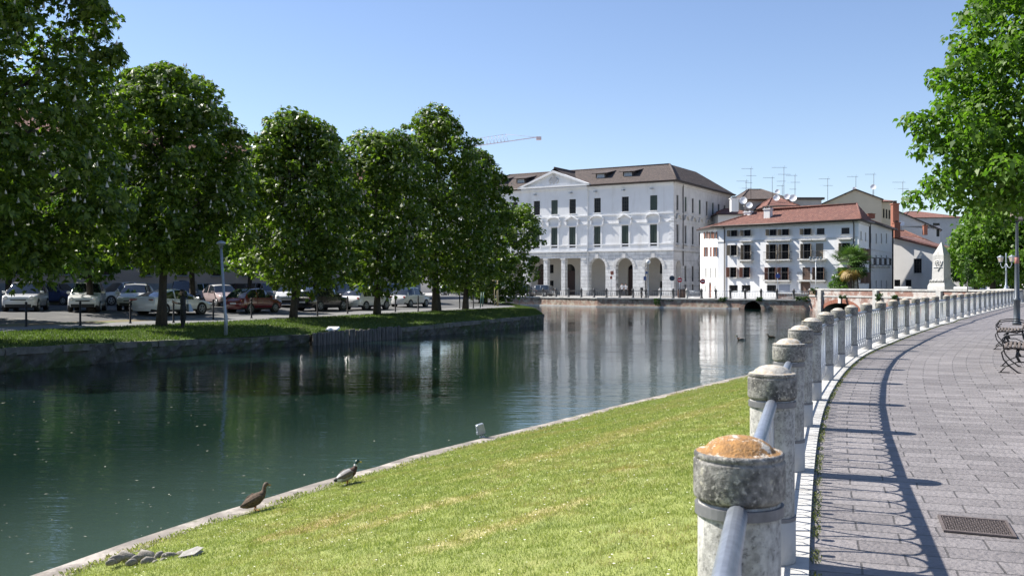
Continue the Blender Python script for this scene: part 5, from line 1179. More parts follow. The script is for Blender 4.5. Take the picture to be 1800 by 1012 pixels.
# retaining wall along the bank: stone blocks, timber piles, concrete
M['bankwall'] = stain(stain(pm('bank_wall', (.10, .095, .083), .9, col2=(.038, .038, .032), scale=2.5, bump=.15, bscale=6, detail=10), (.04, .06, .018), .9, .46, .60), (.20, .195, .18), 1.5, .58, .70)
bw = thing('bank_retaining_wall', 'long mossy stone retaining wall with pale top stones along the shaded left bank', 'wall')
def bwall(s0, s1, step, name='wall', capz=.03):
    ss = list(np.arange(s0, s1, step)) + [s1]; mb = MB(); top = MB()
    for a, b in zip(ss[:-1], ss[1:]):
        zA_, zB_ = edge_z(a), edge_z(b); q = []
        for s in (a, b): x, y = xy(s, vmin(s)); x2, y2 = xy(s, vmin(s) + .55); q.append(((x, y), (x2, y2)))
        (p0, p0b), (p1, p1b) = q; w_ = (rr_.rand() - .5) * .06
        n = Vector((p1[1] - p0[1], p0[0] - p1[0], 0)).normalized() * (.03 + w_)
        NX, NZ = 4, 6; gr = [[None] * (NZ + 1) for _ in range(NX + 1)]; nn_ = n.normalized()
        for ii in range(NX + 1):
            for jj in range(NZ + 1):
                u = ii / NX; w2_ = jj / NZ; zt2_ = zA_ + (zB_ - zA_) * u; zz_ = -3 + 1.2 * w2_ * 6 if jj < 1 else -1.8 + (zt2_ + 1.8) * (jj - 1) / (NZ - 1)
                q_ = .03 + (.10 * (math.sin((a + (b - a) * u) * 7.1 + jj * 2.3) * .5 + math.sin((a + (b - a) * u) * 3.3 + jj * 5.1) * .5)) * (0 < jj < NZ) + .05 * (1 - w2_)
                gr[ii][jj] = (p0[0] + (p1[0] - p0[0]) * u + nn_.x * q_, p0[1] + (p1[1] - p0[1]) * u + nn_.y * q_, zz_)
        for ii in range(NX):
            for jj in range(NZ): mb.quad(gr[ii][jj], gr[ii + 1][jj], gr[ii + 1][jj + 1], gr[ii][jj + 1])
        g = .012; t0 = Vector(p0 + (0,)); t1 = Vector(p1 + (0,)); dd = (t1 - t0).normalized() * g
        for (P0, P1, Z0, Z1) in ((p0, p1, zA_, zB_),):
            a_, b_ = Vector((P0[0], P0[1], Z0)) + dd - n * 0, Vector((P1[0], P1[1], Z1)) - dd
            c_, d_ = Vector((p1b[0], p1b[1], zB_)), Vector((p0b[0], p0b[1], zA_)); e_ = Vector((n.x * 1.6, n.y * 1.6, 0)); h_ = Vector((0, 0, capz + w_ * .4)); l_ = Vector((0, 0, -.20))
            top.add([a_ + e_ + l_, b_ + e_ + l_, c_ + l_, d_ + l_, a_ + e_ + h_, b_ + e_ + h_, c_ + h_, d_ + h_], [(4, 5, 6, 7), (0, 1, 5, 4), (1, 2, 6, 5), (3, 0, 4, 7), (2, 3, 7, 6)])
    mb.build(name, M['bankwall'], bw); top.build('coping', M['bank_coping'], bw)
M['bank_coping'] = stain(pm('bank_coping', (.19, .185, .165), .9, col2=(.09, .088, .08), scale=2.5, bump=.08), (.07, .09, .035), .8, .5, .62)
bwall(-70, 16.1, 1.15); bwall(23.5, 43, 1.6, capz=.02); bwall(43.01, 92, 3)
piles = thing('timber_palisade', 'row of grey weathered timber piles holding the left bank', 'palisade')
s = 16.25; i = 0
while s < 23.4:
    x, y = xy(s, vmin(s) - .10 - rnd.random() * .05); h = edge_z(s) + .12 + rnd.uniform(-.07, .06); r_ = rnd.uniform(.085, .125)
    mb = MB(); lean = rnd.uniform(-.03, .03); mb.tube([(x, y, -2.6), (x + lean * .5, y, (h - 2.6) / 2), (x + lean, y, h - .03), (x + lean, y, h)], [r_, r_ * .97, r_ * .92, r_ * .75], 9); mb.build('pile', M['wood'], piles); s += r_ * 2.02; i += 1
pl_ = lg(583, 581.5); mb = MB(); mb.add([(-.35, -.12, 0), (.3, -.2, .02), (.42, .1, .14), (-.2, .2, .16), (-.3, -.1, .06), (.28, -.16, .1), (.38, .1, .22), (-.2, .18, .22)], [(3, 2, 1, 0), (4, 5, 6, 7), (0, 1, 5, 4), (1, 2, 6, 5), (2, 3, 7, 6), (3, 0, 4, 7)])
tag(mb.build('plastic_bag', M['white_metal'], None, pl_), 'crumpled white bag lying on the bank above the timber piles', 'bag')

# bollards
bol = None
bpx = [(46, 574), (141, 572), (229, 568), (305, 567), (375, 562), (442, 559), (558, 555), (611, 551), (695, 548), (735, 547), (808, 542), (832, 541.5)]
names = ['leftmost dark bollard in front of the white crossover', 'dark bollard in front of the round-nosed white hatchback', 'dark bollard at the tail of the white coupe', 'dark bollard just left of the standing person', 'dark bollard by the nose of the white coupe', 'dark bollard in front of the red car', 'dark bollard in front of the black car',
         'dark bollard between black car and white car with black roof', 'dark bollard left of the small white retro car', 'dark bollard in front of the small white retro car', 'dark bollard between the two right-hand trunks', 'last dark bollard at the bank tip']
for i, (x, y) in enumerate(bpx):
    p = lg(x, y)
    if bol is None:
        bol = thing('bollard', '', 'bollard', p, group='dark bollards along the bank path'); mb = MB(); mb.lathe((0, 0, 0), [(.07, -.1), (.07, .04), (.05, .06), (.048, .98), (.03, 1.0), (.055, 1.04), (.06, 1.08), (.045, 1.13), (.005, 1.15)], 10); mb.build('shaft', M['iron'], bol)
        mb = MB(); mb.lathe((0, 0, .86), [(.049, 0), (.06, .01), (.06, .05), (.049, .06)], 10); mb.build('ring', M['iron'], bol); o = bol
    else: o = copy_tree(bol); o.location = p
    o['label'] = names[i]
# ------------------------------------------------------------------ building behind the car park
a = wp(442, 290, 92)
lb = (np.array([a.x, 92.]) - O_) @ V_
s_a = (np.array([a.x, 92.]) - O_) @ U_
p0 = xy(s_a - 75, lb); Lb = 104
cpb = thing('long_building', 'long pinkish building with grey plinth and barred windows behind the car park', 'building', (p0[0], p0[1], 0), math.atan2(U_[1], U_[0]))
ops = []
for k_ in range(26): c = 2.5 + k_ * 4.0; ops += [(c - .6, c + .6, 2.3, 3.9), (c - .6, c + .6, 6.8, 8.6)]
BHt = a.z
mb = MB(); facade(mb, (0, 0), (Lb, 0), -.2, BHt, ops); mb.quad((Lb, 0, -.2), (Lb, 12, -.2), (Lb, 12, BHt), (Lb, 0, BHt)); mb.quad((Lb, 12, -.2), (0, 12, -.2), (0, 12, BHt), (Lb, 12, BHt)); mb.quad((0, 12, -.2), (0, 0, -.2), (0, 0, BHt), (0, 12, BHt)); mb.build('wall', M['pinkish'], cpb)
mb = MB(); mb.bx(0, Lb, -.06, -.001, -.2, 1.6); mb.bx(0, Lb, -.12, -.061, -.2, .4); mb.build('plinth', M['plinth'], cpb)
f_ = Fr((0, 0), (1, 0))
for o in ops:
    w_ = window(cpb, f_, *o, frame='frame_dark', depth=.2, sill=True, sillm='plinth')
    if o[2] < 3:
        mb = MB()
        for k_ in range(6): t = o[0] + .1 + k_ * .2; mb.tube([f_.p(t, -.05, o[2]), f_.p(t, -.05, o[3])], .014, 4)
        for z in (2.7, 3.1, 3.5): mb.tube([f_.p(o[0], -.05, z), f_.p(o[1], -.05, z)], .014, 4)
        mb.build('grille', M['iron'], w_)
hip_roof(cpb, 0, Lb, 0, 12, BHt, 2.8, 5, M['roof_red'], ov=.6)
# pale buildings glimpsed between the trunks on the right of the car park
block('white_far_house', 'white building glimpsed between tree trunks beyond the car park end', 770, 797, 470, 175, 12, M['plaster'], 'hip', rh=1.5, wins=((776, 780, 490, 500), (786, 790, 490, 500)))
block('long_pale_house', 'long pale low building behind the right end of the car park', 600, 772, 455, 190, 12, M['cream'], 'hip', rh=2, wins=tuple((x, x + 7, 478, 492) for x in range(612, 760, 20)))

# ------------------------------------------------------------------ trees
def tree_crown(root, name, lobes, nleaf, lsize, mat, kind='palmate', seed=1, droop=.5, fill=.25):
    r = np.random.RandomState(seed); Lb_ = np.array(lobes, float)              # x,y,z,rx,rz
    area = (Lb_[:, 3] ** 2); pick = r.choice(len(Lb_), nleaf, p=area / area.sum()); Lq = Lb_[pick]
    d = r.normal(size=(nleaf, 3)); d[:, 2] += .25; d /= np.linalg.norm(d, axis=1)[:, None]
    rad = np.where(r.rand(nleaf) < fill, r.rand(nleaf) ** .5, .80 + .28 * r.rand(nleaf))
    # thin out each lobe in patches so that gaps show
    ph = np.sin(d[:, 0] * 5 + Lq[:, 0] * 3) * np.sin(d[:, 1] * 5 + Lq[:, 1] * 3) * np.sin(d[:, 2] * 5 + Lq[:, 2] * 2)
    rad = rad * (1 + .12 * ph)
    P = Lq[:, :3] + d * rad[:, None] * np.stack([Lq[:, 3], Lq[:, 3], Lq[:, 4]], 1)
    ok = ph > -.22; P, d = P[ok], d[ok]; n = len(P)
    sz = lsize * (.65 + .6 * r.rand(n))
    nrm = d * .55 + r.normal(size=(n, 3)) * .45 + np.array([0, 0, .55]); nrm /= np.linalg.norm(nrm, axis=1)[:, None]
    t = r.normal(size=(n, 3)); t -= nrm * (t * nrm).sum(1)[:, None]; t /= np.linalg.norm(t, axis=1)[:, None]; b = np.cross(nrm, t)
    if kind == 'palmate':
        out = []
        for a in (-1.25, -.6, 0, .6, 1.25):
            dr = t * math.cos(a) + b * math.sin(a); sd_ = -t * math.sin(a) + b * math.cos(a); ln = (sz * (1 - .18 * abs(a)))[:, None]; wd = ln * .21
            tip = P + dr * ln - np.array([0, 0, 1]) * ln * droop * .5; mid = P + dr * ln * .62 - np.array([0, 0, 1]) * ln * droop * .12
            out.append(np.stack([P, mid - sd_ * wd, tip, mid + sd_ * wd], 1))
        V = np.concatenate(out, 0); npv = 4
    else:
        ln = sz[:, None]; tip = P + t * ln - np.array([0, 0, 1]) * ln * droop; 
        V = np.stack([P, P + t * ln * .30 - b * ln * .42, P + t * ln * .68 - b * ln * .30, tip, P + t * ln * .68 + b * ln * .30, P + t * ln * .30 + b * ln * .42], 1); npv = 6
    return tri_mesh(name, V, npv, mat, root), P, d
def blossoms(root, P, d, n, size, seed=1):
    r = np.random.RandomState(seed); c = np.where((d[:, 2] > -.35))[0]; i = r.choice(c, min(n, len(c)), replace=False); B = P[i] + d[i] * .12; n = len(B); V = []
    h = size * (.75 + .5 * r.rand(n)); w_ = h * .26; la = (r.rand(n, 2) - .5) * .3
    for k_ in range(5):
        a0, a1 = 2 * math.pi * k_ / 5, 2 * math.pi * (k_ + 1) / 5
        lo0 = B + np.stack([np.cos(a0) * w_, np.sin(a0) * w_, h * .12], 1); lo1 = B + np.stack([np.cos(a1) * w_, np.sin(a1) * w_, h * .12], 1); tp = B + np.stack([la[:, 0] * h, la[:, 1] * h, h], 1)
        V.append(np.stack([lo0, lo1, tp], 1)); V.append(np.stack([lo1, lo0, B], 1))
    o = tri_mesh('blossoms', np.concatenate(V, 0), 3, M['blossom'], root); o['kind'] = 'stuff'; return o
def trunk(root, h, r0, crown_z, spread, seed, lean=(0, 0), nl=9, top=None):
    r = random.Random(seed); mb = MB(); top = top or h * .85; pts = []; rad = []
    for k_ in range(9): t = k_ / 8; pts.append((lean[0] * t + .12 * math.sin(t * 4 + seed), lean[1] * t + .12 * math.cos(t * 3 + seed) - .12, top * t - .15 * (k_ == 0))); rad.append(r0 * (1.45 if k_ == 0 else 1.0) * (1 - .82 * t) + .02)
    rad[1] = r0 * 1.0
    mb.tube(pts, rad, 12)
    for k_ in range(nl):
        t = .30 + .55 * k_ / nl; i0 = t * 8; a = Vector(pts[int(i0)]).lerp(Vector(pts[min(8, int(i0) + 1)]), i0 % 1)
        an = k_ * 2.4 + r.random(); L_ = spread * (1.0 - .45 * k_ / nl) * r.uniform(.75, 1.05); q = []
        for m_ in range(6): u = m_ / 5; q.append(a + Vector((math.cos(an + u * .5) * L_ * u, math.sin(an + u * .5) * L_ * u, L_ * .55 * u ** .8 + .1 * math.sin(u * 6 + k_))))
        mb.tube(q, [r0 * .42 * (1 - .8 * t) * (1 - .85 * m_ / 5) + .012 for m_ in range(6)], 7)
        for m_ in (2, 3, 4):
            an2 = an + r.uniform(-1.2, 1.2); L2 = L_ * .45; mb.tube([q[m_], q[m_] + Vector((math.cos(an2) * L2 * .5, math.sin(an2) * L2 * .5, L2 * .25)), q[m_] + Vector((math.cos(an2) * L2, math.sin(an2) * L2, L2 * .6))], [r0 * .12, r0 * .08, .01], 5)
    return mb.build('trunk', M['bark'], root)
def make_lobes(zs, rs, n, lr, seed, cx=0, cy=0, lean=(0, 0)):
    """lobes spread over the surface and inside of a crown given by radii rs at heights zs"""
    r = random.Random(seed); out = []; z0, z1 = zs[0], zs[-1]
    for k_ in range(n):
        t = (k_ + .5) / n; z = z0 + lr * .5 + (z1 - z0 - lr * .85) * t; R_ = float(np.interp(z, zs, rs)); an = k_ * 2.399963 + r.uniform(-.3, .3)
        l = lr * r.uniform(.7, 1.25); q = max(0, R_ - l * .75) * (r.uniform(.82, 1.06) if k_ % 4 else r.uniform(.1, .6)); u = (z - z0) / (z1 - z0)
        out.append((cx + lean[0] * u + q * math.cos(an), cy + lean[1] * u + q * math.sin(an), z, l, l * r.uniform(.7, .95)))
    return out
def tree(name, label, cat, loc, zs, rs, nlobes, lr, nleaf, lsize, mat, r0=.28, seed=1, kind='palmate', blossom=0, lean=(0, 0), group=None, extra=(), trunk_h=None, droop=.5, bsize=.24):
    o = thing(name, label, cat, loc, group=group)
    lobes = make_lobes(zs, rs, nlobes, lr, seed, lean=lean) + list(extra)
    q_ = random.Random(seed + 99); H_ = zs[-1] - zs[0]          # outlying sprays that break the outline
    for k_ in range(int(nlobes * 1.3)):
        u_ = q_.random() ** .8; z_ = zs[0] + lr * .4 + (H_ - lr * .3) * u_; R__ = float(np.interp(z_, zs, rs)); a_ = q_.random() * 6.283; g_ = q_.uniform(.22, .42) * lr; w_ = R__ * q_.uniform(.98, 1.14)
        lobes.append((lean[0] * u_ + w_ * math.cos(a_), lean[1] * u_ + w_ * math.sin(a_), z_, g_ * 1.3, g_ * .8))
    cr, P, d = tree_crown(o, 'crown', lobes, nleaf, lsize, mat, kind, seed, droop)
    trunk(o, zs[-1], r0, zs[0], max(rs) * .85, seed, (lean[0] * .8, lean[1] * .8), top=trunk_h)
    if blossom: blossoms(o, P, d, int(blossom * 2.2), bsize, seed)
    return o
GR = 'horse chestnut trees along the left bank'
def hz_(p, py): return CH + (HZ - py) / F * p.y - p.z          # height above the trunk foot at a photo row
def hr(p, dpx): return dpx / F * p.y
def ctree(label, foot, prof, nl, seed, leaves=14000, bl=300, r0=.28, lean_px=0, lsize=.225, lr=1.05, mat='chestnut', extra_px=(), p=None, sx=1., droop=.55):
    p = p or lg(*foot); pr = sorted((hz_(p, y), hr(p, r_) * .98 + .1) for y, r_ in prof)
    zs = [a for a, b in pr]; rs = [b for a, b in pr]
    ex = [((x - foot[0]) / F * p.y, dy, hz_(p, y), q, q * .8) for x, y, dy, q in extra_px]
    return tree('horse_chestnut', label, 'tree', p, zs, rs, nl, lr, int(leaves * 1.35), lsize, M[mat], r0, seed, 'palmate', bl, (hr(p, lean_px), 0), GR, ex, droop=droop, bsize=.19)
# foreground tree on the far left (crown leaves the frame)
ctree('huge dark flowering chestnut filling the top left corner', (-22, 603), [(500, 120), (440, 190), (350, 225), (230, 235), (120, 215), (0, 185), (-110, 130), (-190, 50)], 95, 11, 30000, 560, r0=.38, lr=1.15, lean_px=-15, lsize=.215,
      extra_px=[(215, 12, -4, .22), (222, 2, -4.2, .25), (205, -10, -4, .4), (60, 440, 1, .8), (110, 410, 0, .9), (150, 380, 0, .8)])
ctree('dark chestnut with leaning forked trunk beside the standing person', (286, 573), [(478, 60), (440, 120), (380, 148), (300, 150), (230, 135), (180, 105), (140, 60), (126, 20)], 70, 12, 20000, 380, r0=.20, lean_px=-2, extra_px=[(180, 330, 1, 1.0), (150, 400, 0, .9), (210, 210, 0, 1.0), (228, 160, .5, .8), (110, 350, 2, 1.0), (170, 250, 1.5, 1.0)])
ctree('sunlit chestnut with broad skirt standing behind the red car', (514, 559), [(512, 45), (480, 100), (420, 118), (360, 112), (300, 88), (250, 66), (218, 40), (202, 14)], 64, 13, 17000, 330, r0=.18, lean_px=10)
ctree('middle dark chestnut covered in white flower candles', (660, 553), [(512, 50), (470, 95), (400, 100), (330, 92), (280, 72), (248, 46), (233, 16)], 56, 14, 15000, 480, r0=.19, lean_px=8)
ctree('tallest dark chestnut to the right of the middle one', (766, 547), [(510, 45), (470, 90), (400, 95), (320, 90), (260, 66), (220, 40), (198, 12)], 62, 15, 16000, 430, r0=.26)
ctree('narrow chestnut with slanted trunk near the tip of the bank', (819, 543.5), [(515, 40), (470, 75), (400, 72), (340, 60), (300, 38), (272, 12)], 44, 16, 13000, 220, lean_px=22, r0=.19, lr=.95)
p = lg(850, 533); ctree('small rounded chestnut last in the row by the quay', (850, 533), [(528, 20), (500, 60), (450, 68), (400, 60), (372, 36), (358, 12)], 36, 17, 11000, 60, lean_px=55, r0=.3, lr=1.0, extra_px=[(915, 510, 0, .9), (930, 480, 0, 1.0), (890, 518, 0, .8)])
# second row, lit from behind
def btree(label, px, py, prof, seed, leaves=9000, mat='chestnut_light', r0=.2, bl=0):
    p = lg(px, py); pr = sorted((hz_(p, y), hr(p, r_)) for y, r_ in prof)
    return tree('parking_tree', label, 'tree', p, [a for a, b in pr], [b for a, b in pr], 34, 1.0, leaves, .24, M[mat], r0, seed, 'palmate', bl, group='lighter trees standing among the parked cars')
btree('light green tree growing behind the round-nosed white hatchback', 160, 547, [(488, 55), (460, 85), (420, 90), (370, 75), (320, 40), (300, 10)], 21)
btree('light green tree with pale trunk behind the white coupe', 342, 540, [(478, 50), (450, 80), (410, 85), (360, 70), (320, 35), (305, 10)], 22)
btree('tall shading tree just beyond the left edge of the frame', -90, 562, [(500, 80), (440, 130), (360, 130), (280, 90), (230, 30)], 26, leaves=12000, mat='chestnut')
btree('light green tree at the left edge behind the first cars', 20, 542, [(478, 50), (440, 90), (390, 95), (330, 75), (280, 30)], 23)
btree('light green tree glimpsed between two chestnuts behind the red car', 440, 533, [(470, 40), (430, 62), (380, 60), (340, 35), (325, 10)], 24)
btree('darker tree behind the dark blue van in the car park', 602, 529, [(480, 50), (440, 70), (390, 60), (340, 20)], 25, mat='dark_tree')
# right side: near linden, trees beyond the bridge
rp = Vector((14.6, 24.0, 0))
lz = lambda py: CH + (HZ - py) / F * 24; lx = lambda px: (px - 900) / F * 24 - rp.x
zs = [lz(400), lz(360), lz(300), lz(210), lz(100), lz(0), lz(-120), lz(-220)]; rs = [2.8, 3.65, 3.9, 4.0, 3.45, 2.9, 2.2, .6]
ex = [(lx(1620), 0, lz(212), .34, .24), (lx(1650), 0, lz(222), .55, .4), (lx(1632), -.3, lz(330), .35, .22), (lx(1660), 0, lz(322), .5, .35), (lx(1690), .2, lz(345), .55, .4), (lx(1655), 0, lz(268), .5, .35), (lx(1668), 0, lz(140), .4, .3), (lx(1700), 0, lz(75), .5, .4), (lx(1740), 0, lz(20), .6, .5), (lx(1720), -.5, lz(300), .8, .6), (lx(1760), -.5, lz(330), .8, .6), (lx(1790), -1, lz(300), .9, .7), (lx(1780), -1, lz(220), .9, .8), (lx(1720), 0, lz(210), .9, .8), (lx(1770), -1, lz(130), .9, .8)]
tree('linden_tree', 'bright green linden overhanging the promenade at the right edge', 'tree', rp, zs, rs, 90, .85, 66000, .145, M['linden'], .24, 31, 'heart', 0, extra=ex, droop=.45, lean=(0, 0))
for (px, Y, rpx, topy, boty, lab, mt, sd_) in ((1745, 92, 66, 352, 500, 'rounded bright green tree just beyond the right end of the bridge', 'linden', 41), (1790, 104, 90, 335, 500, 'dark green tree behind the twin-lantern lamp', 'dark_tree', 42), (1850, 88, 80, 330, 500, 'bright tree at the right frame edge beyond the lamp post', 'linden', 43), (1715, 118, 50, 400, 502, 'dark leafy tree immediately right of the lean-to building', 'dark_tree', 44), (1765, 120, 80, 430, 508, 'low dark tree in the shade behind the bridge end', 'dark_tree', 45)):
    p = Vector(((px - 900) / F * Y, Y, GZ)); H1 = CH + (HZ - topy) / F * Y - GZ; H0 = CH + (HZ - boty) / F * Y - GZ; R_ = rpx / F * Y
    tree('park_tree', lab, 'tree', p, [H0, H0 + (H1 - H0) * .3, H0 + (H1 - H0) * .65, H1], [R_ * .6, R_, R_ * .85, R_ * .2], 34, 1.5, 15000, .32, M[mt], .3, sd_, 'heart', 0, group='trees beyond the right end of the bridge')

# palm and shrub before the white house
pp = Vector(((1494 - 900) / F * 106.8, 106.8, GZ)); pm2 = thing('palm_tree', 'short fan palm with shaggy trunk and dry lower fronds in front of the white house', 'palm tree', pp)
mb = MB(); pth = 3.9; mb.tube([(0, 0, 0), (.05, 0, 1.2), (0, 0, 2.4), (.05, 0, pth)], [.24, .22, .26, .32], 10); mb.build('trunk', M['bark'], pm2)
r = random.Random(3)
def frond(n, elev0, elev1, L_, z0, seed, mat, name):
    r = random.Random(seed); V = []
    for k_ in range(n):
        an = r.random() * 6.283; el = R(r.uniform(elev0, elev1)); st = Vector((math.cos(an) * math.cos(el), math.sin(an) * math.cos(el), math.sin(el))); base = Vector((.05, 0, z0)); hub = base + st * L_ * .55
        sidev = st.cross(Vector((0, 0, 1))).normalized(); upv = sidev.cross(st)
        V.append([base - sidev * .02, base + sidev * .02, hub + sidev * .015, hub - sidev * .015])
        for q in range(13):
            a = R(-95 + q * 190 / 12); dr = (st * math.cos(a) + sidev * math.sin(a)).normalized(); ln = L_ * .55 * (1 - .15 * abs(a)); w_ = upv.cross(dr) * .07
            tip = hub + dr * ln - Vector((0, 0, ln * .22)); mid = hub + dr * ln * .55
            V.append([hub, mid - w_, tip, mid + w_])
    return tri_mesh(name, np.array([[tuple(c) for c in f] for f in V]), 4, mat, pm2)
frond(34, -15, 85, 2.6, pth, 1, M['palm'], 'fronds'); frond(16, -75, -30, 1.7, pth - .1, 2, M['palm_dry'], 'dry_fronds')
tree('leafy_shrub', 'light green shrub at the foot of the palm', 'shrub', Vector(((1476 - 900) / F * 108.3, 108.3, GZ)), [.2, 1.0, 2.0, 2.8], [.9, 1.3, 1.0, .4], 16, .5, 4000, .16, M['chestnut_light'], .05, 51, 'heart')
pq2 = Vector(((1507 - 900) / F * 107, 107, GZ)); 
tree('leafy_shrub', 'dark narrow shrub with thin stems right of the palm', 'shrub', pq2, [2.2, 3.4, 4.4, 5.0], [.5, .9, .8, .3], 12, .5, 3000, .16, M['dark_tree'], .08, 52, 'heart')
# wall plants on the brickwork
for (px, py, Y, w_, h_, lab, mt) in ((1433, 513, 108, .8, .7, 'round green tuft growing on the parapet left of the first pilaster', 'weed_green'), (1487, 523, 106, 1.3, .35, 'green weeds on the ledge above the bridge arch', 'weed_green'), (1549, 523, 98, 1.0, .6, 'bushy weeds growing beside the second pilaster', 'weed_green'), (1577, 524, 96, .8, .35, 'weeds hanging from the bridge ledge behind the railing posts', 'weed_green'),
                              (1157, 532, 119.3, .9, .9, 'green tuft with trailing stems on the quay wall below the palace corner', 'weed_green'), (1273, 527, 115, 1.1, .4, 'small green weeds on the quay coping near the culvert', 'weed_green'), (1336, 527, 112.5, .7, .4, 'weeds above the right side of the small culvert', 'weed_green'), (1418, 527, 110, 1.0, .5, 'weeds where the quay meets the bridge wall', 'weed_green'), (1405, 526, 110.5, .7, .4, 'small plant beside the weeds near the bridge wall', 'weed_green')):
    if Y > 108.5 and px < 1425: q = on_quay(px, -.15); c = Vector((q.x, q.y, CH + (HZ - py) / F * q.y))
    else: q = BR0 + BD * bx_(px) - BY * .12; c = Vector((q.x, q.y, CH + (HZ - py) / F * q.y))
    rs_ = np.random.RandomState(int(px)); pts = np.array([[c.x + (rs_.rand() - .5) * w_, c.y + (rs_.rand() - .5) * .1, c.z - h_ / 2 + rs_.rand() * h_] for _ in range(60)])
    o = tufts('wall_plant', pts, 6, .22, M[mt], '', int(px), .08); tag(o, lab, 'plant', 'weeds growing from the river walls')

# ------------------------------------------------------------------ cars
def paint(name, col, rough=.25, metal=0.): 
    m = flat('paint_' + name, col, rough, metal=metal, spec=.5, coat=1); return m
P_ = dict(white=paint('white', (.72, .72, .71)), blue=paint('blue', (.02, .035, .11)), red=paint('red', (.16, .012, .018)), black=paint('black', (.012, .012, .014)), silver=paint('silver', (.38, .40, .42), .3, .5),
          grey=paint('grey', (.10, .11, .12), .3, .4), pearl=paint('pearl', (.60, .60, .60)), pink=paint('rose', (.50, .40, .40)), wine=paint('wine', (.10, .012, .025)), lblue=paint('pale_blue', (.30, .36, .44), .3, .3))
STY = {   # belt profile, cabin profile (fractions from rear to front, heights in fraction of H), wheel radius
 'hatch': dict(belt=[(0, .50), (.04, .60), (.25, .63), (.66, .60), (.82, .56), (.96, .50), (1, .42)], cab=[(.03, .60), (.10, .86), (.20, .97), (.45, 1.0), (.56, .96), (.74, .585)], wr=.31),
 'mini': dict(belt=[(0, .48), (.05, .60), (.3, .63), (.68, .60), (.84, .56), (.96, .50), (1, .42)], cab=[(.04, .60), (.13, .84), (.26, .97), (.45, 1.0), (.57, .95), (.73, .59)], wr=.29),
 'suv': dict(belt=[(0, .50), (.03, .60), (.25, .62), (.66, .60), (.80, .58), (.97, .53), (1, .45)], cab=[(.02, .60), (.08, .88), (.16, .98), (.45, 1.0), (.58, .96), (.74, .60)], wr=.35),
 'coupe': dict(belt=[(0, .55), (.03, .66), (.25, .66), (.68, .60), (.85, .54), (.96, .47), (1, .40)], cab=[(.04, .67), (.20, .88), (.36, .985), (.48, 1.0), (.58, .95), (.76, .59)], wr=.34),
 'van': dict(belt=[(0, .45), (.02, .50), (.25, .50), (.75, .49), (.86, .46), (.96, .40), (1, .28)], cab=[(.005, .50), (.03, .94), (.08, .985), (.5, 1.0), (.70, .96), (.86, .48)], wr=.33),
}
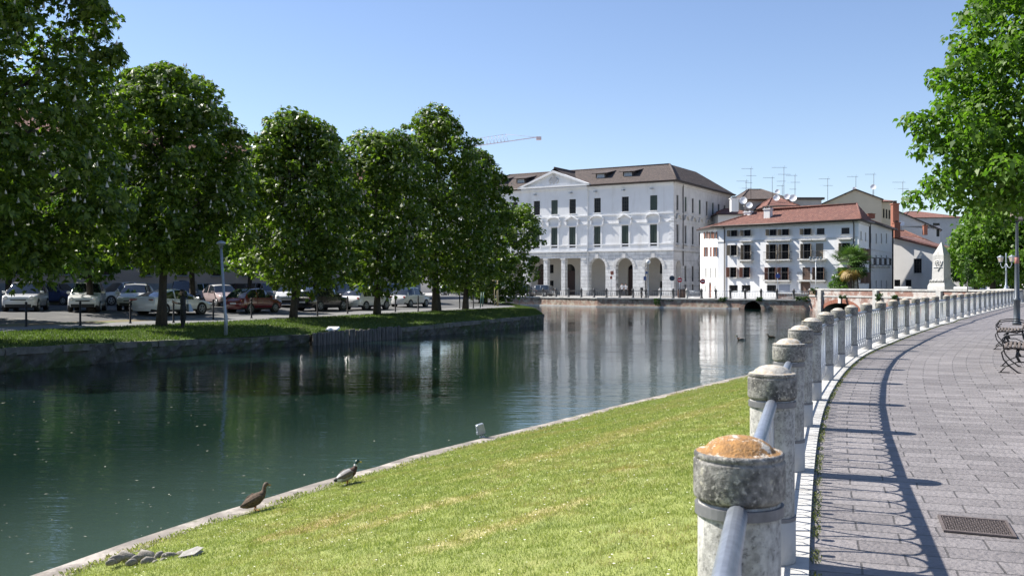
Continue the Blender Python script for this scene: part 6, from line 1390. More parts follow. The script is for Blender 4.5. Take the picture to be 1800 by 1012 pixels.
def car(label, pos, head, L, W, H, style, col, name='parked_car', roofc=None, hl='round' ):
    H *= 1.06; L *= 1.02; W *= 1.03
    st = STY[style]; wr = st['wr']; root = thing(name, label, 'car', pos, math.atan2(head[1], head[0]), 'cars parked in the car park')
    bx = [a for a, b in st['belt']]; bz_ = [b * H for a, b in st['belt']]; cx = [a for a, b in st['cab']]; cz_ = [b * H for a, b in st['cab']]
    xs = sorted(set(list(np.linspace(0, 1, 25)) + cx + [.35, .37, .555, .575])); zl = .2
    body = MB(); gl = MB(); rings = []
    for x in xs:
        e = abs(2 * x - 1); w = W / 2 * (1 - .10 * max(0, (e - .72) / .28) ** 2 - (.06 if x in (0, 1) else 0)); zb_ = float(np.interp(x, bx, bz_)); cab = cx[0] < x < cx[-1]
        zr = float(np.interp(x, cx, cz_)) if cab else zb_; zr = max(zr, zb_); f = min(1, (zr - zb_) / (.25 * H)); X = (x - .5) * L
        wt = w * (1 - .20 * f * min(1, (zr - zb_) / (.38 * H) + .2)) if cab else w * .97
        low = zl + .06 * max(0, (e - .85) / .15); drop_ = .045 * (1 - f)
        half = [(w * .90, low), (w * .985, low + .12), (w * 1.0, (low + zb_) * .52), (w * .965, zb_ - .02)]
        half += [(wt * .985 if cab else w * .93, zr - .05 * f - drop_ * .3), (wt * .86, zr - .01 * f), (0, zr + .02)]
        rings.append((X, x, half, cab, zb_, zr))
    def ring3(rg): X, x, h, *_ = rg; return [Vector((X, y, z)) for y, z in h] + [Vector((X, -y, z)) for y, z in h[-2::-1]]
    R3 = [ring3(r_) for r_ in rings]; n = len(R3[0])
    side_g = {3, n - 5}; front_g = {4, 5, n - 7 if n - 7 > 5 else 6, n - 6}
    top_idx = {4, 5, 6, 7} if n == 13 else {4, 5, 6, 7}
    for i in range(len(R3) - 1):
        x0, x1 = rings[i][1], rings[i + 1][1]; xm = (x0 + x1) / 2; cab = cx[0] <= xm <= cx[-1]
        zr0, zr1 = rings[i][5], rings[i + 1][5]; zbm = (rings[i][4] + rings[i + 1][4]) / 2; tall = (zr0 + zr1) / 2 - zbm; slope = abs(zr1 - zr0) / max(1e-6, (x1 - x0) * L)
        for k_ in range(n - 1):
            f = [R3[i][k_], R3[i + 1][k_], R3[i + 1][k_ + 1], R3[i][k_ + 1]]; tgt, mi = body, 0
            if cab and tall > .06:
                if k_ in (3, n - 5) and tall > .16 and .0 < xm < 1 and not (.35 <= xm <= .37 or .555 <= xm <= .575 and style in ('hatch', 'suv', 'van')) and cx[1] + .015 < xm < cx[-2] + .10:
                    tgt = gl
                elif k_ in (4, 5, 6, 7) and slope > .42: tgt = gl if not (xm < .1 and style == 'van') else body
                elif k_ in (4, 5, 6, 7) and roofc: mi = 1
            elif k_ in (0, n - 2): mi = 2
            if k_ in (0, n - 2): mi = 2
            tgt.add(f, [(0, 1, 2, 3)], mi if tgt is body else 0, True)
    for i, rev in ((0, False), (-1, True)):
        c = sum(R3[i], Vector()) / n
        for k_ in range(n - 1): t = (R3[i][k_ + 1], R3[i][k_], c); body.add(t if not rev else t[::-1], [(0, 1, 2)], 0, True)
        t = (R3[i][0], R3[i][n - 1], c); body.add(t if not rev else t[::-1], [(0, 1, 2)], 0, True)
    body.quad(*[Vector((sx * L * .46, sy * W * .42, zl + .03)) for sx, sy in ((-1, -1), (-1, 1), (1, 1), (1, -1))], 2)
    me = body.build('body', [col, roofc or col, M['black_plastic']], root); gl.build('window', M['car_glass'], root)
    # merge seams for smooth shading
    for o in kids(root):
        b_ = bmesh.new(); b_.from_mesh(o.data); bmesh.ops.remove_doubles(b_, verts=b_.verts, dist=.0005); bmesh.ops.recalc_face_normals(b_, faces=b_.faces) if o.name.startswith('body') else None; b_.to_mesh(o.data); b_.free()
    for xf in (.185, .80):
        for sy in (-1, 1):
            X = (xf - .5) * L; mb = MB(); y = sy * (W / 2 - .09)
            def disc(r_, y0, y1, m_, mbx, n_=20):
                mbx.tube([(X, y0, wr), (X, y1, wr)], r_, n_, m_, up=(0, 0, 1))
            arch = MB(); disc(wr * 1.16, sy * (W / 2 - .2), sy * (W / 2 + .004), 0, arch); arch.build('wheel_arch', M['black_plastic'], root)
            mb.tube([(X, sy * (W / 2 - .2), wr), (X, sy * (W / 2 + .008), wr), (X, sy * (W / 2 + .014), wr)], [wr, wr, wr * .93], 20, 0)
            wh = mb.build('wheel', M['tyre'], root); rm = MB(); disc(wr * .66, sy * (W / 2), sy * (W / 2 + .018), 1, rm, 16)
            for k_ in range(5):
                a = k_ * 2 * math.pi / 5 + .3; rm.tube([(X, sy * (W / 2 + .022), wr), (X + math.cos(a) * wr * .62, sy * (W / 2 + .022), wr + math.sin(a) * wr * .62)], [.05, .03], 5, 0)
            rm.tube([(X + wr * .64 * math.cos(a), sy * (W / 2 + .018), wr + wr * .64 * math.sin(a)) for a in np.linspace(0, 6.283, 17)], .022, 5, 0); rm.build('rim', [M['alloy'], M['black_plastic']], wh)
    zf = float(np.interp(.95, bx, bz_)); zr_ = float(np.interp(.03, bx, bz_))
    for sy in (-1, 1):
        mb = MB(); y = sy * W * .36
        if hl == 'round': mb.tube([(L * .44, y, zf - .13), (L * .500, y, zf - .14), (L * .506, y, zf - .14)], [.13, .12, .085], 12)
        else: mb.box((L * .487, sy * W * .345, zf - .12), (.14, .36, .11), 0, rz=-sy * .28, bev=.03)
        mb.build('headlight', M['headlight'], root)
        mb = MB(); mb.box((-L * .492, sy * W * .38, zr_ - .08), (.07, .22 if style != 'coupe' else .5, .16 if style != 'coupe' else .09), 0, rz=sy * .3, bev=.02); mb.build('tail_light', M['taillight'], root)
        xm_ = (cx[-1] - .5) * L - .20; mb = MB(); zm = float(np.interp(cx[-1], bx, bz_)) + .10; mb.box((xm_, sy * (W / 2 + .09), zm), (.12, .20, .15), 0, bev=.03); mb.build('mirror', col, root)
        for xd in ((.40, ) if style == 'mini' else (.40, .60 - .42 + .04)) if style != 'van' else (.66,):
            mb = MB(); mb.box(((xd - .5) * L + .1, sy * (W / 2 - .005), float(np.interp(xd, bx, bz_)) - .09), (.17, .03, .03), 0); mb.build('door_handle', col, root)
    mb = MB(); mb.box((L * .492, 0, .34), (.09, W * .74, .20), 0, bev=.02); mb.box((L * .495, 0, zf - .24), (.07, W * .46, .07), 0, bev=.02); mb.build('grille', M['black_plastic'], root)
    for sx, zz in ((1, .50), (-1, .62 if style != 'coupe' else .48)): mb = MB(); mb.box((sx * (L * .497 + .012), 0, zz), (.02, .50, .11), 0); mb.build('number_plate', M['plate'], root)
    # door seams as thin dark strips
    return root
def cp(px, py): return lg(px, py)
HF = (.27, -.963); HU = tuple(U_)
C_ = lambda d: (math.cos(R(d)), math.sin(R(d)))
car('white crossover with dark lower bumper facing the river, first from the left', cp(46, 546), HF, 4.25, 1.80, 1.62, 'suv', P_['white'], hl='round')
car('dark blue car side-on, in the gap right of the first white crossover', cp(104, 535.5), (.95, -.3), 3.7, 1.65, 1.55, 'hatch', P_['blue'])
car('white rounded hatchback facing the river behind a slim tree trunk', cp(154, 546), HF, 3.7, 1.66, 1.60, 'mini', P_['white'])
car('white estate car angled left, behind the white coupe', cp(214, 536), (-.62, -.78), 4.4, 1.8, 1.62, 'suv', P_['pearl'], hl='long')
car('small white hatchback nose-on, left of the white coupe', cp(238, 543.5), (.2, -.98), 3.6, 1.62, 1.50, 'hatch', P_['white'], hl='long')
car('pale blue car half hidden behind two white cars', cp(272, 527), (.9, -.4), 4.0, 1.7, 1.5, 'hatch', P_['lblue'])
car('white fastback coupe seen from behind at an angle, next to the standing person', cp(304, 552.5), HU, 4.55, 1.82, 1.42, 'coupe', P_['white'], hl='long')
car('light grey van facing the river behind the white coupe', cp(324, 534), (.2, -.98), 4.3, 1.8, 1.75, 'van', P_['silver'], hl='long')
car('silver hatchback right of the light grey van', cp(357, 530), (.55, .83), 4.1, 1.75, 1.55, 'hatch', P_['silver'])
car('small two-tone rose and white car with round headlights behind the lamp post', cp(390, 537.5), (.62, -.78), 3.8, 1.7, 1.45, 'mini', P_['pink'], roofc=P_['white'])  # white car; its pinkish reflections are put into the body paint
car('small dark red hatchback parked by the kerb', cp(446, 549), HU, 3.65, 1.64, 1.50, 'mini', P_['red'])
car('wine red car mostly hidden behind the small red hatchback', cp(418, 529), (-.85, .5), 4.3, 1.75, 1.55, 'suv', P_['wine'])
car('dark grey car with pale roof behind the bonnet of the red hatchback', cp(470, 531), (.7, -.7), 4.3, 1.8, 1.6, 'suv', P_['silver'], hl='long')
car('white car with its nose beside the sunlit tree trunk', cp(508, 537), (.15, -.99), 4.0, 1.7, 1.5, 'hatch', P_['white'])
car('black crossover with glinting rear window between two tree trunks', cp(566, 545.5), HU, 4.1, 1.80, 1.58, 'suv', P_['black'])
car('white van with rounded roof behind the black crossover', cp(563, 530), (.5, -.86), 4.4, 1.85, 1.95, 'van', P_['white'], hl='long')
car('dark blue van behind the white car with black roof', cp(610, 530), (.8, .6), 4.5, 1.85, 1.85, 'van', P_['blue'])
car('white hatchback with black roof half hidden by a trunk', cp(645, 543.5), HU, 4.0, 1.76, 1.50, 'hatch', P_['white'], roofc=P_['black'])
car('dark car with low roof behind the small white retro car', cp(690, 530), (.85, .5), 4.2, 1.75, 1.5, 'hatch', P_['black'])
car('small white retro car with dark soft roof, furthest right in the row', cp(721, 539), HU, 3.6, 1.64, 1.50, 'mini', P_['white'], roofc=P_['black'])
o = car('dark car with pale roof seen between trunks on the far quay street', Vector(((797 - 900) / F * 150, 150, GZ)), (.9, -.3), 4.4, 1.8, 1.5, 'hatch', P_['grey'])
o = car('car with sun glare on its windscreen parked by the palace arcade', Vector(((948 - 900) / F * 139.5, 139.5, GZ)), (-.86, .5), 4.3, 1.8, 1.55, 'suv', P_['grey'])
o = car('dark car parked on the quay street left of the glaring car', Vector(((915 - 900) / F * 136, 136, GZ)), (-.86, .5), 4.3, 1.75, 1.5, 'hatch', P_['black'])

# ------------------------------------------------------------------ people
def person(label, loc, rz, H, joints, mats, matfun, scale=1.):
    """joints: name -> (x,y,z,r, parent); continuous skin-grown body"""
    names = list(joints); me = bpy.data.meshes.new('person'); me.from_pydata([joints[n][:3] for n in names], [(names.index(joints[n][4]), i) for i, n in enumerate(names) if joints[n][4]], [])
    o = bpy.data.objects.new('person', me); C.objects.link(o); sk = o.modifiers.new('skin', 'SKIN'); sk.use_smooth_shade = True; ss = o.modifiers.new('sub', 'SUBSURF'); ss.levels = 2; ss.render_levels = 2
    for i, n in enumerate(names): q = joints[n][3]; me.skin_vertices[0].data[i].radius = q if isinstance(q, tuple) else (q, q)
    me.skin_vertices[0].data[0].use_root = True
    dg = bpy.context.evaluated_depsgraph_get(); m2 = bpy.data.meshes.new_from_object(o.evaluated_get(dg)); o.modifiers.clear(); o.data = m2
    m2.materials.clear()
    for q in mats: m2.materials.append(q)
    for p in m2.polygons: p.material_index = matfun(p.center); p.use_smooth = True
    o.location = loc; o.rotation_euler = (0, 0, rz); o.scale = (scale,) * 3
    tag(o, label, 'person'); return o
skin = flat('skin', (.42, .26, .19), .6); hairm = flat('dark_hair', (.02, .015, .012), .6)
def body_j(armL, armR, step=.0, head=(0, 0)):
    J = {'pel': (0, 0, .95, (.14, .11), None), 'ab': (0, 0, 1.08, (.13, .10), 'pel'), 'ch': (0, 0, 1.28, (.16, .11), 'ab'), 'sh': (0, 0, 1.40, (.13, .09), 'ch'), 'nk': (0, .0, 1.49, .052, 'sh'),
         'hd0': (head[0], .01 + head[1], 1.58, (.078, .09), 'nk'), 'hd1': (head[0], .0 + head[1], 1.66, (.078, .095), 'hd0'), 'hd2': (head[0], -.01 + head[1], 1.72, (.055, .07), 'hd1')}
    for s_, nm in ((-1, 'L'), (1, 'R')):
        J['hip' + nm] = (s_ * .09, 0, .90, .095, 'pel'); J['kn' + nm] = (s_ * .10, s_ * step, .50, .065, 'hip' + nm); J['an' + nm] = (s_ * .10, -s_ * step * .3 + .02, .09, .045, 'kn' + nm); J['to' + nm] = (s_ * .11, .14 - s_ * step * .3, .035, (.045, .03), 'an' + nm)
        e, w_, h_ = (armL if s_ < 0 else armR); J['so' + nm] = (s_ * .19, 0, 1.39, .058, 'sh'); J['el' + nm] = (*e, .042, 'so' + nm); J['wr' + nm] = (*w_, .028, 'el' + nm); J['ha' + nm] = (*h_, (.035, .02), 'wr' + nm)
    return J
def fingers(root, hand, fwd, side_, skin_m, curl=.6):
    """five separate tapered fingers rooted in the palm"""
    hd = Vector(hand); f = Vector(fwd).normalized(); s_ = Vector(side_).normalized(); n = f.cross(s_).normalized()
    for k_, (off_, L_) in enumerate(((-.027, .062), (-.009, .072), (.009, .068), (.026, .054))):
        b = hd + f * .03 + s_ * off_; mb = MB(); mb.tube([b, b + f * L_ * .45, b + f * L_ * .75 - n * L_ * curl * .35, b + f * L_ * .85 - n * L_ * curl * .8], [.009, .0085, .0075, .006], 6); mb.build('finger', skin_m, root)
    b = hd - f * .01 - s_ * .03; mb = MB(); mb.tube([b, b - s_ * .022 + f * .02, b - s_ * .028 + f * .048 - n * .012], [.011, .010, .007], 6); mb.build('thumb', skin_m, root)
def face(root, hx_, hy_, hz0, sk, hair, long=False):
    for s_ in (-1, 1):
        mb = MB(); mb.tube([(hx_ + s_ * .03, hy_ + .083, hz0 + .03), (hx_ + s_ * .03, hy_ + .092, hz0 + .03)], [.012, .008], 8); mb.build('eye', hairm, root)
        mb = MB(); mb.tube([(hx_ + s_ * .078, hy_ - .01, hz0), (hx_ + s_ * .09, hy_ - .015, hz0 + .03), (hx_ + s_ * .08, hy_ - .01, hz0 + .05)], [.01, .016, .01], 6); mb.build('ear', sk, root)
    mb = MB(); mb.tube([(hx_, hy_ + .085, hz0 + .03), (hx_, hy_ + .112, hz0 - .005), (hx_, hy_ + .088, hz0 - .015)], [.008, .016, .01], 7); mb.build('nose', sk, root)
    mb = MB(); mb.tube([(hx_ - .025, hy_ + .086, hz0 - .04), (hx_, hy_ + .094, hz0 - .042), (hx_ + .025, hy_ + .086, hz0 - .04)], [.004, .007, .004], 6); mb.build('mouth', flat('lips', (.35, .12, .1), .5), root)
    mb = MB(); pr = [(.0, .155), (.05, .15), (.085, .12), (.1, .07), (.098, .02)] + ([(.10, -.04), (.095, -.10), (.06, -.14)] if long else [(.09, -.02)])
    n_ = 16; vs = []
    for r_, z in pr:
        for k_ in range(n_): a = math.pi * (1.0 * k_ / (n_ - 1)) * 1.25 + math.pi * .875; fr_ = 1.0; vs.append((hx_ + r_ * math.cos(a) * .92, hy_ - .008 + r_ * math.sin(a) * 1.05, hz0 + .0 + z))
    mb.add(vs, [(i * n_ + k_, i * n_ + k_ + 1, (i + 1) * n_ + k_ + 1, (i + 1) * n_ + k_) for i in range(len(pr) - 1) for k_ in range(n_ - 1)], 0, True)
    mb.lathe((hx_, hy_ - .005, hz0), [(.001, .158), (.05, .15), (.082, .125), (.096, .085)][::-1], 16, 0); mb.build('hair', hair, root)
# woman on the left bank looking down at her phone, body turned to the left
J = body_j(((-.24, .05, 1.13), (-.12, .28, 1.17), (-.07, .35, 1.21)), ((.25, .02, 1.12), (.13, .27, 1.15), (.06, .34, 1.20)), .03, head=(0, .05))
dk = flat('dark_coat', (.022, .024, .03), .8); trs = flat('dark_trousers', (.015, .015, .018), .8); shoe = flat('shoes', (.02, .02, .02), .5)
def mf(c): return 0 if (c.z > 1.50) or (c.y > .24 and c.z > 1) else 3 if c.z < .07 else 2 if c.z < .88 else 1
pw_ = lg(322, 577.5); wom = person('person in dark clothes standing on the left bank grass, looking at a phone', pw_, R(124), 1.7, J, [skin, dk, trs, shoe], mf, scale=1.05)
face(wom, 0, .05, 1.62, skin, hairm, True)
fingers(wom, (-.07, .35, 1.21), (.5, .8, .3), (0, .3, 1), skin); fingers(wom, (.06, .34, 1.20), (-.5, .8, .3), (0, .3, 1), skin)
mb = MB(); mb.box((0, .40, 1.235), (.075, .012, .15), 0, bev=.004); ph_ = mb.build('phone', M['black_plastic'], None, wom.location, wom.rotation_euler); tag(ph_, 'black phone held up in both hands of the person on the bank', 'phone')
mb = MB(); vs = [(-.24, -.17, .76), (.15, -.17, .76), (.13, -.34, .78), (-.22, -.34, .78), (-.22, -.155, 1.12), (.13, -.155, 1.12), (.10, -.24, 1.12), (-.19, -.24, 1.12)]; mb.add(vs, [(3, 2, 1, 0), (4, 5, 6, 7), (0, 1, 5, 4), (1, 2, 6, 5), (2, 3, 7, 6), (3, 0, 4, 7)])
bag = mb.build('shoulder_bag', flat('pale_blue_bag', (.34, .42, .55), .7), None, wom.location, wom.rotation_euler); wom.scale = bag.scale = ph_.scale = (1.18, 1.22, 1.05)
tag(bag, 'pale blue shoulder bag hanging behind the hip of the person on the bank', 'bag')
mb = MB(); mb.tube([(-.12, -.16, 1.06), (-.1, -.13, 1.3), (.02, -.06, 1.47), (.12, .10, 1.36), (.17, .06, 1.15), (.13, -.15, 1.06)], .012, 5); mb.build('strap', flat('bag_strap', (.3, .36, .45), .7), bag)
for px, lab, tc_, rz_ in ((1093.5, 'person in white shirt and dark trousers walking in the third arch, left of the pair', (.62, .62, .62), 170), (1100, 'person in white shirt and dark trousers walking in the third arch, right of the pair', (.7, .7, .7), 190)):
    J = body_j(((-.25, .0, 1.12), (-.24, .06, .90), (-.24, .08, .82)), ((.25, -.02, 1.12), (.25, .05, .90), (.24, .08, .82)), .12)
    Yp = 141.5; sh_ = flat('shirt', tc_, .8)
    o = person(lab, Vector(((px - 900) / F * Yp, Yp, GZ + .02)), R(rz_), 1.75, J, [skin, sh_, trs, shoe], lambda c: 0 if c.z > 1.49 or (abs(c.x) > .2 and c.z < 1.16) else 3 if c.z < .07 else 2 if c.z < .92 else 1, 1.05)
    o['group'] = 'pair of people walking under the arcade'; face(o, 0, 0, 1.62, skin, hairm); fingers(o, (-.24, .08, .82), (0, .2, -1), (0, 1, .2), skin); fingers(o, (.24, .08, .82), (0, .2, -1), (0, 1, .2), skin)

# ------------------------------------------------------------------ ducks
def duck(label, loc, rz, drake, swim=False, s_=1.0):
    o = thing('duck', label, 'duck', loc, rz); mb = MB(); dz = 0 if not swim else -.125
    head = flat('drake_head', (.012, .045, .03), .35) if drake else flat('hen_head', (.10, .07, .045), .8)
    brown = pm('hen_feathers', (.15, .10, .06), .9, col2=(.03, .02, .015), scale=38); grey = pm('drake_flank', (.30, .29, .28), .8, vary=.25, scale=60); breast = flat('drake_breast', (.06, .028, .018), .8); blk = flat('tail_black', (.015, .015, .015), .7); wht = flat('white_feather', (.5, .49, .47), .8); bill = flat('bill_yellow' if drake else 'bill_orange', (.45, .36, .05) if drake else (.22, .13, .05), .5)
    ms = [blk, wht, grey, grey, breast, breast, breast, wht, head, head, head, head, head] if drake else [brown] * 8 + [head] * 5
    path = [(-.285, 0, .175), (-.23, 0, .165), (-.16, 0, .165), (-.06, 0, .165), (.05, 0, .17), (.12, 0, .195), (.155, 0, .235), (.165, 0, .27), (.170, 0, .30), (.180, 0, .325), (.198, 0, .342), (.222, 0, .344), (.243, 0, .336)]
    rad = [.012, .038, .070, .092, .090, .066, .043, .034, .031, .034, .036, .032, .016]; mats = []; idx = {}
    for q in ms[:-1]:
        if q.name not in idx: idx[q.name] = len(mats); mats.append(q)
    mb.tube([(x, y, z + dz) for x, y, z in path], rad, 14, mats=[idx[q.name] for q in ms[:-1]], ell=[.5, .75, .9, 1, 1, 1, 1, 1, 1, 1, 1, 1, 1], up=(0, 1, 0))
    bd_ = mb.build('body', mats, o)
    mb = MB(); mb.tube([(.235, 0, .334 + dz), (.262, 0, .326 + dz), (.288, 0, .322 + dz), (.298, 0, .320 + dz)], [.013, .012, .014, .006], 8, ell=[1, .7, .5, .5], up=(0, 1, 0)); mb.build('bill', bill, o)
    for sy in (-1, 1):
        mb = MB(); mb.tube([(.08, sy * .070, .19 + dz), (.0, sy * .088, .20 + dz), (-.10, sy * .078, .195 + dz), (-.20, sy * .035, .185 + dz), (-.25, sy * .012, .18 + dz)], [.02, .05, .045, .022, .006], 8, ell=[.4] * 5, up=(0, 1, 0)); mb.build('wing', flat('drake_wing', (.13, .11, .095), .8) if drake else brown, o)
        mb = MB(); mb.tube([(.205, sy * .033, .349 + dz), (.205, sy * .037, .349 + dz)], .005, 6); mb.build('eye', blk, o)
        if not swim:
            mb = MB(); mb.tube([(-.01 + sy * .012, sy * .035, .10), (.0 + sy * .012, sy * .035, .05), (-.01 + sy * .012, sy * .035, .008)], [.018, .007, .006], 6)
            mb.add([(-.01, sy * .035, .008), (.055, sy * .035 - .03, .004), (.065, sy * .035, .006), (.055, sy * .035 + .03, .004), (-.01, sy * .035, .002)], [(0, 1, 2), (0, 2, 3), (4, 2, 1), (4, 3, 2)]); mb.build('leg', flat('orange_leg', (.42, .14, .03), .6), o)
    if drake and not swim: pass
    if not swim:                            # standing ducks carry the body tilted up
        for c in kids(o):
            if c.name.startswith('leg'): continue
            for v in c.data.vertices: v.co.z += .24 * min(v.co.x, .10); v.co.x *= .88
    o.scale = (s_,) * 3; return o
duck('drake mallard with dark green head standing on the stone kerb', gp(611, 852, 2.88) + Vector((0, 0, 0)), R(38), True, s_=.88)
duck('brown female mallard standing on the grass edge, nearer the camera', gp(449, 897.5, 2.88), R(46), False, s_=.86)
duck('pale duck swimming on the far water, left of the pair', gp(1302, 597.5, 3.0), R(160), True, True, 1.0)
duck('tiny dark duck swimming right of the pale one', gp(1355, 593.5, 3.0), R(185), False, True, .9)

# floodlight box on the river kerb
p = gp(848, 768, 2.90); o = thing('floodlight_box', 'small tilted grey floodlight box on the river kerb', 'floodlight', p, R(20)); 
mb = MB(); mb.box((0, 0, .16), (.15, .09, .20), 0, M=Matrix.Rotation(R(-14), 4, 'Y'), bev=.012); mb.box((-.075, 0, .10), (.03, .08, .05), 0, M=Matrix.Rotation(R(-14), 4, 'Y')); mb.build('housing', M['galv_light'], o)
mb = MB(); mb.tube([(-.02, 0, 0), (-.02, 0, .07)], .012, 6); mb.tube([(.03, 0, 0), (.01, 0, .07)], .008, 6); mb.box((0, 0, .005), (.1, .08, .01)); mb.build('bracket', M['galv_light'], o)
# pebbles and leaves on kerb
# ------------------------------------------------------------------ lamps and signs
p = lg(397, 590); Hh = CH + (HZ - 424) / F * p.y - p.z; o = thing('lamp_post', 'tall plain grey lamp post on the left bank before the red car', 'lamp post', p)
mb = MB(); mb.tube([(0, 0, -.2), (0, 0, .9), (-.03, 0, 1.0), (-.22, 0, Hh - .3)], [.085, .085, .065, .06], 12); mb.build('pole', M['galv_light'], o)
mb = MB(); mb.lathe((-.22, 0, Hh - .3), [(.09, 0), (.10, .12), (.2, .17), (.22, .24), (.12, .30), (.02, .34)], 16); mb.build('lamp_head', M['galv_light'], o)
# lamp post of the promenade at the right
p = gp(1787.5, 571, 1.6); o = thing('street_lamp', 'tall grey promenade lamp post with square lantern behind the benches', 'street lamp', p)
zl_ = CH + (HZ - 389) / F * p.y; zt_ = CH + (HZ - 357) / F * p.y
mb = MB(); mb.lathe((0, 0, 0), [(.16, 0), (.16, .12), (.12, .16), (.115, .9), (.14, .93), (.14, 1.0), (.09, 1.05), (.075, 2.6), (.085, 2.64), (.06, 2.7), (.045, zl_ - .1), (.08, zl_)], 16); mb.build('pole', M['lamp_grey'], o)
def lantern(root, c, h, w_, m_frame, m_glass):
    mb = MB(); x, y, z = c
    def fr_(z0, z1, a, b, m_): vs = [(x + sx * a, y + sy * a, z0) for sx, sy in ((-1, -1), (1, -1), (1, 1), (-1, 1))] + [(x + sx * b, y + sy * b, z1) for sx, sy in ((-1, -1), (1, -1), (1, 1), (-1, 1))]; mb.add(vs, [(3, 2, 1, 0), (4, 5, 6, 7), (0, 1, 5, 4), (1, 2, 6, 5), (2, 3, 7, 6), (3, 0, 4, 7)], m_)
    fr_(z, z + h * .08, w_ * .3, w_ * .34, 0); fr_(z + h * .08, z + h * .70, w_ * .30, w_ * .48, 1); fr_(z + h * .70, z + h * .76, w_ * .58, w_ * .56, 0); fr_(z + h * .76, z + h * .95, w_ * .5, w_ * .12, 0); fr_(z + h * .95, z + h * 1.05, w_ * .06, w_ * .03, 0)
    for sx in (-1, 1):
        for sy in (-1, 1): mb.tube([(x + sx * w_ * .31, y + sy * w_ * .31, z + h * .08), (x + sx * w_ * .49, y + sy * w_ * .49, z + h * .71)], .014, 4, 0)
    mb.build('lantern', [m_frame, m_glass], root)
M['lantern_glass'] = flat('lantern_glass', (.42, .36, .30), .3, spec=.6); M['lantern_brown'] = flat('lantern_frame', (.07, .055, .05), .5)
lantern(o, (.0, 0, zl_), zt_ - zl_, .50, M['lantern_brown'], M['lantern_glass'])
mb = MB(); mb.lathe((0, 0, 0), [(.066, 2.35), (.078, 2.36), (.078, 2.60), (.066, 2.61)], 14); mb.build('sticker_band', flat('faded_red_band', (.38, .16, .14), .7), o)
# twin lantern lamp on the bridge end
q = BR0 + BD * bx_(1764) + BY * .3; p = Vector((q.x, q.y, PT + .08)); o = thing('twin_street_lamp', 'grey ornate lamp with two hanging lanterns on the round bridge platform', 'street lamp', p, brz)
kk_ = p.y / F; H_ = (505 - 441) * kk_
mb = MB(); mb.lathe((0, 0, 0), [(.22, 0), (.22, .08), (.12, .16), (.16, .26), (.08, .36), (.065, 1.6), (.09, 1.64), (.055, 1.7), (.045, H_ * .72), (.08, H_ * .76), (.05, H_ * .82), (.06, H_ * .95), (.01, H_ * 1.0)], 12); mb.build('pole', M['galv_light'], o)
for s_ in (-1, 1): mb = MB(); mb.tube([(0, 0, H_ * .72), (s_ * .20, 0, H_ * .60), (s_ * .42, 0, H_ * .58), (s_ * .58, 0, H_ * .66), (s_ * .60, 0, H_ * .74)], .03, 6); mb.build('arm', M['galv_light'], o); lantern(o, (s_ * .60, 0, H_ * .74), .62, .36, M['galv_light'], M['lantern_glass'])
# globe lamp in front of the arcade
q = on_quay(1134.5, .9); p = Vector((q.x, q.y, GZ)); kq_ = q.y / F; o = thing('globe_lamp', 'tall lamp post with one white globe in front of the last arch', 'street lamp', p); Hg = CH + (HZ - 461) * kq_ - GZ
mb = MB(); mb.lathe((0, 0, 0), [(.10, 0), (.10, .9), (.06, 1.0), (.05, Hg - .3), (.09, Hg - .25)], 10); mb.tube([(0, 0, Hg - .75), (-.32, 0, Hg - .7)], .03, 5); mb.build('pole', M['galv_light'], o)
mb = MB(); mb.lathe((0, 0, Hg - .25), [(.08, 0), (.22, .1), (.30, .28), (.26, .46), (.12, .56), (.01, .58)], 14); mb.build('globe', flat('globe_glass', (.72, .72, .70), .2), o)
q2 = Vector((q.x - .25, q.y + .5, GZ)); o = thing('sign_post', 'dark post with small blue signs just behind the globe lamp', 'sign', q2); mb = MB(); mb.tube([(0, 0, 0), (0, 0, 3.9)], .05, 8); mb.build('pole', M['iron'], o); mb = MB(); mb.box((-.1, -.06, 2.5), (.35, .03, .5)); mb.box((.1, -.06, 3.2), (.3, .03, .3)); mb.build('sign_plate', flat('sign_blue', (.08, .13, .30), .5), o)
def round_sign(px, py, inset, label, r_, cm, bar=True, postm='galv_light'):
    q = on_quay(px, inset); k_ = q.y / F; zc_ = CH + (HZ - py) * k_ - GZ; o = thing('road_sign', label, 'road sign', (q.x, q.y, GZ)); mb = MB(); mb.tube([(0, 0, 0), (0, 0, zc_ + r_ + .1)], .035, 8); mb.build('pole', M[postm], o)
    mb = MB(); mb.tube([(0, -.06, zc_), (0, -.04, zc_)], r_, 20, 0, smooth=False); 
    if bar: mb.box((0, -.065, zc_), (r_ * 1.4, .01, r_ * .36), 1)
    mb.build('disc', [cm, M['white_metal']], o)
sred = flat('sign_red', (.50, .02, .03), .5)
round_sign(1178, 489, .6, 'round dark blue road sign seen from the back at the palace corner', .33, flat('sign_back', (.03, .05, .08), .5), False); round_sign(1186.5, 492, 1.6, 'red no entry sign with white bar beside the dark round sign', .30, sred)
round_sign(1231.5, 494.5, .6, 'red no entry sign with white bar at the corner of the white house', .33, sred); round_sign(1361.5, 485, 1.2, 'round blue road sign in front of a white house window', .28, flat('sign_blue2', (.05, .10, .35), .5), False)
q = on_quay(1069, .9); kq_ = q.y / F; o = thing('road_sign', 'orange-red sign on a thin post in front of an arcade pier', 'road sign', (q.x, q.y, GZ)); mb = MB(); mb.tube([(0, 0, 0), (0, 0, 3.5)], .03, 6); mb.build('pole', M['galv_light'], o); mb = MB(); mb.box((.12, -.05, 3.2), (.42, .02, .5)); mb.box((0, -.05, 2.6), (.3, .02, .4)); mb.build('sign_plate', flat('sign_orange', (.62, .20, .12), .5), o)
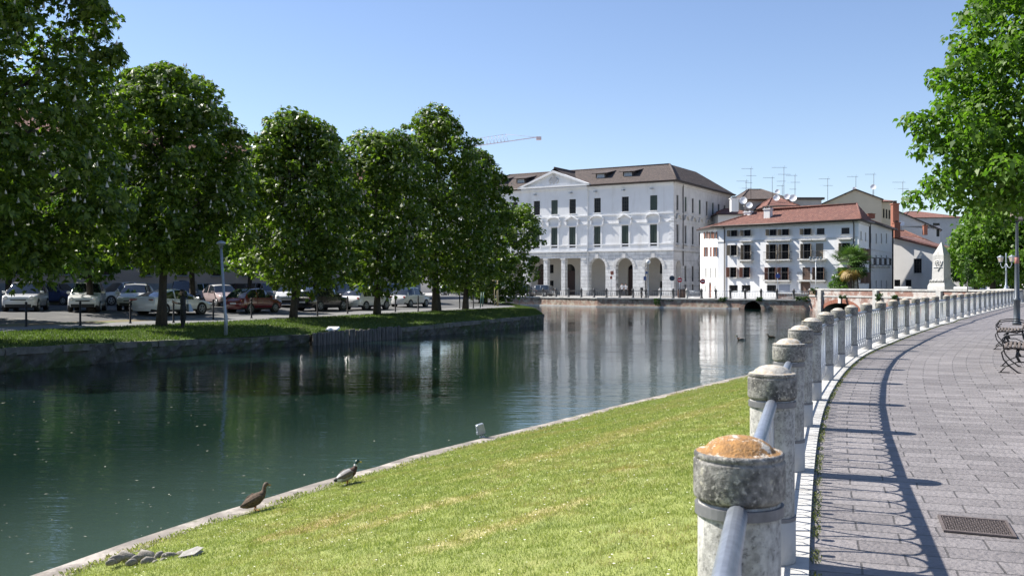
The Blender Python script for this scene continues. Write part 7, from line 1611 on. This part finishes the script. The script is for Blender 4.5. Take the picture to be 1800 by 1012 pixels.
q = on_quay(1419, 1.2); q = Vector(((1434 - 900) / F * 110.6, 110.6)); o = thing('street_lamp', 'thin white mast with three small floodlights before the white house', 'street lamp', (q.x, q.y, GZ)); kq_ = q.y / F; Hm = CH + (HZ - 457) * kq_ - GZ
mb = MB(); mb.tube([(0, 0, 0), (0, 0, Hm)], .05, 8); mb.tube([(-.65, 0, Hm - .1), (.65, 0, Hm - .1)], .035, 6); mb.build('pole', M['white_metal'], o)
for s_ in (-.6, -.2, .25, .62): mb = MB(); mb.tube([(s_, 0, Hm - .15), (s_ - .05, 0, Hm + .1)], .02, 5); mb.box((s_ - .05, -.05, Hm + .22), (.24, .14, .3), 0, bev=.03); mb.build('lamp', M['galv_light'], o)
# scooter and bins on the far quay
q = on_quay(1120.5, 1.3); o = thing('motor_scooter', 'black motor scooter parked upright in front of the arcade pier', 'scooter', (q.x, q.y, GZ), R(80))
for x in (-.6, .62): mb = MB(); mb.tube([(x + .24 * math.cos(a), 0, .27 + .24 * math.sin(a)) for a in np.linspace(0, 6.283, 15)], .055, 7); w_ = mb.build('wheel', M['tyre'], o); mb = MB(); mb.tube([(x, -.05, .27), (x, .05, .27)], .13, 10); mb.build('rim', M['alloy'], w_)
mb = MB(); mb.tube([(-.85, 0, .75), (-.5, 0, .68), (-.1, 0, .55), (.15, 0, .32), (.4, 0, .42), (.52, 0, .8), (.5, 0, 1.02)], [.06, .17, .18, .12, .12, .12, .07], 9, ell=[1] * 7); mb.build('body', P_['black'], o)
mb = MB(); mb.tube([(-.75, 0, .86), (-.3, 0, .84), (-.05, 0, .76)], [.08, .12, .06], 8, ell=[.6] * 3); mb.build('seat', M['black_plastic'], o); mb = MB(); mb.tube([(.47, -.33, 1.06), (.5, 0, 1.0), (.47, .33, 1.06)], .022, 6); mb.box((.55, 0, 1.15), (.03, .35, .35), 0); mb.build('handlebar', M['black_plastic'], o)
for px, lab, bm in ((1183.5, 'left brown litter bin at the palace corner', (.10, .055, .04)), (1190.5, 'right brown litter bin at the palace corner', (.12, .07, .05))):
    q = on_quay(px, 2.2); o = thing('litter_bin', lab, 'bin', (q.x, q.y, GZ), 0, 'bins at the palace corner'); mb = MB(); mb.box((0, 0, .55), (.5, .5, 1.0), 0, bev=.05); mb.build('body', flat('bin_brown', bm, .6), o); mb = MB(); mb.box((0, 0, 1.1), (.54, .54, .08), 0, bev=.02); mb.tube([(-.1, -.2, 1.14), (-.1, 0, 1.55), (.08, 0, 1.5)], .03, 5); mb.build('lid', M['iron'], o)
# young tree stake, green folded bins, leaning pole on the bank tip
def foot_thing(px, py): return lg(px, py)
p = foot_thing(875, 537.5); o = thing('wooden_stake', 'tall pale wooden stake post on the sunlit tip of the bank', 'stake', p); mb = MB(); hh = (537.5 - 493) / F * p.y; mb.tube([(0, 0, -.1), (0, 0, hh)], .09, 8); mb.tube([(-.28, 0, -.1), (-.28, 0, hh * .75)], .04, 6); mb.tube([(-.5, 0, hh), (.1, 0, hh)], .04, 6); mb.build('stake', flat('pale_wood', (.33, .28, .16), .85), o)
p = gp(911, 537, 2.6); o = thing('mooring_pole', 'thin leaning pole with a white and red furled flag near the bank tip', 'pole', p); hh = (537 - 484) / F * p.y; mb = MB(); mb.tube([(0, 0, -1), (.35, 0, hh)], [.05, .04], 6); mb.build('pole', M['galv_light'], o); mb = MB(); mb.tube([(.32, 0, hh * 1.0), (.3, -.02, hh * .82), (.24, -.02, hh * .66), (.24, 0, hh * .62)], [.04, .11, .16, .03], 8); mb.build('flag', [flat('flag_cloth', (.5, .4, .36), .8)], o)
for px, lab in ((844, 'left green metal post of the pair by the path end'), (848, 'right green metal post of the pair by the path end')):
    p = lg(px, 541 if px == 844 else 539); o = thing('green_post', lab, 'post', p, 0, 'green posts at the path end'); mb = MB(); mb.tube([(0, 0, -.1), (.12, 0, 1.25)], .05, 6); mb.lathe((.12, 0, 1.22), [(.05, 0), (.07, .04), (.05, .08), (.01, .1)], 8); mb.build('shaft', flat('green_paint', (.04, .12, .10), .5), o)
# dark thin post with leafy top beyond the railing
q = BR0 + BD * bx_(1723.5) - BY * 1.5; p = Vector((q.x, q.y, 0)); o = thing('wrapped_sapling', 'thin pale-stemmed sapling with a dark drooping top in front of the park trees', 'young tree', p)
hh = CH + (HZ - 487) / F * q.y; mb = MB(); mb.tube([(0, 0, -1), (0, 0, hh)], .05, 7); mb.build('trunk', M['wood'], o)
cr, P, d = tree_crown(o, 'crown', [(0, 0, hh + .3, .35, .45), (.2, 0, hh + .1, .35, .2), (-.05, 0, hh + .9, .22, .4), (0, 0, hh + 1.6, .15, .5)], 900, .13, M['dark_tree'], 'heart', 61)

# ------------------------------------------------------------------ benches
def bench(label, px, py, ang):
    L_ = 1.75; a = gp(px, py, CH) + Vector((math.cos(ang), math.sin(ang), 0)) * L_; o = thing('park_bench', label, 'bench', (a.x, a.y, 0), ang + math.pi, 'iron and wood benches along the promenade')
    # local: x along the bench (away from the camera), y = towards the back (right), seat front edge at y=0
    L_ = 1.75
    for i, x in enumerate((.12, L_ - .12)):
        mb = MB(); t = .014
        mb.tube([(x, -.02, .43), (x, .10, .445), (x, .40, .42), (x, .50, .46), (x, .60, .72), (x, .68, .92)], [.02] * 6, 6)
        mb.tube([(x, -.02, .43), (x, -.07, .36), (x, -.04, .24), (x, .05, .13), (x, .18, .02), (x, .24, 0)], [.014] * 6, 6)
        mb.tube([(x, .50, .46), (x, .53, .30), (x, .62, .12), (x, .70, .02), (x, .74, 0)], [.016] * 5, 6)
        mb.tube([(x, -.10, .0), (x, .0, .12), (x, .18, .20), (x, .36, .20), (x, .52, .12), (x, .6, 0)], .012, 6)
        mb.tube([(x, .20, .43), (x, .17, .30), (x, .22, .20)], .024, 6); mb.tube([(x, -.12, .005), (x, .06, .005)], .014, 5)
        mb.build('leg', M['iron'], o)
        mb = MB(); mb.tube([(x, .54, .66), (x, .40, .70), (x, .15, .69), (x, -.01, .66), (x, -.06, .60), (x, -.02, .54), (x, .04, .57)], .014, 6); mb.tube([(x, .02, .67), (x, -.06, .55), (x, -.02, .43)], .012, 6); mb.build('armrest', M['iron'], o)
    for k_ in range(7): mb = MB(); y = .0 + k_ * .070; mb.box((L_ / 2, y, .462 + .008 * math.sin(k_)), (L_, .045, .032), 0, bev=.006); mb.build('seat_slat', M['slat'], o)
    for k_ in range(7): mb = MB(); z = .53 + k_ * .065; mb.box((L_ / 2, .49 + .38 * (z - .46) , z), (L_, .028, .045), 0, bev=.006); mb.build('back_slat', M['slat'], o)
    return o
al = R(62)
bench('nearest iron and wood bench at the right edge, closest to the camera', 1768, 656, al); bench('second iron and wood bench, just beyond the nearest one', 1755, 615, al)

# ------------------------------------------------------------------ crane jib
Yc = 420; A = wp(832, 257.5, Yc); B = wp(943, 241.5, Yc); o = thing('tower_crane', 'red and white lattice crane jib rising behind the trees', 'crane', (A.x - 20, Yc, 0))
mb = MB(); off_ = Vector((A.x - 20, Yc, 0)); A -= off_; B -= off_; S_ = A - (B - A) * .9; D = (B - A); N_ = 34; red = flat('crane_red', (.50, .42, .44), .6)  # crane colour lightened and greyed: distance haze put into the paint
D = B - S_; hgt = lambda t: 3.4 * (1 - .75 * t) + .4 if t < .8 else 1.0
pb_ = [S_ + D * (k_ / N_) for k_ in range(N_ + 1)]
for sy in (-.8, .8): mb.tube([S_ + Vector((0, sy, 0)), B + Vector((0, sy, 0))], .09, 4)
tops = [p + Vector((.5, 0, 3.3 if k_ < 26 else 2.0)) for k_, p in enumerate(pb_)]; mb.tube([tops[0], tops[25]], .07, 4)
for k_ in range(0, 26):
    for sy in (-.8, .8): mb.tube([pb_[k_] + Vector((0, sy, 0)), tops[k_]], .045, 3); mb.tube([tops[k_], pb_[k_ + 1] + Vector((0, sy, 0))], .045, 3)
mb.tube([tops[25], B], .07, 3); mb.box(B + Vector((1, 0, -.5)), (2.2, 2, 1.4)); mb.build('jib', red, o)
mb = MB(); q = S_; mb.tube([(q.x, q.y, 0), (q.x, q.y, q.z + 6)], .9, 4); mb.build('mast', red, o)
